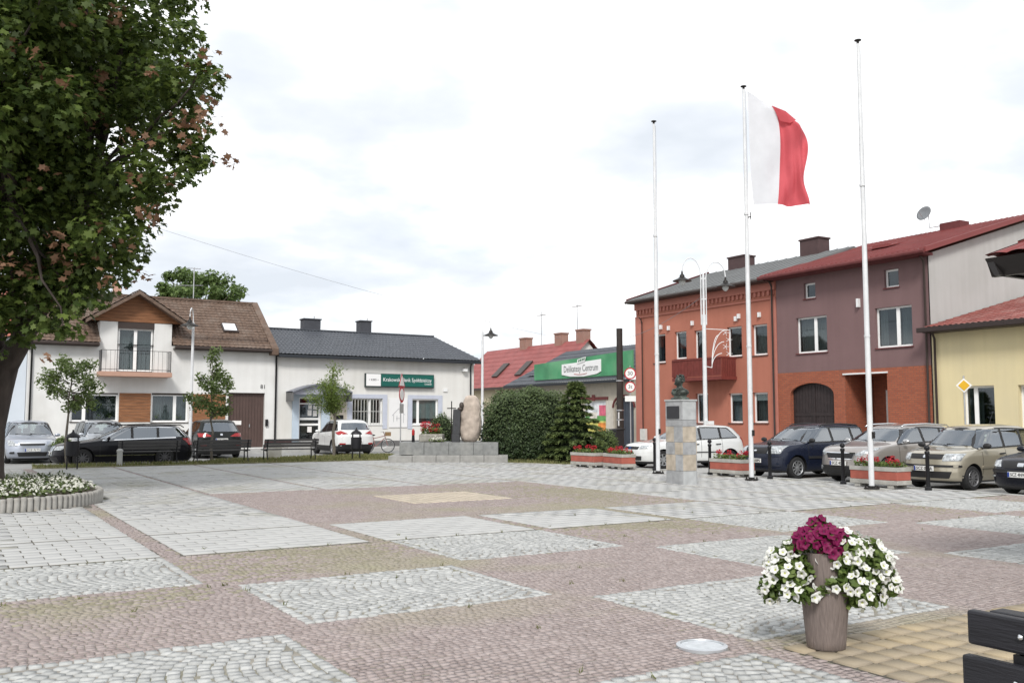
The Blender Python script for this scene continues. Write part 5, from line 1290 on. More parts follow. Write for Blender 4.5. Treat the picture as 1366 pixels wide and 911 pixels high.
# grey beige crossover
gm = paint('greige', (0.36, 0.335, 0.315), 0.5)
q = dict(L=4.16, W=1.74, H=1.53, gz=0.2, hz=0.92, cowl=(1.08, 1.05), wtop=(1.88, 1.44), rtop=(0.42, 1.42), rbase=(0.12, 1.06), belt=1.0, rise=0.09,
         paint=gm, wr=0.33, ax=(0.86, 3.40), dlo_f=(1.30, 1.92), dlo_r=(3.70, 3.40), pil=(2.35, 3.15), gaps=(1.3, 2.35, 3.1), hand=(2.05, 2.9), lowz=0.34, spokes=5,
         pz=(0.52, 0.7), reg='SCZ 40PL', rails=(1.75, 3.75), trim=blk, handmat=gm, mirmat=P('mirror_silver', (0.5, 0.5, 0.5), 0.25, 0.7),
         det=[('front', [(0.44, 0.74), (0.60, 0.72), (0.83, 0.86), (0.84, 0.94), (0.62, 0.86)], M_lamp, 'headlight', 0.01, True),
              ('front', [(-0.40, 0.62), (0.40, 0.62), (0.48, 0.80), (-0.48, 0.80)], M_chrome, 'grille_frame', 0.008, False),
              ('front', [(-0.38, 0.645), (0.38, 0.645), (0.44, 0.775), (-0.44, 0.775)], blk, 'grille', 0.014, False),
              ('front', [(-0.78, 0.24), (0.78, 0.24), (0.72, 0.46), (-0.72, 0.46)], blk, 'air_intake', 0.010, False),
              ('front', [(0.58, 0.36), (0.68, 0.36), (0.68, 0.45), (0.58, 0.45)], M_lamp, 'fog_light', 0.018, True)])
car('parked_car', 'grey beige crossover with silver roof rails behind the nearest red planter', q, (21.95, 16.25, -0.07), R(-2), 'cars parked nose in along the square')
# gold hatchback
gd = paint('pale_gold', (0.40, 0.365, 0.285), 0.5)
q = dict(L=3.54, W=1.60, H=1.53, gz=0.19, hz=0.88, cowl=(0.86, 0.99), wtop=(1.45, 1.43), rtop=(0.2, 1.42), rbase=(0.08, 1.02), belt=0.95, rise=0.07, tumble=0.78,
         paint=gd, wr=0.285, ax=(0.72, 3.02), dlo_f=(0.98, 1.46), dlo_r=(3.16, 3.05), pil=(2.0, 2.75), gaps=(1.08, 2.0, 2.7), hand=(1.75, 2.5), strip=(1.05, 2.65, 0.5, 0.06, gd),
         spokes=10, pz=(0.50, 0.7), reg='SCZ 0P5A', mirmat=blk, handmat=blk, aerial=(2.6, 0.32), rimmat=P('dark_alloy', (0.28, 0.28, 0.29), 0.35, 0.7),
         det=[('front', [(0.42, 0.68), (0.74, 0.69), (0.76, 0.86), (0.44, 0.85)], M_lamp, 'headlight', 0.01, True),
              ('front', [(-0.41, 0.72), (0.41, 0.72), (0.43, 0.84), (-0.43, 0.84)], blk, 'grille', 0.008, False),
              ('front', [(-0.05, 0.75), (0.05, 0.75), (0.05, 0.82), (-0.05, 0.82)], M_chrome, 'emblem', 0.02, False),
              ('front', [(-0.76, 0.54), (0.76, 0.54), (0.76, 0.59), (-0.76, 0.59)], blk, 'bumper_strip', 0.016, False),
              ('front', [(-0.55, 0.28), (0.55, 0.28), (0.62, 0.44), (-0.62, 0.44)], blk, 'air_intake', 0.010, False)])
car('parked_car', 'pale gold upright hatchback in front of the yellow house', q, (21.62, 13.8, -0.07), R(-1), 'cars parked nose in along the square')
# black hatchback at the right edge
bk = P('paint_blue_black', (0.010, 0.011, 0.018), 0.22, 0.0, var=0.04, spec=0.4)
q = dict(L=4.11, W=1.71, H=1.42, gz=0.17, hz=0.79, cowl=(1.2, 0.94), wtop=(1.95, 1.32), rtop=(0.5, 1.31), rbase=(0.1, 0.96), belt=0.90, rise=0.06,
         paint=bk, wr=0.3, ax=(0.88, 3.49), dlo_f=(1.40, 1.98), dlo_r=(3.6, 3.35), pil=(2.3, 3.1), gaps=(1.35, 2.3, 3.1), hand=(2.0, 2.85), spokes=6, pz=(0.47, 0.7), reg='SCZ 4NW06',
         det=[('front', [(0.46, 0.62), (0.76, 0.63), (0.78, 0.76), (0.52, 0.77)], M_lamp, 'headlight', 0.01, True),
              ('front', [(-0.40, 0.60), (0.40, 0.60), (0.46, 0.76), (-0.46, 0.76)], blk, 'grille', 0.008, False),
              ('front', [(-0.07, 0.64), (0.07, 0.64), (0.07, 0.72), (-0.07, 0.72)], M_chrome, 'emblem', 0.02, False),
              ('front', [(-0.80, 0.50), (0.80, 0.50), (0.80, 0.57), (-0.80, 0.57)], blk, 'bumper_strip', 0.016, False),
              ('front', [(0.62, 0.40), (0.78, 0.40), (0.78, 0.44), (0.62, 0.44)], M_lamp, 'fog_light', 0.014, True)])
car('parked_car', 'black hatchback cut off by the right edge, plate towards the square', q, (21.7, 11.35, -0.07), R(-2), 'cars parked nose in along the square')
# white hatchback behind the bust
wt = paint('white', (0.66, 0.67, 0.66), 0.0, 0.3)
q = dict(L=4.25, W=1.70, H=1.46, gz=0.18, hz=0.80, cowl=(1.15, 0.95), wtop=(1.95, 1.35), rtop=(0.42, 1.33), rbase=(0.08, 0.98), belt=0.91, rise=0.10,
         paint=wt, wr=0.30, ax=(0.86, 3.46), dlo_f=(1.38, 2.02), dlo_r=(3.78, 3.42), pil=(2.32, 3.12), gaps=(1.32, 2.32, 3.15), hand=(2.02, 2.88), handmat=blk, spokes=7, pz=(0.48, 0.7), reg='SCZ 72EM',
         strip=(1.25, 3.0, 0.52, 0.03, blk), lowz=0.26,
         det=[('front', [(0.50, 0.66), (0.78, 0.68), (0.79, 0.78), (0.54, 0.78)], M_lamp, 'headlight', 0.01, True),
              ('front', [(-0.46, 0.64), (0.46, 0.64), (0.48, 0.73), (-0.48, 0.73)], blk, 'grille', 0.008, False),
              ('front', [(-0.06, 0.66), (0.06, 0.66), (0.06, 0.71), (-0.06, 0.71)], P('oval_blue', (0.02, 0.06, 0.25), 0.3), 'emblem', 0.02, False),
              ('front', [(-0.60, 0.28), (0.60, 0.28), (0.64, 0.42), (-0.64, 0.42)], blk, 'air_intake', 0.010, False),
              ('rear', [(0.52, 0.74), (0.74, 0.74), (0.74, 1.02), (0.60, 1.02)], M_tail, 'tail_light', 0.01, True)])
car('parked_car', 'white hatchback parked behind the bust pillar and the flag poles', q, (21.95, 24.55, -0.07), R(-11), 'cars parked nose in along the square')
# black estate
q = dict(L=4.77, W=1.82, H=1.49, gz=0.17, hz=0.78, cowl=(1.38, 0.97), wtop=(2.28, 1.38), rtop=(0.52, 1.38), rbase=(0.14, 1.0), belt=0.93, rise=0.09,
         paint=P('paint_black', (0.008, 0.008, 0.011), 0.22, 0.0, var=0.04, coat=0.0, spec=0.35), wr=0.325, ax=(0.95, 3.66), dlo_f=(1.60, 2.30), dlo_r=(4.38, 4.08), pil=(2.55, 3.42), gaps=(1.5, 2.55, 3.42), hand=(2.25, 3.15), trim=M_chrome,
         strip=(1.35, 3.35, 0.40, 0.025, M_chrome), spokes=10, rimmat=P('shadow_alloy', (0.10, 0.10, 0.105), 0.4, 0.6), pz=(0.5, 0.72), rails=(1.95, 4.35), railmat=blk, reg='SCZ 5KR8',
         det=[('front', [(0.48, 0.60), (0.82, 0.62), (0.86, 0.76), (0.56, 0.75)], M_lamp, 'headlight', 0.01, True),
              ('front', [(-0.40, 0.42), (0.40, 0.42), (0.44, 0.74), (-0.44, 0.74)], M_chrome, 'grille', 0.008, False),
              ('front', [(-0.75, 0.24), (0.75, 0.24), (0.7, 0.38), (-0.7, 0.38)], blk, 'air_intake', 0.010, False),
              ('rear', [(0.56, 0.76), (0.87, 0.74), (0.87, 0.98), (0.62, 1.0)], M_tail, 'tail_light', 0.012, True)])
car('parked_car', 'black estate car parked broadside behind the benches', q, (5.62, 36.15, -0.10), R(0), 'cars parked by the left-hand row')
# silver people carriers
def mpv(pa, reg): return dict(L=4.47, W=1.80, H=1.64, gz=0.18, hz=0.86, cowl=(1.08, 1.04), wtop=(1.95, 1.52), rtop=(0.25, 1.50), rbase=(0.1, 1.06), belt=0.98, rise=0.06,
         paint=pa, wr=0.315, ax=(0.92, 3.62), dlo_f=(1.32, 1.98), dlo_r=(4.1, 4.0), pil=(2.45, 3.3), gaps=(1.35, 2.45, 3.35), hand=(2.1, 3.0), spokes=7, pz=(0.52, 0.8), reg=reg,
         det=[('front', [(0.50, 0.66), (0.80, 0.68), (0.84, 0.90), (0.64, 0.86)], M_lamp, 'headlight', 0.01, True),
              ('front', [(-0.44, 0.70), (0.44, 0.70), (0.50, 0.84), (-0.50, 0.84)], M_chrome, 'grille_bar', 0.008, False),
              ('front', [(-0.40, 0.69), (0.40, 0.69), (0.45, 0.76), (-0.45, 0.76)], blk, 'grille', 0.013, False),
              ('front', [(-0.46, 0.28), (0.46, 0.28), (0.52, 0.44), (-0.52, 0.44)], blk, 'air_intake', 0.010, False),
              ('front', [(0.60, 0.38), (0.76, 0.38), (0.76, 0.45), (0.60, 0.47)], blk, 'fog_light', 0.012, True)])
car('parked_car', 'silver blue people carrier facing the square beside the maple trunk', mpv(paint('silver_blue', (0.36, 0.39, 0.45), 0.5), 'SCZ 7LT2'), (2.95, 41.6, -0.10), R(90), 'cars parked by the left-hand row')
car('parked_car', 'pale silver people carrier half hidden behind the black estate', mpv(paint('pale_silver', (0.50, 0.53, 0.57), 0.4), 'SCZ 19UC'), (5.75, 42.3, -0.10), R(94), 'cars parked by the left-hand row')
# dark SUV seen from behind
q = dict(L=4.6, W=1.88, H=1.66, gz=0.2, hz=0.98, cowl=(1.35, 1.12), wtop=(2.1, 1.55), rtop=(0.55, 1.53), rbase=(0.14, 1.12), belt=1.05, rise=0.08,
         paint=P('paint_dark_green', (0.008, 0.010, 0.009), 0.22, 0.0, var=0.04, spec=0.35), wr=0.36, ax=(0.9, 3.75), dlo_f=(1.55, 2.15), dlo_r=(4.1, 3.75), pil=(2.6, 3.35), gaps=(1.5, 2.6, 3.4), hand=(2.25, 3.1), lowz=0.38, plates=('rear',), pz=(0.5, 0.80), reg='SCZ 1XH4',
         det=[('rear', [(0.36, 0.94), (0.90, 0.92), (0.91, 1.08), (0.60, 1.07)], M_tail, 'tail_light', 0.012, True),
              ('rear', [(-0.05, 0.98), (0.05, 0.98), (0.05, 1.06), (-0.05, 1.06)], M_chrome, 'emblem', 0.02, False),
              ('rear', [(-0.88, 0.24), (0.88, 0.24), (0.86, 0.52), (-0.86, 0.52)], blk, 'bumper', 0.012, False),
              ('rear', [(0.60, 0.56), (0.84, 0.56), (0.84, 0.61), (0.60, 0.61)], M_tail, 'reflector', 0.014, True)])
car('parked_car', 'dark sport utility car with its tail towards the square by the brown gate', q, (10.15, 42.5, -0.10), R(-90), 'cars parked by the left-hand row')
# white SUV seen from behind
q = dict(L=4.41, W=1.82, H=1.66, gz=0.2, hz=0.98, cowl=(1.15, 1.08), wtop=(1.95, 1.54), rtop=(0.50, 1.52), rbase=(0.16, 1.14), belt=1.02, rise=0.14,
         paint=MATS['paint_white'], wr=0.35, ax=(0.88, 3.52), dlo_f=(1.35, 2.0), dlo_r=(3.95, 3.55), pil=(2.45, 3.2), gaps=(1.4, 2.45, 3.25), hand=(2.1, 2.95), lowz=0.46, plates=('rear',), pz=(0.5, 0.62), reg='SCZ 66NA', rwz=1.18,
         det=[('rear', [(0.40, 1.0), (0.84, 0.95), (0.90, 1.06), (0.70, 1.14)], M_tail, 'tail_light', 0.012, True),
              ('rear', [(-0.86, 0.24), (0.86, 0.24), (0.84, 0.52), (-0.84, 0.52)], blk, 'bumper', 0.012, False),
              ('rear', [(0.54, 0.52), (0.80, 0.52), (0.80, 0.58), (0.54, 0.58)], M_tail, 'reflector', 0.014, True)])
car('parked_car', 'white sport utility car with its tail towards the square in front of the bank', q, (16.35, 42.45, -0.10), R(-92), 'cars parked by the left-hand row')
# ------------------------------------------------------------------ trees and plants
def cw(X, d_, z=0.0):
    """a point X metres to the right and d_ metres ahead of the viewpoint, in the square's axes"""
    return Vector((X * CY + d_ * SY, -X * SY + d_ * CY, z))
M_bark = P('maple_bark', (0.060, 0.048, 0.042), 0.95, var=0.35, scale=6, bump=0.8, bscale=14, stretch=(1, 1, 0.25))
M_bark2 = P('young_bark', (0.13, 0.115, 0.095), 0.9, var=0.25, scale=8, bump=0.4, bscale=30)
M_maple = P('maple_leaf', (0.050, 0.085, 0.018), 0.55, var=0.25, scale=1.2, attr='tint', col2=(0.165, 0.225, 0.050), trans=0.38)
M_mapler = P('maple_young_leaf', (0.27, 0.14, 0.08), 0.6, var=0.25, scale=2, attr='tint', col2=(0.32, 0.19, 0.12), trans=0.3)
M_young = P('young_leaf', (0.12, 0.172, 0.05), 0.55, var=0.2, scale=2, attr='tint', col2=(0.21, 0.275, 0.10), trans=0.45)
M_lime = P('lime_leaf', (0.125, 0.185, 0.04), 0.55, var=0.2, scale=2, attr='tint', col2=(0.24, 0.31, 0.085), trans=0.45)
M_walnut = P('walnut_leaf', (0.085, 0.14, 0.04), 0.55, var=0.2, scale=0.6, attr='tint', col2=(0.19, 0.27, 0.085), trans=0.4)
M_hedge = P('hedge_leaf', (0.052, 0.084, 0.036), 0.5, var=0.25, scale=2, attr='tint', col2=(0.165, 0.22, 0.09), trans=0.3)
M_spruce = P('spruce_needle', (0.055, 0.092, 0.036), 0.6, var=0.2, scale=2, attr='tint', col2=(0.20, 0.25, 0.08), trans=0.25)
M_twig = P('dark_twigs', (0.03, 0.032, 0.02), 0.95, var=0.3, scale=5)
def crown_obj(name, pts, nrm, size, shape, mat, root, tint=None, jitter=0.7, cup=0.15, extra=None):
    sz = size * rng.uniform(0.7, 1.25, len(pts))
    V, st, ix = leaves(pts, sz, shape, nrm, jitter, cup)
    V = V - np.array(ORG[root.name])
    t = rng.random(len(st)) if tint is None else tint
    return link(name, np_mesh(name, V, st, ix, mat, t), root)
def limb_path(a, b, bend=0.15, n=6):
    a, b = Vector(a), Vector(b); L_ = (b - a).length; o = []
    off = Vector((random.gauss(0, 1), random.gauss(0, 1), random.uniform(0.0, 0.6))) * L_ * bend
    for k in range(n + 1):
        t = k / n; o.append(a.lerp(b, t) + off * math.sin(math.pi * t) * 0.7 + Vector((random.gauss(0, 1), random.gauss(0, 1), random.gauss(0, 1))) * L_ * 0.015)
    return o
def taper(r0, r1, n): return [r0 + (r1 - r0) * (k / n) ** 0.8 for k in range(n + 1)]

# ---- big maple
random.seed(21); rng = np.random.default_rng(21)
base = cw(-11.32, 20.0, 0.1)
MT = thing('maple_tree', 'large dark maple with a leaning trunk in the flower bed', 'tree', base)
cc = cw(-12.0, 19.6, 9.8)
g = MB()
stem = [cw(-11.32, 20.0, 0.0), cw(-11.30, 20.0, 0.5), cw(-11.26, 20.0, 1.4), cw(-11.12, 20.0, 2.2), cw(-10.95, 19.95, 2.8)]
g.tube(stem, [0.52, 0.42, 0.37, 0.36, 0.34], 16)
for pth, r0, r1 in (([(-10.95, 19.95, 2.6), (-10.45, 19.8, 3.3), (-9.85, 19.6, 4.2), (-9.2, 19.4, 5.6), (-8.6, 19.2, 7.6), (-8.2, 19.0, 9.6)], 0.27, 0.06),
                    ([(-11.1, 20.0, 2.6), (-11.3, 20.1, 3.8), (-11.7, 20.3, 5.8), (-11.6, 20.1, 8.5), (-11.4, 19.8, 12.0)], 0.28, 0.05),
                    ([(-11.2, 20.0, 2.7), (-12.0, 19.8, 4.0), (-13.1, 19.3, 6.0), (-13.8, 18.8, 8.6)], 0.22, 0.05),
                    ([(-10.6, 19.85, 3.2), (-10.3, 19.2, 4.5), (-10.2, 18.4, 6.2)], 0.13, 0.04),
                    ([(-11.2, 20.1, 3.6), (-11.0, 21.3, 5.2), (-10.6, 22.6, 7.4)], 0.15, 0.04)):
    q = [cw(*p) for p in pth]; n = len(q) - 1; g.tube(q, taper(r0, r1, n), 10)
cs = []; rs = []
for k in range(210):
    d_ = Vector((random.gauss(0, 1), random.gauss(0, 1), random.gauss(0, 1))).normalized()
    r_ = random.uniform(0.62, 0.93) if k < 160 else random.uniform(0.15, 0.62)
    c = cc + Vector((d_.x * 5.0 * r_, d_.y * 5.0 * r_, d_.z * 5.6 * r_))
    if c.z < 4.7: continue
    cs.append(c); rs.append(random.uniform(0.75, 1.25))
for X, d_, z, r_ in ((-8.9, 18.6, 4.3, 0.55), (-8.3, 18.9, 4.6, 0.5), (-9.6, 18.4, 3.9, 0.6), (-10.1, 18.8, 3.7, 0.6), (-10.5, 18.3, 4.3, 0.8), (-9.0, 19.2, 5.0, 0.7), (-9.7, 18.9, 3.3, 0.45), (-7.9, 18.7, 5.4, 0.7), (-11.0, 17.6, 4.6, 0.8), (-7.2, 18.8, 6.3, 0.55), (-8.6, 18.5, 3.75, 0.38), (-6.25, 18.9, 7.0, 0.5), (-10.0, 17.6, 4.9, 0.8), (-9.2, 17.4, 5.3, 0.7), (-10.4, 18.4, 3.4, 0.5), (-9.9, 18.9, 4.5, 0.7), (-9.3, 18.6, 4.8, 0.7), (-10.5, 18.9, 5.0, 0.8), (-9.2, 18.9, 3.55, 0.42), (-9.9, 18.4, 2.95, 0.36), (-10.7, 17.9, 5.4, 0.9), (-9.4, 19.6, 4.2, 0.6), (-8.5, 19.2, 4.4, 0.45), (-10.9, 18.6, 3.9, 0.55), (-8.0, 19.0, 4.9, 0.5), (-9.1, 20.4, 4.6, 0.8), (-10.2, 20.8, 4.7, 0.9), (-8.3, 20.2, 5.4, 0.8), (-7.7, 19.4, 6.2, 0.7), (-11.5, 15.6, 6.2, 1.0), (-10.2, 15.4, 7.2, 1.0), (-9.0, 15.8, 6.6, 0.9), (-11.0, 15.0, 8.4, 1.1), (-9.8, 14.9, 9.2, 1.1), (-12.2, 15.2, 8.0, 1.1), (-8.8, 15.6, 8.2, 1.0), (-11.8, 16.4, 5.4, 0.9), (-10.3, 16.2, 5.9, 0.8), (-10.5, 14.9, 10.4, 1.1), (-9.2, 15.4, 10.8, 1.1), (-12.2, 15.0, 9.8, 1.1), (-8.1, 16.5, 7.4, 0.9), (-8.0, 16.2, 9.4, 1.0), (-9.0, 18.2, 5.9, 0.8), (-8.5, 18.0, 6.9, 0.8), (-8.2, 17.8, 7.9, 0.8), (-8.0, 17.6, 8.9, 0.8), (-9.5, 17.9, 4.6, 0.6), (-9.3, 18.4, 6.4, 0.7), (-10.3, 17.8, 3.3, 0.45), (-9.6, 17.9, 3.7, 0.5), (-10.6, 18.2, 3.0, 0.4), (-9.0, 18.3, 4.2, 0.45), (-8.4, 18.6, 4.3, 0.4), (-10.9, 17.6, 3.7, 0.5)):
    cs.append(cw(X - 0.38, d_, z)); rs.append(r_)
for px_, py_, r_ in ((215, -10, 0.75), (232, 40, 0.6), (255, 85, 0.55), (268, 108, 0.4), (240, 130, 0.6), (245, 165, 0.55), (243, 205, 0.6), (225, 232, 0.5), (255, 222, 0.36), (200, 262, 0.55), (178, 300, 0.5), (168, 335, 0.5), (150, 362, 0.45), (205, 100, 0.8), (205, 180, 0.8), (170, 230, 0.8), (160, 150, 0.9), (120, 250, 0.9), (130, 310, 0.8), (110, 360, 0.7), (165, 60, 0.9), (90, 330, 0.8), (60, 380, 0.7), (100, 405, 0.5), (125, 395, 0.4), (55, 430, 0.5), (85, 440, 0.4)):
    dd = random.uniform(17.6, 19.2); cs.append(cw((px_ - 683) / 1241 * dd, dd, 1.6 + (558 - py_) / 1241 * dd * 1.012)); rs.append(r_)
for c in cs[::3]:
    a = min((cw(-8.9, 19.3, 6.5), cw(-11.6, 20.2, 7.0), cw(-13.3, 19.1, 7.0), cw(-9.8, 17.7, 6.0), cw(-10.8, 22.0, 6.5)), key=lambda p: (p - c).length)
    p = limb_path(a, c, 0.12); g.tube(p, taper(0.06, 0.012, len(p) - 1), 5)
g.build('trunk', M_bark, MT, auto=60)
per = [int(400 * (r_ / 1.0) ** 2) for r_ in rs]
pts, nn = clump_points(np.array([tuple(c) for c in cs]), rs, per, 0.75, 0.5)
keep = pts[:, 2] > 2.6; pts, nn = pts[keep], nn[keep]
nn = nn * 0.6 + np.array([0, 0, 0.9])
crown_obj('crown', pts, nn, 0.155, 'maple', M_maple, MT, rng.random(len(pts)) ** 1.4, 0.55)
rp = []; rn = []
viewd = np.array(tuple(cw(0, 0, 0)))
fro = [c for c in cs if (c - cc).dot(Vector((0, 0, 4)) - cc) > 0 or c.z < 6]
for k in range(210):
    c = random.choice(fro); v = (Vector((0, 0, 1.6)) - c).normalized() + Vector((random.gauss(0, .6), random.gauss(0, .6), random.gauss(0, .6) + 0.3))
    p = c + v.normalized() * random.uniform(0.9, 1.2)
    n = random.randint(4, 11)
    rp.append(np.array(tuple(p)) + rng.normal(0, 0.10, (n, 3))); rn.append(np.tile([0, 0, 1.0], (n, 1)))
crown_obj('young_foliage', np.concatenate(rp), np.concatenate(rn), 0.15, 'maple', M_mapler, MT, None, 0.7)

# ---- smaller trees
random.seed(33); rng = np.random.default_rng(33)
def small_tree(name, label, base, cz, rx, rz, n, leaf, mat, trunk_r=0.045, shape='oval', size=0.10, clumps=26, group=None, spike=0.0, stake=False, flat=0.8):
    T = thing(name, label, 'tree', base, 0, group); bx_, by_, bz_ = base
    g = MB(); top = Vector((bx_, by_, cz + rz * 0.5))
    p = limb_path((bx_, by_, bz_ - 0.02), top, 0.01); g.tube(p, taper(trunk_r, trunk_r * 0.35, len(p) - 1), 8)
    cs_ = []
    for k in range(clumps):
        d_ = Vector((random.gauss(0, 1), random.gauss(0, 1), random.gauss(0, 1))).normalized() * random.uniform(0.45, 0.95)
        c = Vector((bx_ + d_.x * rx, by_ + d_.y * rx, cz + d_.z * rz)); cs_.append(c)
    if spike: cs_ += [Vector((bx_ + random.gauss(0, 0.1), by_, cz + rz + spike * k / 3)) for k in range(3)]
    for c in cs_:
        zz = max(bz_ + 0.4, min(c.z - 0.25, top.z)); a = Vector((bx_, by_, zz)).lerp(c, 0.05); p = limb_path(a, c, 0.1, 4); g.tube(p, taper(trunk_r * 0.3, 0.006, len(p) - 1), 5)
    g.build('trunk', M_bark2, T, auto=60)
    rr = [random.uniform(0.26, 0.42) * (rx / 0.95) ** 0.8 for _ in cs_]
    pts, nn = clump_points(np.array([tuple(c) for c in cs_]), rr, [n // len(cs_)] * len(cs_), flat, 0.45)
    crown_obj('crown', pts, nn * 0.5 + np.array([0, 0, 0.8]), size, shape, mat, T, None, 0.6)
    return T
small_tree('young_tree', 'young round-headed tree in front of the silver people carrier', (3.62, 34.3, 0.03), 2.75, 0.95, 1.15, 2600, 'oval', M_young, 0.055, size=0.12, group='young trees on the verge')
small_tree('young_tree', 'young full-headed tree in front of the brown gate', (8.5, 35.3, 0.03), 2.55, 0.88, 1.05, 3000, 'oval', M_young, 0.055, size=0.12, group='young trees on the verge', spike=0.75)
T = thing('young_tree', 'young lime green tree with upswept branches before the bank door', 'tree', (13.92, 37.0, 0.03), 0, 'young trees on the verge')
g = MB(); b0 = Vector((13.92, 37.0, 0.03)); pts = []; nn = []
g.tube(limb_path(b0, b0 + Vector((0.03, 0, 2.1)), 0.01), taper(0.07, 0.05, 6), 8)
for k in range(15):
    a = random.uniform(0, 6.28); el = random.uniform(0.25, 1.2) if k < 12 else 1.45; L_ = random.uniform(0.9, 1.45) if k < 12 else 1.7
    tip = b0 + Vector((math.cos(a) * math.cos(el) * L_ * 1.05, math.sin(a) * math.cos(el) * L_ * 1.05, 1.95 + math.sin(el) * L_))
    p = limb_path(b0 + Vector((0, 0, random.uniform(1.6, 2.0))), tip, 0.08); g.tube(p, taper(0.022, 0.006, 6), 5)
    for q in p[1:]:
        n = 44; pts.append(np.array(tuple(q)) + rng.normal(0, 0.125, (n, 3))); nn.append(rng.normal(0, 0.6, (n, 3)) + [0, 0, 0.8])
g.build('trunk', M_bark2, T, auto=60)
crown_obj('crown', np.concatenate(pts), np.concatenate(nn), 0.14, 'long', M_lime, T, None, 0.6)
WT = thing('walnut_tree', 'broad bright green tree rising behind the brown roof', 'tree', (17.3, 77.2, -0.1))
g = MB(); wb = Vector((17.3, 77.2, -0.1)); g.tube([wb, wb + Vector((0.1, 0, 4)), wb + Vector((0, 0.2, 9))], [0.4, 0.32, 0.2], 10); cs = []
for k in range(60):
    d_ = Vector((random.gauss(0, 1), random.gauss(0, 1), random.gauss(0, 1))).normalized() * random.uniform(0.4, 0.97)
    c = wb + Vector((d_.x * 3.9, d_.y * 3.9, 11.3 + d_.z * 3.4)); cs.append(c)
    p = limb_path(wb + Vector((0, 0, random.uniform(6.5, 9.5))), c, 0.12, 4); g.tube(p, taper(0.09, 0.02, 4), 5)
g.build('trunk', M_bark2, WT, auto=60)
pts, nn = clump_points(np.array([tuple(c) for c in cs]), [random.uniform(0.6, 1.1) for _ in cs], [240] * len(cs), 0.75, 0.45)
crown_obj('crown', pts, nn * 0.5 + np.array([0, 0, 0.8]), 0.30, 'oval', M_walnut, WT, None, 0.6)

# ---- hedge, spruce, shrubs
def shrub(name, label, centre, rad, n, size, mat, box=2.6, group=None, tone=None, cat='shrub', ax=None):
    """rounded block of leaves around a twiggy core"""
    T = thing(name, label, cat, (centre[0], centre[1], 0.0), 0, group)
    ax = ax or (Vector((1, 0, 0)), Vector((0, 1, 0)))
    def sq(d_):
        k = (abs(d_[0]) ** box + abs(d_[1]) ** box + abs(d_[2]) ** box) ** (-1 / box); return d_ * k
    dirs = rng.normal(0, 1, (n, 3)); dirs /= np.linalg.norm(dirs, axis=1)[:, None]
    k = (np.abs(dirs) ** box).sum(1) ** (-1 / box)
    lump = 1 + 0.07 * np.sin(dirs[:, 0] * 9 + 1) * np.sin(dirs[:, 2] * 8) + 0.05 * np.sin(dirs[:, 1] * 13 + dirs[:, 0] * 5)
    q = dirs * k[:, None] * (lump * rng.uniform(0.80, 1.04, n))[:, None]
    loc = np.array(centre) + q[:, 0:1] * np.array(tuple(ax[0])) * rad[0] + q[:, 1:2] * np.array(tuple(ax[1])) * rad[1] + q[:, 2:3] * np.array([0, 0, 1.0]) * rad[2]
    ok = loc[:, 2] > 0.03
    wn_ = q[:, 0:1] * np.array(tuple(ax[0])) + q[:, 1:2] * np.array(tuple(ax[1])) + q[:, 2:3] * np.array([0, 0, 1.0])
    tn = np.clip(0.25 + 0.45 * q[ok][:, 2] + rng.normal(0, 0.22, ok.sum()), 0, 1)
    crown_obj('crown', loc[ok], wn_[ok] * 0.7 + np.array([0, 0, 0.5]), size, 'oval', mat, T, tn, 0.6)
    mb = MB()
    for _ in range(90):
        d_ = rng.normal(0, 1, 3); d_ /= np.linalg.norm(d_); s_ = sq(d_) * 0.8
        e_ = Vector(centre) + ax[0] * s_[0] * rad[0] + ax[1] * s_[1] * rad[1] + Vector((0, 0, s_[2] * rad[2]))
        if e_.z < 0.1: e_.z = 0.1
        a_ = Vector((centre[0], centre[1], 0)) + ax[0] * random.uniform(-0.7, 0.7) * rad[0]
        mb.tube(limb_path(a_, e_, 0.1, 3), taper(0.02, 0.006, 3), 4)
    mb.build('stem', M_twig, T)
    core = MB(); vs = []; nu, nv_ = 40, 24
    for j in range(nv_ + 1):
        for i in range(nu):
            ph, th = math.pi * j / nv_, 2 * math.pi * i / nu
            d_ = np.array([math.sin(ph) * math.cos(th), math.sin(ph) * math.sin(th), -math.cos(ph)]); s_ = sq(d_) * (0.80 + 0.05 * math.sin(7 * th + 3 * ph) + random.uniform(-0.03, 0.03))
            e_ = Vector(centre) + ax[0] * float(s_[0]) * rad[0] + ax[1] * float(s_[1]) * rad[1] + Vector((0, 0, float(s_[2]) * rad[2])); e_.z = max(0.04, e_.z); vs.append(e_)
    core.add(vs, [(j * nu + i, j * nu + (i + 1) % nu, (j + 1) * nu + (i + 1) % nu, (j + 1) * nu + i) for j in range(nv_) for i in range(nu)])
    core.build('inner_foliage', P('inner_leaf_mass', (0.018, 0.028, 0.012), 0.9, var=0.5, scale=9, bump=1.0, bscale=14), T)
    return T
axr = Vector((CY, -SY, 0)); axf = Vector((SY, CY, 0))
hc = cw((706 - 683) / 1241 * 35.6, 35.6)
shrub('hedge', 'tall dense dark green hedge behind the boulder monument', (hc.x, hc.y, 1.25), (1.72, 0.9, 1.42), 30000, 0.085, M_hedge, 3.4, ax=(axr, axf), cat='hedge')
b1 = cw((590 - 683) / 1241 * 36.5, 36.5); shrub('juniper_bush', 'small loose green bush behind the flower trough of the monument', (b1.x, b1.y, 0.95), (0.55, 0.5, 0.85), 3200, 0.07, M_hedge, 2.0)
b1 = cw((804 - 683) / 1241 * 36.5, 36.5); shrub('low_bush', 'low bright green bush between the spruce and the black bin', (b1.x, b1.y, 0.55), (0.55, 0.5, 0.65), 3200, 0.07, M_young, 2.2)
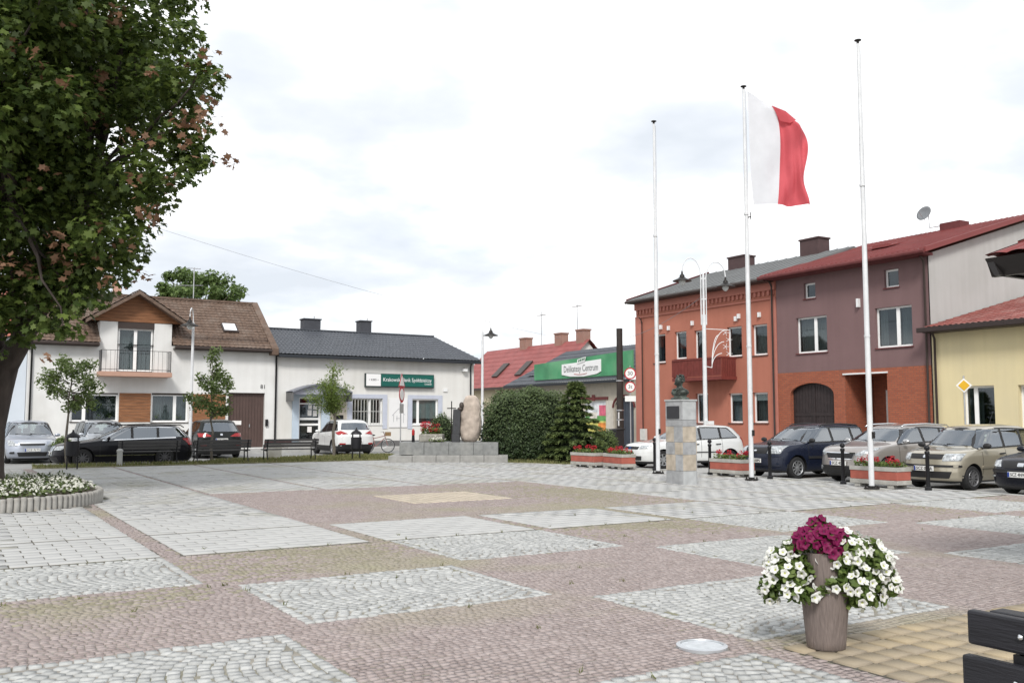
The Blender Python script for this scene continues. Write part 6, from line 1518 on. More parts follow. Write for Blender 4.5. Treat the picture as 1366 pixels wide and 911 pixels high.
b1 = cw((112 - 683) / 1241 * 36.6, 40.2); shrub('low_bush', 'small clipped green bush between the two silver cars', (3.95, 39.2, 0.4), (0.4, 0.4, 0.5), 1500, 0.08, M_young, 2.2)
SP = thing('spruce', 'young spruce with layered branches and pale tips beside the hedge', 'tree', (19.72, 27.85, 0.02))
g = MB(); sb = Vector((19.72, 27.85, 0.02)); g.tube([sb, sb + Vector((0, 0, 1.6)), sb + Vector((0, 0, 2.95))], [0.07, 0.045, 0.01], 8)
C_, N_, D_, T_ = [], [], [], []
tiers = [0.25, 0.48, 0.74, 0.98, 1.24, 1.48, 1.72, 1.95, 2.16, 2.36, 2.53, 2.67, 2.79]
for z_ in tiers:
    Lb = 1.36 * (1 - z_ / 3.0) ** 0.9 + 0.12; nb = 12 if z_ < 1.6 else 9
    for k in range(nb):
        a = 2 * math.pi * (k + random.random() * 0.7) / nb; l_ = Lb * random.uniform(0.78, 1.08)
        dr_ = Vector((math.cos(a), math.sin(a), 0)); pth = []
        for s_ in range(7):
            t = s_ / 6; pth.append(sb + Vector((0, 0, z_ + 0.10 * math.sin(t * 2.2) - 0.10 * t * t * (1.6 - z_ / 3) + random.gauss(0, 0.012))) + dr_ * l_ * t)
        g.tube(pth, taper(0.016, 0.004, 6), 4)
        m = int(210 * l_) + 30
        t = rng.random(m) ** 0.75; idx = np.minimum((t * 6).astype(int), 5); fr = t * 6 - idx
        pa = np.array([tuple(p) for p in pth]); pos = pa[idx] * (1 - fr)[:, None] + pa[idx + 1] * fr[:, None]
        sidev = np.array([-dr_.y, dr_.x, 0]); spread = 0.30 * l_ * (1 - t) + 0.06
        lat = rng.uniform(-1, 1, m) * spread
        pos = pos + lat[:, None] * sidev + np.array(tuple(dr_)) * (np.abs(lat) * 0.5)[:, None] + np.c_[np.zeros((m, 2)), rng.normal(0, 0.025, m)]
        C_.append(pos); N_.append(np.tile([0, 0, 1.0], (m, 1))); D_.append(np.array(tuple(dr_)) + np.sign(lat)[:, None] * sidev * 0.7 + rng.normal(0, 0.15, (m, 3)))
        T_.append(np.clip(t ** 2 * 0.75 + rng.normal(0, 0.15, m), 0, 1))
g.build('trunk', M_bark2, SP)
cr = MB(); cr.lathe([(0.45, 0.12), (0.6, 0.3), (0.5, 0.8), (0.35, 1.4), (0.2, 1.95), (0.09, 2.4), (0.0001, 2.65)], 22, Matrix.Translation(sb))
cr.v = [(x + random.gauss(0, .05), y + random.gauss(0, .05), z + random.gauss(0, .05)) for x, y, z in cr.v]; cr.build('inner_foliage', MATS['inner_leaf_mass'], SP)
C_ = np.concatenate(C_); V, st, ix = leaves(C_, rng.uniform(0.12, 0.2, len(C_)), 'long', np.concatenate(N_), 0.45, 0.1, np.concatenate(D_))
link('crown', np_mesh('crown', V - np.array(ORG[SP.name]), st, ix, M_spruce, np.concatenate(T_)), SP)

# ---- flower bed under the maple
BD = thing('flower_bed', 'raised round-cornered bed edged with grey concrete palisades', 'flower bed', (0.5, 21.5, 0))
M_pal = P('palisade_concrete', (0.33, 0.32, 0.295), 0.9, var=0.18, scale=8, bump=0.4, bscale=30, dirt=(0.26, 0.20, 0.14), dscale=2.5)
outl = [(-3.2 + k * 0.108, 18.1) for k in range(37)]
x_ = outl[-1][0]
for k in range(1, 30):
    a = R(-90) + k * 0.108 / 2.0
    if a > 0: break
    outl.append((0.72 + 2.0 * math.cos(a), 20.1 + 2.0 * math.sin(a)))
outl += [(2.72, 20.15 + k * 0.108) for k in range(46)]
pm_ = MB(); pm_.lathe([(0.052, -0.02), (0.052, 0.225), (0.044, 0.242), (0.0001, 0.246)], 12); pme = pm_.mesh('palisade', M_pal); pme.shade_smooth(); pme.set_sharp_from_angle(angle=R(45))
for x, y in outl:
    o = link('palisade', pme, BD, (x - 0.5, y - 21.5, 0)); o.scale = (1, 1, random.uniform(0.95, 1.04)); o.rotation_euler = (random.gauss(0, 0.015), random.gauss(0, 0.015), random.random() * 6)
g = MB(); g.prism([(x, y, 0.2) for x, y in [(-6, 18.15)] + outl[::4] + [(2.67, 25.1), (-6, 25.1)]], (0, 0, -0.18)); g.build('soil', P('bed_soil', (0.055, 0.042, 0.03), 0.95, var=0.3, scale=8), BD)
inside = []
while len(inside) < 5200:
    x, y = random.uniform(-3, 2.6), random.uniform(18.2, 24.9)
    if x > 0.72 and y < 20.1 and (x - 0.72) ** 2 + (y - 20.1) ** 2 > 1.9 ** 2: continue
    if (x - base.x) ** 2 + (y - base.y) ** 2 < 0.36: continue
    inside.append((x, y))
ins = np.array(inside); hh = 0.22 + 0.09 * rng.random(len(ins)) + 0.04 * np.sin(ins[:, 0] * 7) * np.sin(ins[:, 1] * 6)
V, st, ix = leaves(np.c_[ins, hh], rng.uniform(0.07, 0.12, len(ins)), 'oval', None, 0.5)
fs = ins[rng.choice(len(ins), 2100, False)]; fh = 0.28 + 0.07 * rng.random(len(fs))
V2, st2, ix2 = leaves(np.c_[fs + rng.normal(0, 0.05, fs.shape), fh], rng.uniform(0.045, 0.085, len(fs)), 'oval', np.tile([0.2, -0.5, 0.8], (len(fs), 1)), 0.45)
M_bedl = P('bedding_leaf', (0.05, 0.085, 0.022), 0.5, var=0.2, scale=4, attr='tint', col2=(0.13, 0.17, 0.05), trans=0.25)
M_petalw = P('white_petal', (0.66, 0.66, 0.58), 0.6, var=0.08, scale=20, trans=0.3)
me = np_mesh('bedding_flowers', np.concatenate([V, V2]), np.concatenate([st, st2 + len(ix)]), np.concatenate([ix, ix2 + len(V)]), [M_bedl, M_petalw], np.r_[rng.random(len(st)), np.ones(len(st2))], matidx=np.r_[np.zeros(len(st), int), np.ones(len(st2), int)])
tag(link('bedding_flowers', me), 'low cushion of white bedding flowers under the maple', 'flowers', kind='stuff')

# ---- two tier pot with petunias
PX, PY = 5.30, 4.50
POT = thing('flower_pot', 'tall brown grained two-tier pot on the sand coloured pavers', 'flower pot', (PX, PY, 0.018))
M_pot = P('grained_pot', (0.175, 0.142, 0.128), 0.75, var=0.2, scale=12, stretch=(9, 9, 0.7), bump=0.5, bscale=9)
def potprof(z0, h, r0, r1, n=48, M_=None):
    g = MB(); pr = [(r0 - 0.012, z0), (r0, z0 + 0.012)] + [(r0 + (r1 - r0) * k / 8, z0 + 0.012 + (h - 0.02) * k / 8) for k in range(1, 9)] + [(r1, z0 + h), (r1 - 0.02, z0 + h), (r1 - 0.03, z0 + h - 0.05)]
    g.lathe(pr, n, Matrix.Translation((PX, PY, 0))); return g
potprof(0.018, 0.42, 0.130, 0.166).build('lower_pot', M_pot, POT, auto=40)
potprof(0.36, 0.31, 0.105, 0.118).build('upper_pot', M_pot, POT, auto=40)
g = MB(); g.lathe([(0.15, 0.39), (0.0001, 0.40)], 24, Matrix.Translation((PX, PY, 0)), caps=False); g.lathe([(0.105, 0.645), (0.0001, 0.65)], 24, Matrix.Translation((PX, PY, 0)), caps=False); g.build('soil', MATS['bed_soil'], POT)
def bloom_mesh(name, mats, r=0.036):
    g = MB(); ring0 = []; n = 20
    vs = [(0, 0, -0.018)]
    for k in range(n): a = 2 * math.pi * k / n; vs.append((0.008 * math.cos(a), 0.008 * math.sin(a), -0.008))
    for k in range(n):
        a = 2 * math.pi * k / n; rr = r * (0.86 + 0.14 * math.cos(5 * a)); vs.append((rr * 0.6 * math.cos(a), rr * 0.6 * math.sin(a), 0.004))
    for k in range(n):
        a = 2 * math.pi * k / n; rr = r * (0.88 + 0.12 * math.cos(5 * a)); vs.append((rr * math.cos(a), rr * math.sin(a), 0.002 + 0.004 * math.cos(5 * a + 0.6)))
    fs = [(0, 1 + k, 1 + (k + 1) % n) for k in range(n)]
    m = [1] * n
    for r_ in range(2):
        for k in range(n): a = 1 + r_ * n; fs.append((a + k, a + n + k, a + n + (k + 1) % n, a + (k + 1) % n)); m.append(0)
    g.add(vs, fs); g.m = m
    me = g.mesh(name, mats, recalc=False); me.shade_smooth(); return me
M_pw = P('white_petunia', (0.80, 0.80, 0.76), 0.55, var=0.04, scale=30, trans=0.3)
M_pc = P('petunia_throat', (0.42, 0.44, 0.16), 0.6)
M_pm = P('magenta_petunia', (0.19, 0.004, 0.065), 0.55, var=0.2, scale=30, trans=0.3)
M_pmc = P('magenta_throat', (0.07, 0.004, 0.03), 0.6)
M_pl = P('petunia_leaf', (0.075, 0.125, 0.026), 0.55, var=0.2, scale=10, attr='tint', col2=(0.22, 0.29, 0.085), trans=0.35)
bw = bloom_mesh('bloom', [M_pw, M_pc], 0.034); bmg = bloom_mesh('bloom', [M_pm, M_pmc], 0.040)
def petunia(label, name, clumps, nleaf, blooms, me, size=0.055, z_out=0.3):
    T = thing(name, label, 'flowers', (PX, PY, 0.4)); o_ = np.array((PX, PY, 0.4))
    cs_ = np.array([tuple(axr * c[0] + axf * c[1] + Vector((PX, PY, c[2]))) for c in clumps]); rs_ = [c[3] for c in clumps]
    tot = sum(r_ ** 2 for r_ in rs_)
    pts, nn = clump_points(cs_, rs_, [int(nleaf * r_ ** 2 / tot) for r_ in rs_], 0.85, 0.5)
    pts = np.array([p for p in pts]); crown_obj('foliage', pts, nn * 0.6 + np.array([0, 0, 0.5]), size, 'oval', M_pl, T, None, 0.6)
    g = MB()
    for c in cs_: g.tube(limb_path((PX, PY, min(0.42 if c[2] < 0.62 else 0.62, c[2] + 0.02)), Vector(c), 0.12, 4), 0.006, 5)
    g.build('stem', M_pl, T)
    toward = (-axf * 0.75 + Vector((0, 0, 0.5)))
    ctr = Vector(cs_.mean(0))
    made = 0; tries = 0; placed = []
    while made < blooms and tries < 6000:
        tries += 1
        k = random.choices(range(len(rs_)), [r_ ** 2 for r_ in rs_])[0]
        d_ = Vector((random.gauss(0, 1), random.gauss(0, 1), random.gauss(0, 1))).normalized()
        if d_.z < -0.5: continue
        c = Vector(cs_[k]); p = c + Vector((d_.x, d_.y, d_.z * 0.85)) * rs_[k] * random.uniform(0.95, 1.12)
        if any((p - Vector(cs_[j])).length < rs_[j] * 0.84 for j in range(len(rs_)) if j != k): continue
        if any((p - q).length < 0.034 for q in placed): continue
        placed.append(p); made += 1
        nrm = (d_ * 0.9 + toward * 0.35 + Vector((random.gauss(0, .25), random.gauss(0, .25), random.gauss(0, .25)))).normalized()
        o = link('bloom', me, T, p - Vector(o_)); o.rotation_euler = nrm.to_track_quat('Z', 'Y').to_euler(); s_ = random.uniform(0.8, 1.15); o.scale = (s_, s_, s_)
    return T
petunia('cushion of white petunias spilling over the brown pot', 'white_petunia',
        [(-0.16, 0.0, 0.56, 0.12), (-0.26, -0.02, 0.52, 0.13), (-0.33, 0.02, 0.46, 0.11), (-0.22, -0.06, 0.42, 0.10), (-0.13, 0.12, 0.62, 0.12), (-0.25, 0.1, 0.60, 0.12), (-0.37, 0.04, 0.36, 0.07),
         (0.10, 0.06, 0.62, 0.13), (0.20, 0.0, 0.66, 0.13), (0.30, 0.02, 0.60, 0.13), (0.38, 0.0, 0.50, 0.12), (0.25, -0.06, 0.48, 0.13), (0.14, -0.13, 0.46, 0.10), (0.33, -0.03, 0.38, 0.09), (0.16, -0.12, 0.36, 0.07), (0.42, 0.04, 0.62, 0.08), (0.05, 0.12, 0.66, 0.12), (0.27, 0.1, 0.68, 0.1), (0.05, -0.16, 0.47, 0.06), (-0.07, -0.16, 0.44, 0.04), (0.0, -0.17, 0.49, 0.035), (0.10, -0.10, 0.56, 0.08), (0.07, -0.11, 0.63, 0.06), (0.14, -0.06, 0.70, 0.09), (0.36, -0.04, 0.62, 0.1), (0.34, 0.04, 0.69, 0.09), (0.17, 0.02, 0.75, 0.09), (0.43, -0.02, 0.44, 0.09), (-0.40, 0.0, 0.43, 0.07), (-0.30, -0.03, 0.56, 0.09), (-0.16, -0.12, 0.40, 0.08), (0.22, -0.13, 0.40, 0.09), (-0.2, 0.08, 0.68, 0.08)], 4200, 215, bw)
petunia('tuft of magenta petunias at the top of the brown pot', 'magenta_petunia',
        [(-0.10, -0.02, 0.76, 0.09), (0.0, -0.03, 0.78, 0.10), (0.06, -0.02, 0.74, 0.08), (-0.04, 0.0, 0.84, 0.07), (-0.15, 0.0, 0.77, 0.05), (0.02, -0.07, 0.70, 0.07), (-0.17, -0.02, 0.71, 0.04), (0.11, -0.03, 0.79, 0.04), (-0.02, -0.02, 0.89, 0.03)], 900, 66, bmg)
# ------------------------------------------------------------------ street furniture
M_pole = P('white_pole', (0.66, 0.67, 0.68), 0.35, 0.1, var=0.08, scale=3, dirt=(0.55, 0.56, 0.57), dscale=2)
M_dark = P('dark_bronze', (0.028, 0.026, 0.024), 0.5, 0.5, var=0.2)
def flagpole(label, x, y):
    T = thing('flagpole', label, 'flagpole', (x, y, 0.02), 0, 'white flagpoles on the square')
    g = MB(); g.tube([(x, y, 0.05), (x, y, 3.5), (x, y, 7.0), (x, y, 10.35)], [0.062, 0.056, 0.046, 0.032], 14); g.build('pole', M_pole, T, auto=50)
    for z_ in (3.45, 6.95): g = MB(); g.lathe([(0.066, z_), (0.066, z_ + 0.05)], 14, Matrix.Translation((x, y, 0))); g.build('sleeve', M_pole, T, auto=40)
    g = MB(); g.lathe([(0.03, 10.33), (0.03, 10.40), (0.045, 10.41), (0.08, 10.425), (0.08, 10.44), (0.04, 10.455), (0.0001, 10.46)], 16, Matrix.Translation((x, y, 0))); g.build('finial', M_dark, T, auto=40)
    g = MB(); g.lathe([(0.17, 0.02), (0.17, 0.045), (0.08, 0.05), (0.07, 0.09)], 18, Matrix.Translation((x, y, 0)), caps=False)
    for k in range(4): a = k * math.pi / 2 + 0.78; g.lathe([(0.018, 0.04), (0.018, 0.09)], 8, Matrix.Translation((x + 0.13 * math.cos(a), y + 0.13 * math.sin(a), 0)))
    g.build('base_plate', M_dark, T, auto=40)
    g = MB(); g.tube([(x + 0.075, y - 0.02, 1.2), (x + 0.068, y - 0.02, 5), (x + 0.05, y - 0.02, 10.3)], 0.006, 4); g.build('halyard', P('cord_grey', (0.4, 0.4, 0.4), 0.8), T)
    g = MB(); g.box(x - 0.02, x + 0.02, y - 0.12, y - 0.06, 1.15, 1.3); g.build('cleat', M_dark, T)
    return T
flagpole('bare white flagpole farthest from the pot, left of the bust', 17.76, 20.97)
FP = flagpole('white flagpole flying the white and red flag', 17.90, 17.45)
flagpole('bare white flagpole nearest the gold car', 17.96, 13.85)
g = MB(); pb = Vector((17.9, 17.45, 0)); g.tube([pb + Vector((0, 0, 6.88)), pb + axr * 0.12 + Vector((0, 0, 6.9))], 0.016, 6); g.tube([pb + axr * 0.12 + Vector((0, 0, 6.82)), pb + axr * 0.12 + Vector((0, 0, 7.02))], 0.014, 6)
g.build('flag_bracket', M_dark, FP)
FL = thing('flag', 'white and red flag streaming from the middle pole', 'flag', (17.9, 17.45, 7.0))
def fpx(px, py): return ((px - 993.5) / 1241 * 24.35, 10.55 - (py - 113) / 49.6)
cols = [[(996, 125), (997, 165), (998, 225), (1001, 278)], [(1029, 145), (1039, 168), (1039, 225), (1034, 277)], [(1053, 160), (1058, 182), (1056, 235), (1056, 279)], [(1062, 166), (1078, 188), (1069, 240), (1075, 281)]]
def colpt(c, t):
    x = c * 3; i = min(2, int(x)); f = x - i; f = f
    def along(cl):
        y = t * 3; j = min(2, int(y)); q = y - j
        p0, p1, p2, p3 = cl[max(0, j - 1)], cl[j], cl[j + 1], cl[min(3, j + 2)]
        return [0.5 * (2 * p1[k] + (p2[k] - p0[k]) * q + (2 * p0[k] - 5 * p1[k] + 4 * p2[k] - p3[k]) * q * q + (3 * p1[k] - p0[k] - 3 * p2[k] + p3[k]) * q ** 3) for k in (0, 1)]
    a, b = along(cols[i]), along(cols[i + 1])
    return a[0] * (1 - f) + b[0] * f, a[1] * (1 - f) + b[1] * f
def flagpart(c0, c1, nm, mat):
    n, m = 20, 40; vs = []; fs = []
    for i in range(n + 1):
        c = c0 + (c1 - c0) * i / n
        for j in range(m + 1):
            t = j / m; X, Z = fpx(*colpt(c, t))
            dep = 0.16 * c * math.sin(7.5 * c - 2.2 * t) + 0.10 * c * math.sin(13 * c + 6 * t) + 0.25 * max(0, c - 0.33) * max(0, 0.25 - t) * 4 + 0.07 * c * math.sin(16 * t + 9 * c) + 0.05 * c * math.sin(26 * c - 7 * t)
            vs.append(Vector((17.9, 17.45, Z)) + axr * (X + 0.05) + axf * dep)
    for i in range(n):
        for j in range(m): a = i * (m + 1) + j; fs.append((a, a + 1, a + m + 2, a + m + 1))
    g = MB(); g.add(vs, fs); g.build(nm, mat, FL, smooth=True, recalc=False)
flagpart(0.0, 1 / 3, 'white_half', P('flag_white', (0.72, 0.73, 0.76), 0.8, var=0.03, trans=0.35))
flagpart(1 / 3, 1.0, 'red_half', P('flag_red', (0.62, 0.11, 0.13), 0.75, var=0.06, scale=2, trans=0.35))
g = MB(); tip = [(1029, 145), (1046, 154), (1060, 166), (1052, 170), (1040, 166)]
vs = [Vector((17.9, 17.45, fpx(*p)[1])) + axr * (fpx(*p)[0] + 0.05) - axf * (0.10 if k in (1, 2, 3) else 0.01) for k, p in enumerate(tip)]
g.add(vs, [(0, 1, 4), (1, 3, 4), (1, 2, 3)]); g.build('folded_corner', MATS['flag_red'], FL, recalc=False)

# ---- lamps
M_lglass = P('lamp_glass', (0.6, 0.62, 0.62), 0.2, var=0.0)
def lamp_head(T, p):
    x, y, z_ = p
    g = MB(); g.lathe([(0.012, 0.38), (0.035, 0.31), (0.04, 0.24), (0.09, 0.19), (0.10, 0.12), (0.17, 0.06), (0.36, -0.02), (0.37, -0.05), (0.30, -0.045), (0.1, -0.02)], 24, Matrix.Translation(p), caps=False); h = g.build('lamp_shade', M_dark, T, auto=40)
    g = MB(); g.lathe([(0.13, -0.03), (0.125, -0.10), (0.06, -0.19), (0.0001, -0.215)], 16, Matrix.Translation(p), caps=False); g.build('lamp_glass', M_lglass, h, smooth=True)
def arm(g, top, head, rr):
    top, head = Vector(top), Vector(head); out_ = head - top; out_.z = 0; pts = []
    for k in range(11):
        a = math.pi * k / 10; pts.append(top + out_ * (1 - math.cos(a)) / 2 + Vector((0, 0, rr * math.sin(a))) + Vector((0, 0, (head.z + 0.34 - top.z) * k / 10)))
    g.tube(pts, 0.022, 8)
LP = thing('street_lamp', 'tall white double-armed street lamp behind the white hatchback', 'street lamp', (25.0, 26.7, -0.07), 0, 'white street lamps')
lx, ly = 25.0, 26.7
g = MB(); g.tube([(lx, ly, -0.07), (lx, ly, 1.0), (lx, ly, 5.6)], [0.11, 0.085, 0.075], 14); g.tube([(lx, ly, 5.6), (lx, ly, 7.2)], 0.045, 10); g.build('pole', M_pole, LP, auto=40)
cl = axr * 0.10
g = MB()
for sg in (-1, 1): g.tube([Vector((lx, ly, 5.2)) + cl * sg, Vector((lx, ly, 7.1)) + cl * sg], 0.024, 8)
for z_ in (5.25, 6.2, 7.0): g.tube([Vector((lx, ly, z_)) - cl, Vector((lx, ly, z_)) + cl], 0.03, 6)
hl = Vector((lx, ly, 6.95)) - axr * 0.82; hr = Vector((lx, ly, 6.72)) + axr * 0.86
arm(g, Vector((lx, ly, 7.1)) - cl, hl, 0.62); arm(g, Vector((lx, ly, 7.0)) + cl, hr, 0.62); g.build('arm', M_pole, LP, auto=40)
lamp_head(LP, hl); lamp_head(LP, hr)
g = MB(); g.box(lx - 0.15, lx + 0.15, ly - 0.3, ly - 0.1, 1.0, 1.5); g.build('fuse_box', M_whitem, LP)
DC = thing('street_decoration', 'white wire fountain ornament fixed to the double street lamp', 'ornament', (lx, ly, 4.0))
g = MB(); b_ = Vector((lx, ly, 3.55)) + axr * 0.28
for k, (w_, h_) in enumerate(((0.62, 1.45), (0.55, 1.0), (0.45, 0.55), (0.3, 1.25))):
    g.tube([b_ + axr * (w_ * (1 - math.cos(t * 1.45))) + Vector((0, 0, h_ * math.sin(t * 1.55))) for t in np.linspace(0, 1, 10)], 0.013, 5)
g.tube([Vector((lx, ly, 5.05)), Vector((lx, ly, 5.0)) + axr * 1.0], 0.013, 5); g.tube([Vector((lx, ly, 3.6)), b_], 0.014, 5)
g.build('wire', M_whitem, DC)
for k in range(4):
    c = b_ + axr * (0.55 + 0.12 * (k % 2)) + Vector((0, 0, 1.35 - k * 0.27)); g = MB()
    for q in range(5): a = q * 1.2566; g.tube([c, c + axr * 0.13 * math.cos(a) + Vector((0, 0, 0.13 * math.sin(a)))], 0.008, 4)
    g.build('star', M_whitem, DC)
def single_lamp(label, x, y, h, hd):
    T = thing('street_lamp', label, 'street lamp', (x, y, -0.05), 0, 'white street lamps')
    g = MB(); g.tube([(x, y, -0.1), (x, y, 1.2), (x, y, h - 0.55)], [0.10, 0.07, 0.055], 12); hp = Vector((x, y, h - 0.55)) + hd
    arm(g, (x, y, h - 0.55), hp + Vector((0, 0, -0.15)), 0.5); g.build('pole', M_pole, T, auto=40); lamp_head(T, hp + Vector((0, 0, -0.15)))
single_lamp('white single-arm street lamp left of the red roofs', 23.1, 40.7, 6.5, axr * 0.42)
single_lamp('white street lamp in front of the white house', 9.15, 41.6, 6.3, axf * -0.5 + axr * 0.02)

# ---- pole, road signs, bin on the far pavement
M_oldw = P('tarred_pole', (0.035, 0.028, 0.025), 0.85, var=0.3, scale=4, bump=0.4, bscale=14, stretch=(3, 3, 0.4))
WP = thing('utility_pole', 'dark tarred utility pole with pale bands by the shop corner', 'pole', (30.5, 39.02, 0.05))
g = MB(); g.tube([(30.5, 39.02, 0.05), (30.5, 39.02, 3.0), (30.5, 39.02, 6.35)], [0.19, 0.18, 0.165], 14); g.build('pole', M_oldw, WP, auto=50)
for z_ in (2.0, 3.55, 1.5): g = MB(); g.lathe([(0.2, z_), (0.2, z_ + 0.06)], 14, Matrix.Translation((30.5, 39.02, 0))); g.build('band', M_steel, WP, auto=40)
for z_, s_ in ((1.75, 0.35), (1.35, 0.28)): g = MB(); g.tbox(Matrix.Translation((30.29, 38.9, z_)) @ Matrix.Rotation(R(-25), 4, 'Z'), 0.02, s_, s_); g.build('pasted_notice', MATS['white_notice'], WP)
M_sred = P('sign_red', (0.42, 0.02, 0.03), 0.45, var=0.05); M_swh = P('sign_face', (0.72, 0.72, 0.70), 0.45, var=0.03)
def facing(p): d_ = Vector((-p[0], -p[1], 0)).normalized(); return math.atan2(d_.y, d_.x)
def round_sign(T, c, r_, txt):
    a = facing(c); Mx = Matrix.Translation(c) @ Matrix.Rotation(a, 4, 'Z') @ Matrix.Rotation(R(90), 4, 'Y')
    o_ = Matrix.Translation(-ORG[T.name])
    g = MB(); g.lathe([(r_, -0.012), (r_, 0.008), (0.0001, 0.008)], 28, Mx); d_ = g.build('disc', M_sred, T, auto=40)
    g = MB(); g.lathe([(r_ * 0.80, 0.008), (r_ * 0.80, 0.011), (0.0001, 0.011)], 28, Mx, caps=False); g.build('face', M_swh, d_)
    lettering(txt, r_ * 0.95, M_black, d_, o_ @ Matrix.Translation(c) @ Matrix.Rotation(a + R(90), 4, 'Z') @ Matrix.Translation((0, -0.014, 0)))
sp_ = (29.9, 37.4)
SN = thing('speed_sign', 'pair of round red-rimmed limit signs on a thin pole by the dark door', 'road sign', (*sp_, 0.05))
g = MB(); g.tube([(*sp_, 0.05), (*sp_, 4.3)], 0.03, 8); g.build('post', M_steel, SN)
fr = Vector((-sp_[0], -sp_[1], 0)).normalized() * 0.05
round_sign(SN, (sp_[0] + fr.x, sp_[1] + fr.y, 3.88), 0.30, '30'); round_sign(SN, (sp_[0] + fr.x, sp_[1] + fr.y, 3.2), 0.27, '3t')
g = MB(); g.tbox(Matrix.Translation((sp_[0] + fr.x, sp_[1] + fr.y, 2.6)) @ Matrix.Rotation(facing(sp_), 4, 'Z'), 0.02, 0.55, 0.28); g.build('supplementary_plate', M_swh, SN)
DSN = thing('priority_sign', 'yellow diamond priority sign in front of the yellow house window', 'road sign', (29.75, 19.1, 0.05))
g = MB(); g.tube([(29.75, 19.1, 0.0), (29.75, 19.1, 3.05)], 0.03, 8); g.build('post', M_steel, DSN)
for r_, o_, mt, nm in ((0.26, 0.05, M_swh, 'plate'), (0.19, 0.065, P('sign_yellow', (0.62, 0.36, 0.02), 0.45, var=0.05), 'yellow_field')):
    c = Vector((29.75, 19.1, 2.72)) + Vector((-29.75, -19.1, 0)).normalized() * o_
    g = MB(); g.tbox(Matrix.Translation(c) @ Matrix.Rotation(facing(c), 4, 'Z') @ Matrix.Rotation(R(45), 4, 'X'), 0.012, r_ * 1.35, r_ * 1.35); g.build(nm, mt, DSN)
sx_, sy_ = 18.86, 41.2
TS = thing('warning_sign', 'red and white road sign turned edge-on in front of the bank', 'road sign', (sx_, sy_, -0.1))
g = MB(); g.tube([(sx_, sy_, -0.1), (sx_, sy_, 3.75)], 0.03, 8); g.build('post', M_steel, TS)
tv = (axf * 0.97 + axr * 0.20).normalized(); nv = Vector((-tv.y, tv.x, 0))
c0 = Vector((sx_, sy_, 0)) - nv * 0.05
for s_, off, mt, nm in ((0.5, 0, M_sred, 'triangle'), (0.36, -0.012, M_swh, 'triangle_face')):
    g = MB(); g.prism([c0 + nv * off + Vector((0, 0, 3.35 + s_ * 0.85)), c0 + nv * off - tv * s_ + Vector((0, 0, 3.35 - s_ * 0.5)), c0 + nv * off + tv * s_ + Vector((0, 0, 3.35 - s_ * 0.5))], nv * 0.01); g.build(nm, mt, TS)
for s_, off, mt, nm, zc_ in ((0.40, 0, M_sred, 'disc', 2.75), (0.28, -0.012, M_swh, 'disc_face', 2.75)):
    g = MB(); g.prism([c0 + nv * off + tv * s_ * math.cos(k * 0.3927) + Vector((0, 0, zc_ + s_ * math.sin(k * 0.3927))) for k in range(16)], nv * 0.01); g.build(nm, mt, TS)
g = MB(); g.prism([c0 + tv * a + Vector((0, 0, z_)) for a, z_ in ((-0.3, 1.85), (0.3, 1.85), (0.3, 2.3), (-0.3, 2.3))], nv * 0.01); g.build('supplementary_plate', M_steel, TS)
WB = thing('wheelie_bin', 'black wheeled refuse bin beside the utility pole', 'bin', (29.7, 38.3, 0.05))
g = MB(); bp = [(-0.26, -0.30), (0.26, -0.30), (0.26, 0.30), (-0.26, 0.30)]
vs = [(29.7 + a * 0.82, 38.3 + b * 0.82, 0.1) for a, b in bp] + [(29.7 + a, 38.3 + b, 1.0) for a, b in bp]
g.add(vs, [(3, 2, 1, 0), (4, 5, 6, 7), (0, 1, 5, 4), (1, 2, 6, 5), (2, 3, 7, 6), (3, 0, 4, 7)]); g.build('body', M_blackp, WB, bevel=0.02)
g = MB(); g.prism([(29.40, 37.97, 1.0), (30.0, 37.97, 1.0), (30.0, 37.97, 1.10), (29.45, 37.97, 1.05)], (0, 0.66, 0)); g.build('lid', M_blackp, WB, bevel=0.02)
for sg in (-1, 1): g = MB(); g.lathe([(0.1, -0.03), (0.1, 0.03)], 14, Matrix.Translation((29.95, 38.3 + sg * 0.25, 0.15)) @ Matrix.Rotation(R(90), 4, 'X')); g.build('wheel', M_tyre, WB)

# ---- bollards, planters
def bollard(label, x, y):
    T = thing('bollard', label, 'bollard', (x, y, 0.0), 0, 'black bollards along the parking bay')
    g = MB(); g.lathe([(0.075, 0.0), (0.075, 0.06), (0.045, 0.09), (0.042, 0.80), (0.055, 0.82), (0.055, 0.86), (0.038, 0.88)], 14, Matrix.Translation((x, y, 0))); g.build('post', M_black, T, auto=40)
    g = MB(); g.ell((x, y, 0.945), 0.062, 0.062, 0.062, 14, 8); g.build('ball_cap', M_black, T, smooth=True)
for lb, x, y in (('black bollard between the dark blue car and the far planter', 18.75, 17.62), ('black bollard in front of the grey crossover', 18.75, 15.27), ('black bollard in front of the gold car', 18.75, 12.98),
                 ('black bollard beside the left flagpole', 18.75, 22.3), ('black bollard behind the bust pillar by the white car door', 18.75, 19.88)):
    bollard(lb, x, y)
M_pgrey = P('planter_concrete', (0.37, 0.36, 0.33), 0.85, var=0.15, scale=5, bump=0.3, bscale=40, dirt=(0.28, 0.27, 0.23), dscale=2)
M_pred = P('planter_red', (0.35, 0.10, 0.072), 0.8, var=0.14, scale=4, bump=0.2, bscale=40)
M_ger = P('geranium_petal', (0.46, 0.018, 0.028), 0.6, var=0.2, scale=20, attr='tint', col2=(0.62, 0.05, 0.07), trans=0.25)
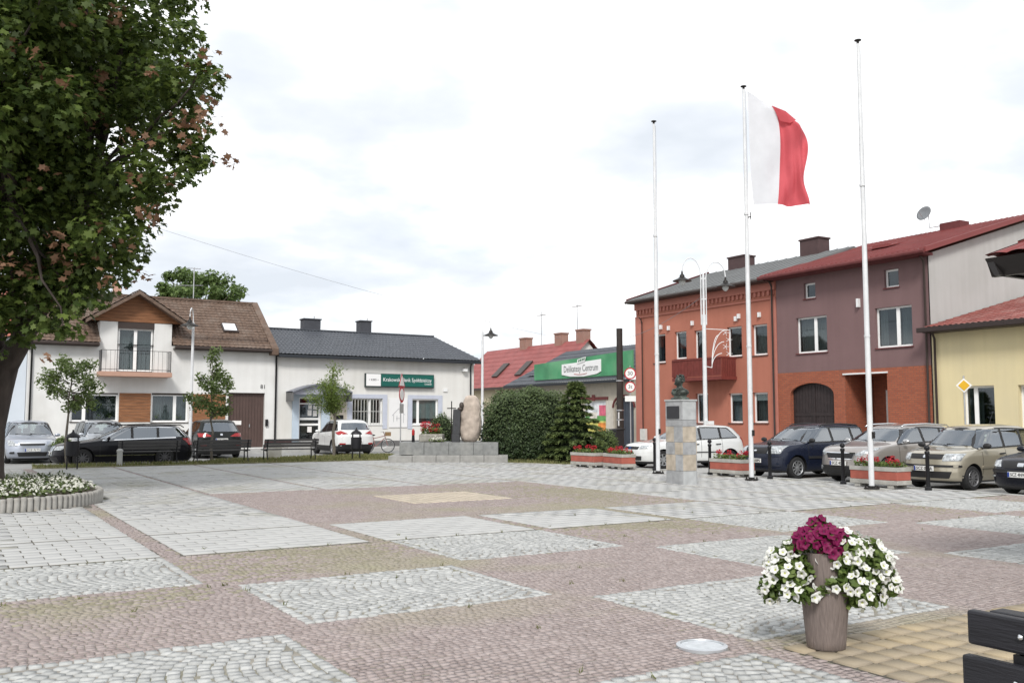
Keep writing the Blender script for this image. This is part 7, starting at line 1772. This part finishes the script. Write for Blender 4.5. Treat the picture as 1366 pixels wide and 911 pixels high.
def planter(label, flabel, x, y, L_, rz, nflow=16):
    T = thing('planter', label, 'planter', (x, y, 0.018), rz, 'red and grey concrete planters')
    w_ = 0.52
    def fr_(z0, z1, grow=0.0, mat=None, nm=''):
        g = MB(); a, b = L_ / 2 + grow, w_ / 2 + grow
        g.box(-b, b, -a, a, z0, z1); return g.build(nm, mat, T, world=False, bevel=0.012)
    fr_(0.07, 0.17, 0.0, M_pgrey, 'lower_band'); fr_(0.172, 0.375, -0.012, M_pred, 'red_band')
    g = MB(); a, b, t_ = L_ / 2, w_ / 2, 0.07
    g.box(-b, b, -a, -a + t_, 0.377, 0.47); g.box(-b, b, a - t_, a, 0.377, 0.47); g.box(-b, -b + t_, -a + t_, a - t_, 0.377, 0.47); g.box(b - t_, b, -a + t_, a - t_, 0.377, 0.47); g.build('rim', M_pgrey, T, world=False)
    for sy in (-1, 1):
        for sx in (-1, 1): g = MB(); g.tbox(Matrix.Translation((sx * 0.17, sy * (L_ / 2 - 0.2), 0.035)), 0.14, 0.16, 0.07); g.build('foot', M_pgrey, T, world=False)
    g = MB(); g.box(-b + 0.07, b - 0.07, -a + 0.07, a - 0.07, 0.376, 0.43); g.build('soil', MATS['bed_soil'], T, world=False)
    Gm = thing('geranium', flabel, 'flowers', (x, y, 0.44), rz, 'red geraniums in the planters')
    n = int(520 * L_); p = np.c_[rng.uniform(-0.22, 0.22, n), rng.uniform(-L_ / 2 + 0.06, L_ / 2 - 0.06, n), rng.uniform(0.0, 0.16, n)]
    V, st, ix = leaves(p, rng.uniform(0.05, 0.09, n), 'oval', None, 0.7); link('foliage', np_mesh('foliage', V, st, ix, M_pl, rng.random(n)), Gm)
    P_ = []; 
    for k in range(nflow):
        c = np.array([random.uniform(-0.2, 0.2), random.uniform(-L_ / 2 + 0.05, L_ / 2 - 0.05), random.uniform(0.12, 0.26)])
        q = rng.normal(0, 1, (26, 3)); q /= np.linalg.norm(q, axis=1)[:, None]; P_.append(c + q * 0.055)
    P_ = np.concatenate(P_); V, st, ix = leaves(P_, rng.uniform(0.035, 0.055, len(P_)), 'oval', None, 1.0); link('flower_heads', np_mesh('flower_heads', V, st, ix, M_ger, rng.random(len(st))), Gm)['kind'] = 'stuff'
planter('red banded planter leftmost at the foot of the spruce', 'red geraniums in the leftmost planter by the spruce', 18.15, 24.95, 1.2, R(4), 12)
planter('red banded planter second from the spruce beside the left flagpole', 'red geraniums in the planter left of the first flagpole', 18.35, 23.55, 1.2, R(-8), 15)
planter('red banded planter between the bust pillar and the middle flagpole', 'red geraniums in the planter right of the bust', 18.72, 18.98, 1.25, R(0), 18)
planter('red banded planter behind the nearest flagpole', 'red geraniums in the planter in front of the crossover', 18.72, 14.2, 1.3, R(0), 18)

# ---- benches and litter bins on the verge
M_slat = P('grey_slat', (0.055, 0.053, 0.052), 0.55, var=0.2, scale=4, stretch=(0.5, 4, 4))
def park_bench(label, x0, x1, y):
    T = thing('park_bench', label, 'bench', ((x0 + x1) / 2, y, 0.02), 0, 'slatted benches along the verge'); ORG[T.name] = Vector(((x0 + x1) / 2, y, 0.02))
    for k in range(4): g = MB(); g.box(x0, x1, y + 0.02 + k * 0.10, y + 0.10 + k * 0.10, 0.44, 0.475); g.build('seat_slat', M_slat, T, bevel=0.005)
    for k in range(3): g = MB(); g.box(x0, x1, y - 0.055 - k * 0.03, y - 0.02 - k * 0.03, 0.54 + k * 0.105, 0.63 + k * 0.105); g.build('back_slat', M_slat, T, bevel=0.005)
    for x in (x0 + 0.12, x1 - 0.12):
        g = MB(); g.tube([(x, y - 0.16, 0.02), (x, y - 0.05, 0.25), (x, y - 0.02, 0.44), (x, y - 0.12, 0.84)], 0.022, 6); g.tube([(x, y + 0.46, 0.02), (x, y + 0.38, 0.22), (x, y + 0.40, 0.43)], 0.022, 6); g.tube([(x, y - 0.02, 0.42), (x, y + 0.42, 0.42)], 0.02, 6)
        g.tube([(x, y - 0.06, 0.62), (x, y + 0.2, 0.66), (x, y + 0.42, 0.62), (x, y + 0.40, 0.43)], 0.018, 6); g.build('leg_frame', M_black, T, auto=50)
park_bench('slatted bench nearest the maple in front of the black estate', 5.12, 7.15, 34.0)
park_bench('slatted bench in front of the dark sport utility car', 7.60, 9.62, 34.0)
park_bench('slatted bench in front of the bank door', 10.10, 12.16, 34.0)
def litter_bin(label, x, y):
    T = thing('litter_bin', label, 'litter bin', (x, y, 0.02), 0, 'black litter bins')
    g = MB(); g.lathe([(0.17, 0.42), (0.20, 0.44), (0.205, 0.86), (0.20, 0.88), (0.185, 0.88), (0.18, 0.5)], 20, Matrix.Translation((x, y, 0)), caps=True); g.build('basket', M_black, T, auto=40)
    g = MB(); g.lathe([(0.215, 0.99), (0.215, 1.02), (0.15, 1.10), (0.06, 1.15), (0.03, 1.19), (0.03, 1.23), (0.0001, 1.25)], 20, Matrix.Translation((x, y, 0))); g.build('roof', M_black, T, auto=40)
    for sg in (-1, 1): g = MB(); g.box(x + sg * 0.15 - 0.02, x + sg * 0.15 + 0.02, y - 0.02, y + 0.02, 0.0, 1.02); g.build('leg', M_black, T)
litter_bin('black roofed litter bin by the young tree nearest the maple', 3.55, 32.4)
litter_bin('black roofed litter bin in front of the white sport utility car', 13.6, 33.75)
g = MB(); g.lathe([(0.09, 0.0), (0.09, 0.45), (0.105, 0.46), (0.105, 0.52), (0.06, 0.56), (0.0001, 0.57)], 16, Matrix.Translation((5.15, 33.75, 0.02))); solo(g, 'stone_post', M_kerb, 'short pale stone post at the left end of a bench', 'post', auto=40)
g = MB(); g.box(10.98, 11.5, 36.3, 36.7, -0.02, 0.62); g.box(10.95, 11.53, 36.27, 36.73, 0.62, 0.66); solo(g, 'utility_cabinet', M_pgrey, 'squat grey concrete cabinet between two benches', 'cabinet', bevel=0.01)

# ---- bicycle by the bank
BK = thing('bicycle', 'bicycle leaning by the bank wall behind the white car', 'bicycle', (18.7, 43.6, -0.1), R(-20))
M_bfr = P('bike_frame', (0.30, 0.16, 0.15), 0.4, 0.3)
for x in (-0.5, 0.52):
    w_ = bpy.data.objects.new('wheel', None); COL.objects.link(w_); w_.parent = BK; w_.location = (x, 0, 0.34)
    g = MB(); g.tube([(0.33 * math.cos(k * 0.2618), 0, 0.33 * math.sin(k * 0.2618)) for k in range(25)], 0.02, 6); g.build('tyre', M_tyre, w_, world=False)
    g = MB(); g.tube([(0.305 * math.cos(k * 0.2618), 0, 0.305 * math.sin(k * 0.2618)) for k in range(25)], 0.01, 5)
    for k in range(12): g.tube([(0, 0, 0), (0.3 * math.cos(k * 0.5236), 0, 0.3 * math.sin(k * 0.5236))], 0.003, 3)
    g.build('rim', M_steel, w_, world=False)
g = MB()
for a, b in (((-0.5, 0.34), (-0.1, 0.3)), ((-0.1, 0.3), (-0.22, 0.78)), ((-0.5, 0.34), (-0.2, 0.72)), ((-0.1, 0.3), (0.36, 0.72)), ((-0.2, 0.7), (0.34, 0.82)), ((0.52, 0.34), (0.34, 0.9)), ((0.34, 0.9), (0.30, 1.02))): g.tube([(a[0], 0, a[1]), (b[0], 0, b[1])], 0.02, 6)
g.build('frame', M_bfr, BK, world=False)
g = MB(); g.tube([(0.18, -0.28, 1.04), (0.30, -0.1, 1.03), (0.30, 0.1, 1.03), (0.18, 0.28, 1.04)], 0.014, 6); g.build('handlebar', M_steel, BK, world=False)
g = MB(); g.ell((-0.25, 0, 0.86), 0.14, 0.08, 0.045, 10, 6); g.build('saddle', M_black, BK, world=False)
g = MB(); g.box(0.38, 0.66, -0.16, 0.16, 0.82, 1.02); g.build('basket', P('wicker', (0.22, 0.14, 0.07), 0.8, var=0.3, scale=20), BK, world=False)

# ---- boulder monument
mo = cw((600 - 683) / 1241 * 35.0, 35.0)
def mp(a, b, z_): return mo + axr * a + axf * b + Vector((0, 0, z_))
MN = thing('monument', 'stepped grey granite plinth carrying a pale boulder and a dark stele', 'monument', mo)
M_gran = P('grey_granite', (0.20, 0.205, 0.20), 0.7, var=0.18, scale=6, bump=0.2, bscale=50, dirt=(0.27, 0.27, 0.255), dscale=1.5)
M_gran2 = P('step_granite', (0.29, 0.285, 0.27), 0.75, var=0.15, scale=5, bump=0.2, bscale=50)
for k in range(5):
    a0, a1 = -2.15 + k * 0.87, -2.15 + (k + 1) * 0.87 - 0.012
    g = MB(); g.prism([mp(a0, -1.0, 0), mp(a1, -1.0, 0), mp(a1, 1.2, 0), mp(a0, 1.2, 0)], (0, 0, 0.26 if k else 0.24)); g.build('step_stone', M_gran2, MN, bevel=0.012)
for k in range(4):
    a0, a1 = -1.80 + k * 0.91, -1.80 + (k + 1) * 0.91 - 0.008
    g = MB(); g.prism([mp(a0, -0.6, 0.262), mp(a1, -0.6, 0.262), mp(a1, 1.0, 0.262), mp(a0, 1.0, 0.262)], (0, 0, 0.46)); g.build('plinth_stone', M_gran, MN, bevel=0.012)
from mathutils import noise as _nz
NZ = _nz.noise
g = MB(); vs = []; nu, nv_ = 44, 36
for j in range(nv_ + 1):
    ph = math.pi * j / nv_
    for i in range(nu):
        th = 2 * math.pi * i / nu; e = 0.75
        sx = math.copysign(abs(math.cos(th)) ** e, math.cos(th)); sy = math.copysign(abs(math.sin(th)) ** e, math.sin(th))
        rr = math.sin(ph) ** 0.55; z_ = -math.cos(ph)
        qv = Vector((sx * rr, sy * rr, z_ * 2)); n_ = 1 + 0.16 * NZ(qv * 1.1) + 0.10 * NZ(qv * 2.6 + Vector((3, 1, 7))) + 0.05 * NZ(qv * 6) - 0.16 * max(0, z_ - 0.45) - 0.05 * max(0, -z_ - 0.5)
        vs.append(mp(0.78 + 0.41 * sx * rr * n_ * (1 - 0.08 * z_) + 0.03 * z_, 0.1 + 0.36 * sy * rr * n_, 0.70 + 0.88 + 0.89 * z_))
fs = [(j * nu + i, j * nu + (i + 1) % nu, (j + 1) * nu + (i + 1) % nu, (j + 1) * nu + i) for j in range(nv_) for i in range(nu)]
g.add(vs, fs); g.build('boulder', P('pale_boulder', (0.42, 0.355, 0.30), 0.9, var=0.2, scale=5, bump=0.9, bscale=6, dirt=(0.33, 0.28, 0.24), dscale=3), MN, smooth=True)
g = MB(); g.prism([mp(0.10, -0.30, 0.72), mp(0.40, -0.30, 0.72), mp(0.40, 0.05, 0.72), mp(0.10, 0.05, 0.72)], (0, 0, 0.30)); g.prism([mp(0.12, -0.28, 1.02), mp(0.40, -0.28, 1.02), mp(0.40, 0.03, 1.02), mp(0.12, 0.03, 1.02)], tuple(axr * 0.03 + Vector((0, 0, 0.92)))); g.build('stele', P('dark_basalt', (0.045, 0.046, 0.050), 0.6, var=0.2, scale=8), MN, bevel=0.02)
g = MB(); g.ell(mp(0.46, -0.22, 2.08), 0.09, 0.09, 0.13, 12, 8); g.ell(mp(0.42, -0.2, 1.95), 0.13, 0.10, 0.08, 12, 6); g.build('bronze_head', P('bronze_patina', (0.075, 0.062, 0.055), 0.5, 0.5, var=0.25, scale=10), MN, smooth=True)
g = MB(); g.tube([mp(0.05, 0.35, 0.72), mp(0.05, 0.35, 2.25)], 0.02, 6); g.tube([mp(-0.12, 0.35, 1.98), mp(0.22, 0.35, 1.98)], 0.02, 6); g.build('cross', M_dark, MN)
TR = thing('stone_trough', 'rough stone flower trough on the monument plinth', 'trough', mp(-0.7, 0, 0.722))
g = MB(); g.prism([mp(-1.12, -0.2, 0.722), mp(-0.25, -0.2, 0.722), mp(-0.2, 0.3, 0.722), mp(-1.15, 0.3, 0.722)], (0, 0, 0.30)); g.build('basin', P('rough_stone', (0.26, 0.25, 0.22), 0.9, var=0.25, scale=6, bump=0.7, bscale=12), TR, bevel=0.05)
GR = thing('geranium', 'red geraniums in the stone trough beside the boulder', 'flowers', mp(-0.7, 0, 1.0), 0, 'red geraniums in the planters')
n = 500; q = np.array([tuple(mp(random.uniform(-1.05, -0.3), random.uniform(-0.15, 0.25), random.uniform(1.0, 1.25))) for _ in range(n)]) - np.array(ORG[GR.name])
V, st, ix = leaves(q, rng.uniform(0.06, 0.1, n), 'oval', None, 0.7); link('foliage', np_mesh('foliage', V, st, ix, M_pl, rng.random(n)), GR)
P_ = []
for k in range(22):
    c = np.array(tuple(mp(random.uniform(-1.05, -0.35), random.uniform(-0.2, 0.2), random.uniform(1.15, 1.42)))) - np.array(ORG[GR.name]); q = rng.normal(0, 1, (26, 3)); q /= np.linalg.norm(q, axis=1)[:, None]; P_.append(c + q * 0.07)
P_ = np.concatenate(P_); V, st, ix = leaves(P_, rng.uniform(0.04, 0.07, len(P_)), 'oval', None, 1.0); link('flower_heads', np_mesh('flower_heads', V, st, ix, M_ger, rng.random(len(st))), GR)['kind'] = 'stuff'
GL = thing('grave_lantern', 'small red and black candle lantern on the monument', 'lantern', mp(-1.33, -0.25, 0.722))
g = MB(); g.lathe([(0.055, 0.722), (0.06, 0.74), (0.05, 0.97), (0.05, 0.98)], 12, Matrix.Translation(mp(-1.33, -0.25, 0))); g.build('base', M_black, GL, auto=40)
g = MB(); g.lathe([(0.05, 0.981), (0.055, 1.0), (0.055, 1.14), (0.03, 1.2), (0.0001, 1.22)], 12, Matrix.Translation(mp(-1.33, -0.25, 0))); g.build('red_glass', P('red_glass', (0.35, 0.02, 0.02), 0.15), GL, auto=40)
WR = thing('bouquet', 'small white bouquet lying on the edge of the plinth', 'bouquet', mp(-0.42, -0.48, 0.722))
q = np.array([(random.gauss(0, 0.13), random.gauss(0, 0.05), 0.08 + abs(random.gauss(0, 0.06))) for _ in range(90)]); V, st, ix = leaves(q, rng.uniform(0.06, 0.1, 90), 'oval', None, 1.0); link('petals', np_mesh('petals', V, st, ix, M_petalw, rng.random(90)), WR)
q = np.array([(random.gauss(0, 0.15), random.gauss(0, 0.06), 0.04 + abs(random.gauss(0, 0.03))) for _ in range(70)]); V, st, ix = leaves(q, rng.uniform(0.08, 0.12, 70), 'oval', None, 1.0); link('foliage', np_mesh('foliage', V, st, ix, M_pl, rng.random(70)), WR)

# ---- bust on its pillar
X0, Y0_ = 15.28, 17.14
BP = thing('bust_monument', 'bronze bust on a square pillar clad in grey and tan stone', 'monument', (X0 + 0.24, Y0_ + 0.3, 0))
M_s1 = P('grey_stone', (0.31, 0.315, 0.32), 0.7, var=0.2, scale=6, bump=0.3, bscale=30); M_s2 = P('tan_stone', (0.41, 0.355, 0.285), 0.7, var=0.2, scale=6, bump=0.3, bscale=30); M_s3 = P('pale_stone', (0.40, 0.41, 0.41), 0.7, var=0.12, scale=6, bump=0.2, bscale=30)
X1, Y1_ = X0 + 0.47, Y0_ + 0.60
g = MB(); g.box(X0 + 0.02, X1 - 0.02, Y0_ + 0.02, Y1_ - 0.02, 0, 2.02); g.build('core', M_kerb, BP)
rows = [(0.0, 0.33), (0.335, 0.72), (0.725, 1.02), (1.025, 1.40), (1.405, 1.56), (1.565, 2.04)]
pat = {'x': [[(0, 1, M_s1)], [(0, .42, M_s1), (.42, 1, M_s2)], [(0, .45, M_s2), (.45, 1, M_s1)], [(0, .5, M_s1), (.5, 1, M_s2)], [(0, 1, M_s1)], [(0, 1, M_s1)]],
       'y': [[(0, 1, M_s3)], [(0, 1, M_s2)], [(0, 1, M_s1)], [(0, 1, M_s2)], [(0, 1, M_s1)], [(0, 1, M_s3)]]}
for (z0_, z1_), px_, py_ in zip(rows, pat['x'], pat['y']):
    for a, b, m_ in px_:
        ya, yb = Y0_ + 0.6 * a + 0.003, Y0_ + 0.6 * b - 0.003
        g = MB(); g.box(X0, X0 + 0.02, ya, yb, z0_ + 0.003, z1_); g.build('stone_tile', m_, BP); g = MB(); g.box(X1 - 0.02, X1, ya, yb, z0_ + 0.003, z1_); g.build('stone_tile', m_, BP)
    for a, b, m_ in py_:
        xa, xb = X0 + 0.023 + 0.42 * a, X0 + 0.023 + 0.42 * b
        g = MB(); g.box(xa, xb, Y0_, Y0_ + 0.02, z0_ + 0.003, z1_); g.build('stone_tile', m_, BP); g = MB(); g.box(xa, xb, Y1_ - 0.02, Y1_, z0_ + 0.003, z1_); g.build('stone_tile', m_, BP)
g = MB(); g.box(X0 - 0.02, X1 + 0.02, Y0_ - 0.02, Y1_ + 0.02, 2.02, 2.06); g.build('cap_stone', M_s3, BP, bevel=0.008)
g = MB(); g.box(X0 - 0.025, X0 - 0.001, Y0_ + 0.09, Y0_ + 0.53, 1.60, 1.90); g.build('plaque', P('black_plaque', (0.03, 0.03, 0.034), 0.35, var=0.1), BP, bevel=0.006)
M_brz = P('green_bronze', (0.055, 0.062, 0.055), 0.5, 0.55, var=0.45, scale=9, dirt=(0.16, 0.20, 0.17), dscale=5, bump=0.4, bscale=14)
cxb, cyb = X0 + 0.22, Y0_ + 0.30
g = MB(); vs = []; nu = 24
secs = [(2.062, .19, .25, 0, 2.4), (2.10, .18, .24, 0, 2.4), (2.13, .13, .16, 0, 2.2), (2.17, .15, .19, 0, 2.2), (2.22, .16, .26, 0, 2.4), (2.28, .15, .25, 0, 2.2), (2.32, .11, .17, 0.0, 2), (2.355, .075, .085, -.005, 2), (2.39, .07, .07, -.015, 2),
        (2.42, .085, .072, -.03, 2), (2.46, .105, .085, -.03, 2), (2.52, .118, .092, -.02, 2), (2.57, .115, .092, -.005, 2), (2.62, .09, .075, .005, 2), (2.65, .05, .045, .01, 2), (2.66, .001, .001, .01, 2)]
for z_, rx_, ry_, ox_, e in secs:
    for i in range(nu):
        t = 2 * math.pi * i / nu; vs.append((cxb + ox_ + rx_ * math.copysign(abs(math.cos(t)) ** (2 / e), math.cos(t)), cyb + ry_ * math.copysign(abs(math.sin(t)) ** (2 / e), math.sin(t)), z_))
g.add(vs, [(j * nu + i, j * nu + (i + 1) % nu, (j + 1) * nu + (i + 1) % nu, (j + 1) * nu + i) for j in range(len(secs) - 1) for i in range(nu)] + [tuple(range(nu))[::-1]]); bust = g.build('bust', M_brz, BP, smooth=True)
g = MB(); g.prism([(cxb - 0.125, cyb - 0.012, 2.53), (cxb - 0.165, cyb - 0.018, 2.485), (cxb - 0.12, cyb - 0.018, 2.475)], (0, 0.03, 0)); g.build('nose', M_brz, bust)
for sg in (-1, 1): g = MB(); g.ell((cxb, cyb + sg * 0.095, 2.50), 0.03, 0.012, 0.04, 8, 6); g.build('ear', M_brz, bust, smooth=True); g = MB(); g.ell((cxb - 0.118, cyb + sg * 0.035, 2.525), 0.014, 0.022, 0.012, 8, 6); g.build('eye', M_brz, bust, smooth=True)
g = MB()
for k in range(60):
    a = random.uniform(-2.3, 2.3); z_ = random.uniform(2.5, 2.66); rr_ = 0.11 * (1 - ((z_ - 2.5) / 0.2) ** 2 * 0.5); g.ell((cxb + 0.005 + rr_ * math.cos(a), cyb + rr_ * 0.85 * math.sin(a), z_), 0.032, 0.032, 0.026, 6, 5)
for k in range(16): a = random.uniform(0, 6.28); g.ell((cxb - 0.115 + random.gauss(0, 0.012), cyb + random.gauss(0, 0.03), 2.445 + random.gauss(0, 0.01)), 0.022, 0.022, 0.016, 6, 5)
for k in range(30): a = random.uniform(-1.2, 1.2) + math.pi; g.ell((cxb + 0.15 * math.cos(a), cyb + 0.2 * math.sin(a), random.uniform(2.18, 2.32)), 0.03, 0.035, 0.02, 6, 5)
g.build('hair_and_lapels', M_brz, bust, smooth=True)['kind'] = 'stuff'

# ---- heavy bench in the near right corner
NB2 = thing('plank_bench', 'heavy black plank bench in the near right corner', 'bench', (4.0, 1.5, 0.0))
M_blackw = P('black_plank', (0.016, 0.016, 0.020), 0.45, var=0.25, scale=5, stretch=(4, 0.4, 4), bump=0.25, bscale=25)
bx_ = 3.72
def plank(y1, L_, z0_, z1_, x0_, x1_, nm):
    g = MB(); g.box(x0_, x1_, y1 - L_, y1, z0_, z1_); return g.build(nm, M_blackw, NB2, bevel=0.012)
plank(2.40, 2.1, 0.665, 0.805, bx_ - 0.03, bx_ + 0.02, 'back_plank'); plank(2.40, 2.1, 0.49, 0.63, bx_ - 0.075, bx_ - 0.025, 'back_plank'); plank(2.36, 2.02, 0.765, 0.80, bx_ + 0.06, bx_ + 0.16, 'top_plank')
for k in range(3): plank(2.40, 2.1, 0.42, 0.465, bx_ + 0.06 + k * 0.15, bx_ + 0.19 + k * 0.15, 'seat_plank')
for yy in (2.13, 0.55):
    g = MB(); g.box(bx_ + 0.022, bx_ + 0.058, yy, yy + 0.08, 0.0, 0.76); g.box(bx_ - 0.022, bx_ + 0.022, yy, yy + 0.08, 0.45, 0.66); g.box(bx_ + 0.058, bx_ + 0.5, yy, yy + 0.08, 0.36, 0.418); g.box(bx_ + 0.42, bx_ + 0.47, yy, yy + 0.08, 0.0, 0.36); g.build('leg_frame', M_black, NB2)
for z_, x_, yy in ((0.56, bx_ - 0.077, 2.17), (0.735, bx_ - 0.032, 2.17)):
    g = MB(); g.lathe([(0.014, 0.0), (0.012, 0.008), (0.0001, 0.012)], 10, Matrix.Translation((x_, yy, z_)) @ Matrix.Rotation(R(-90), 4, 'Y')); g.build('bolt', M_chrome, NB2, smooth=True)

# ---- overhead cables
def cable(label, a, b, sag, r_=0.012):
    a, b = Vector(a), Vector(b); g = MB(); g.tube([a.lerp(b, t) + Vector((0, 0, -sag * 4 * t * (1 - t))) for t in np.linspace(0, 1, 18)], r_, 4)
    solo(g, 'overhead_cable', P('cable_grey', (0.22, 0.22, 0.23), 0.7), label, 'cable')
cable('thin cable sagging across the sky from the maple', (4.0, 44.0, 11.2), (28.5, 41.5, 5.9), 0.4, 0.007)
cable('pale cable strung from the double street lamp to the shop', (lx, ly, 6.35), (32.0, 40.5, 6.0), 0.25)
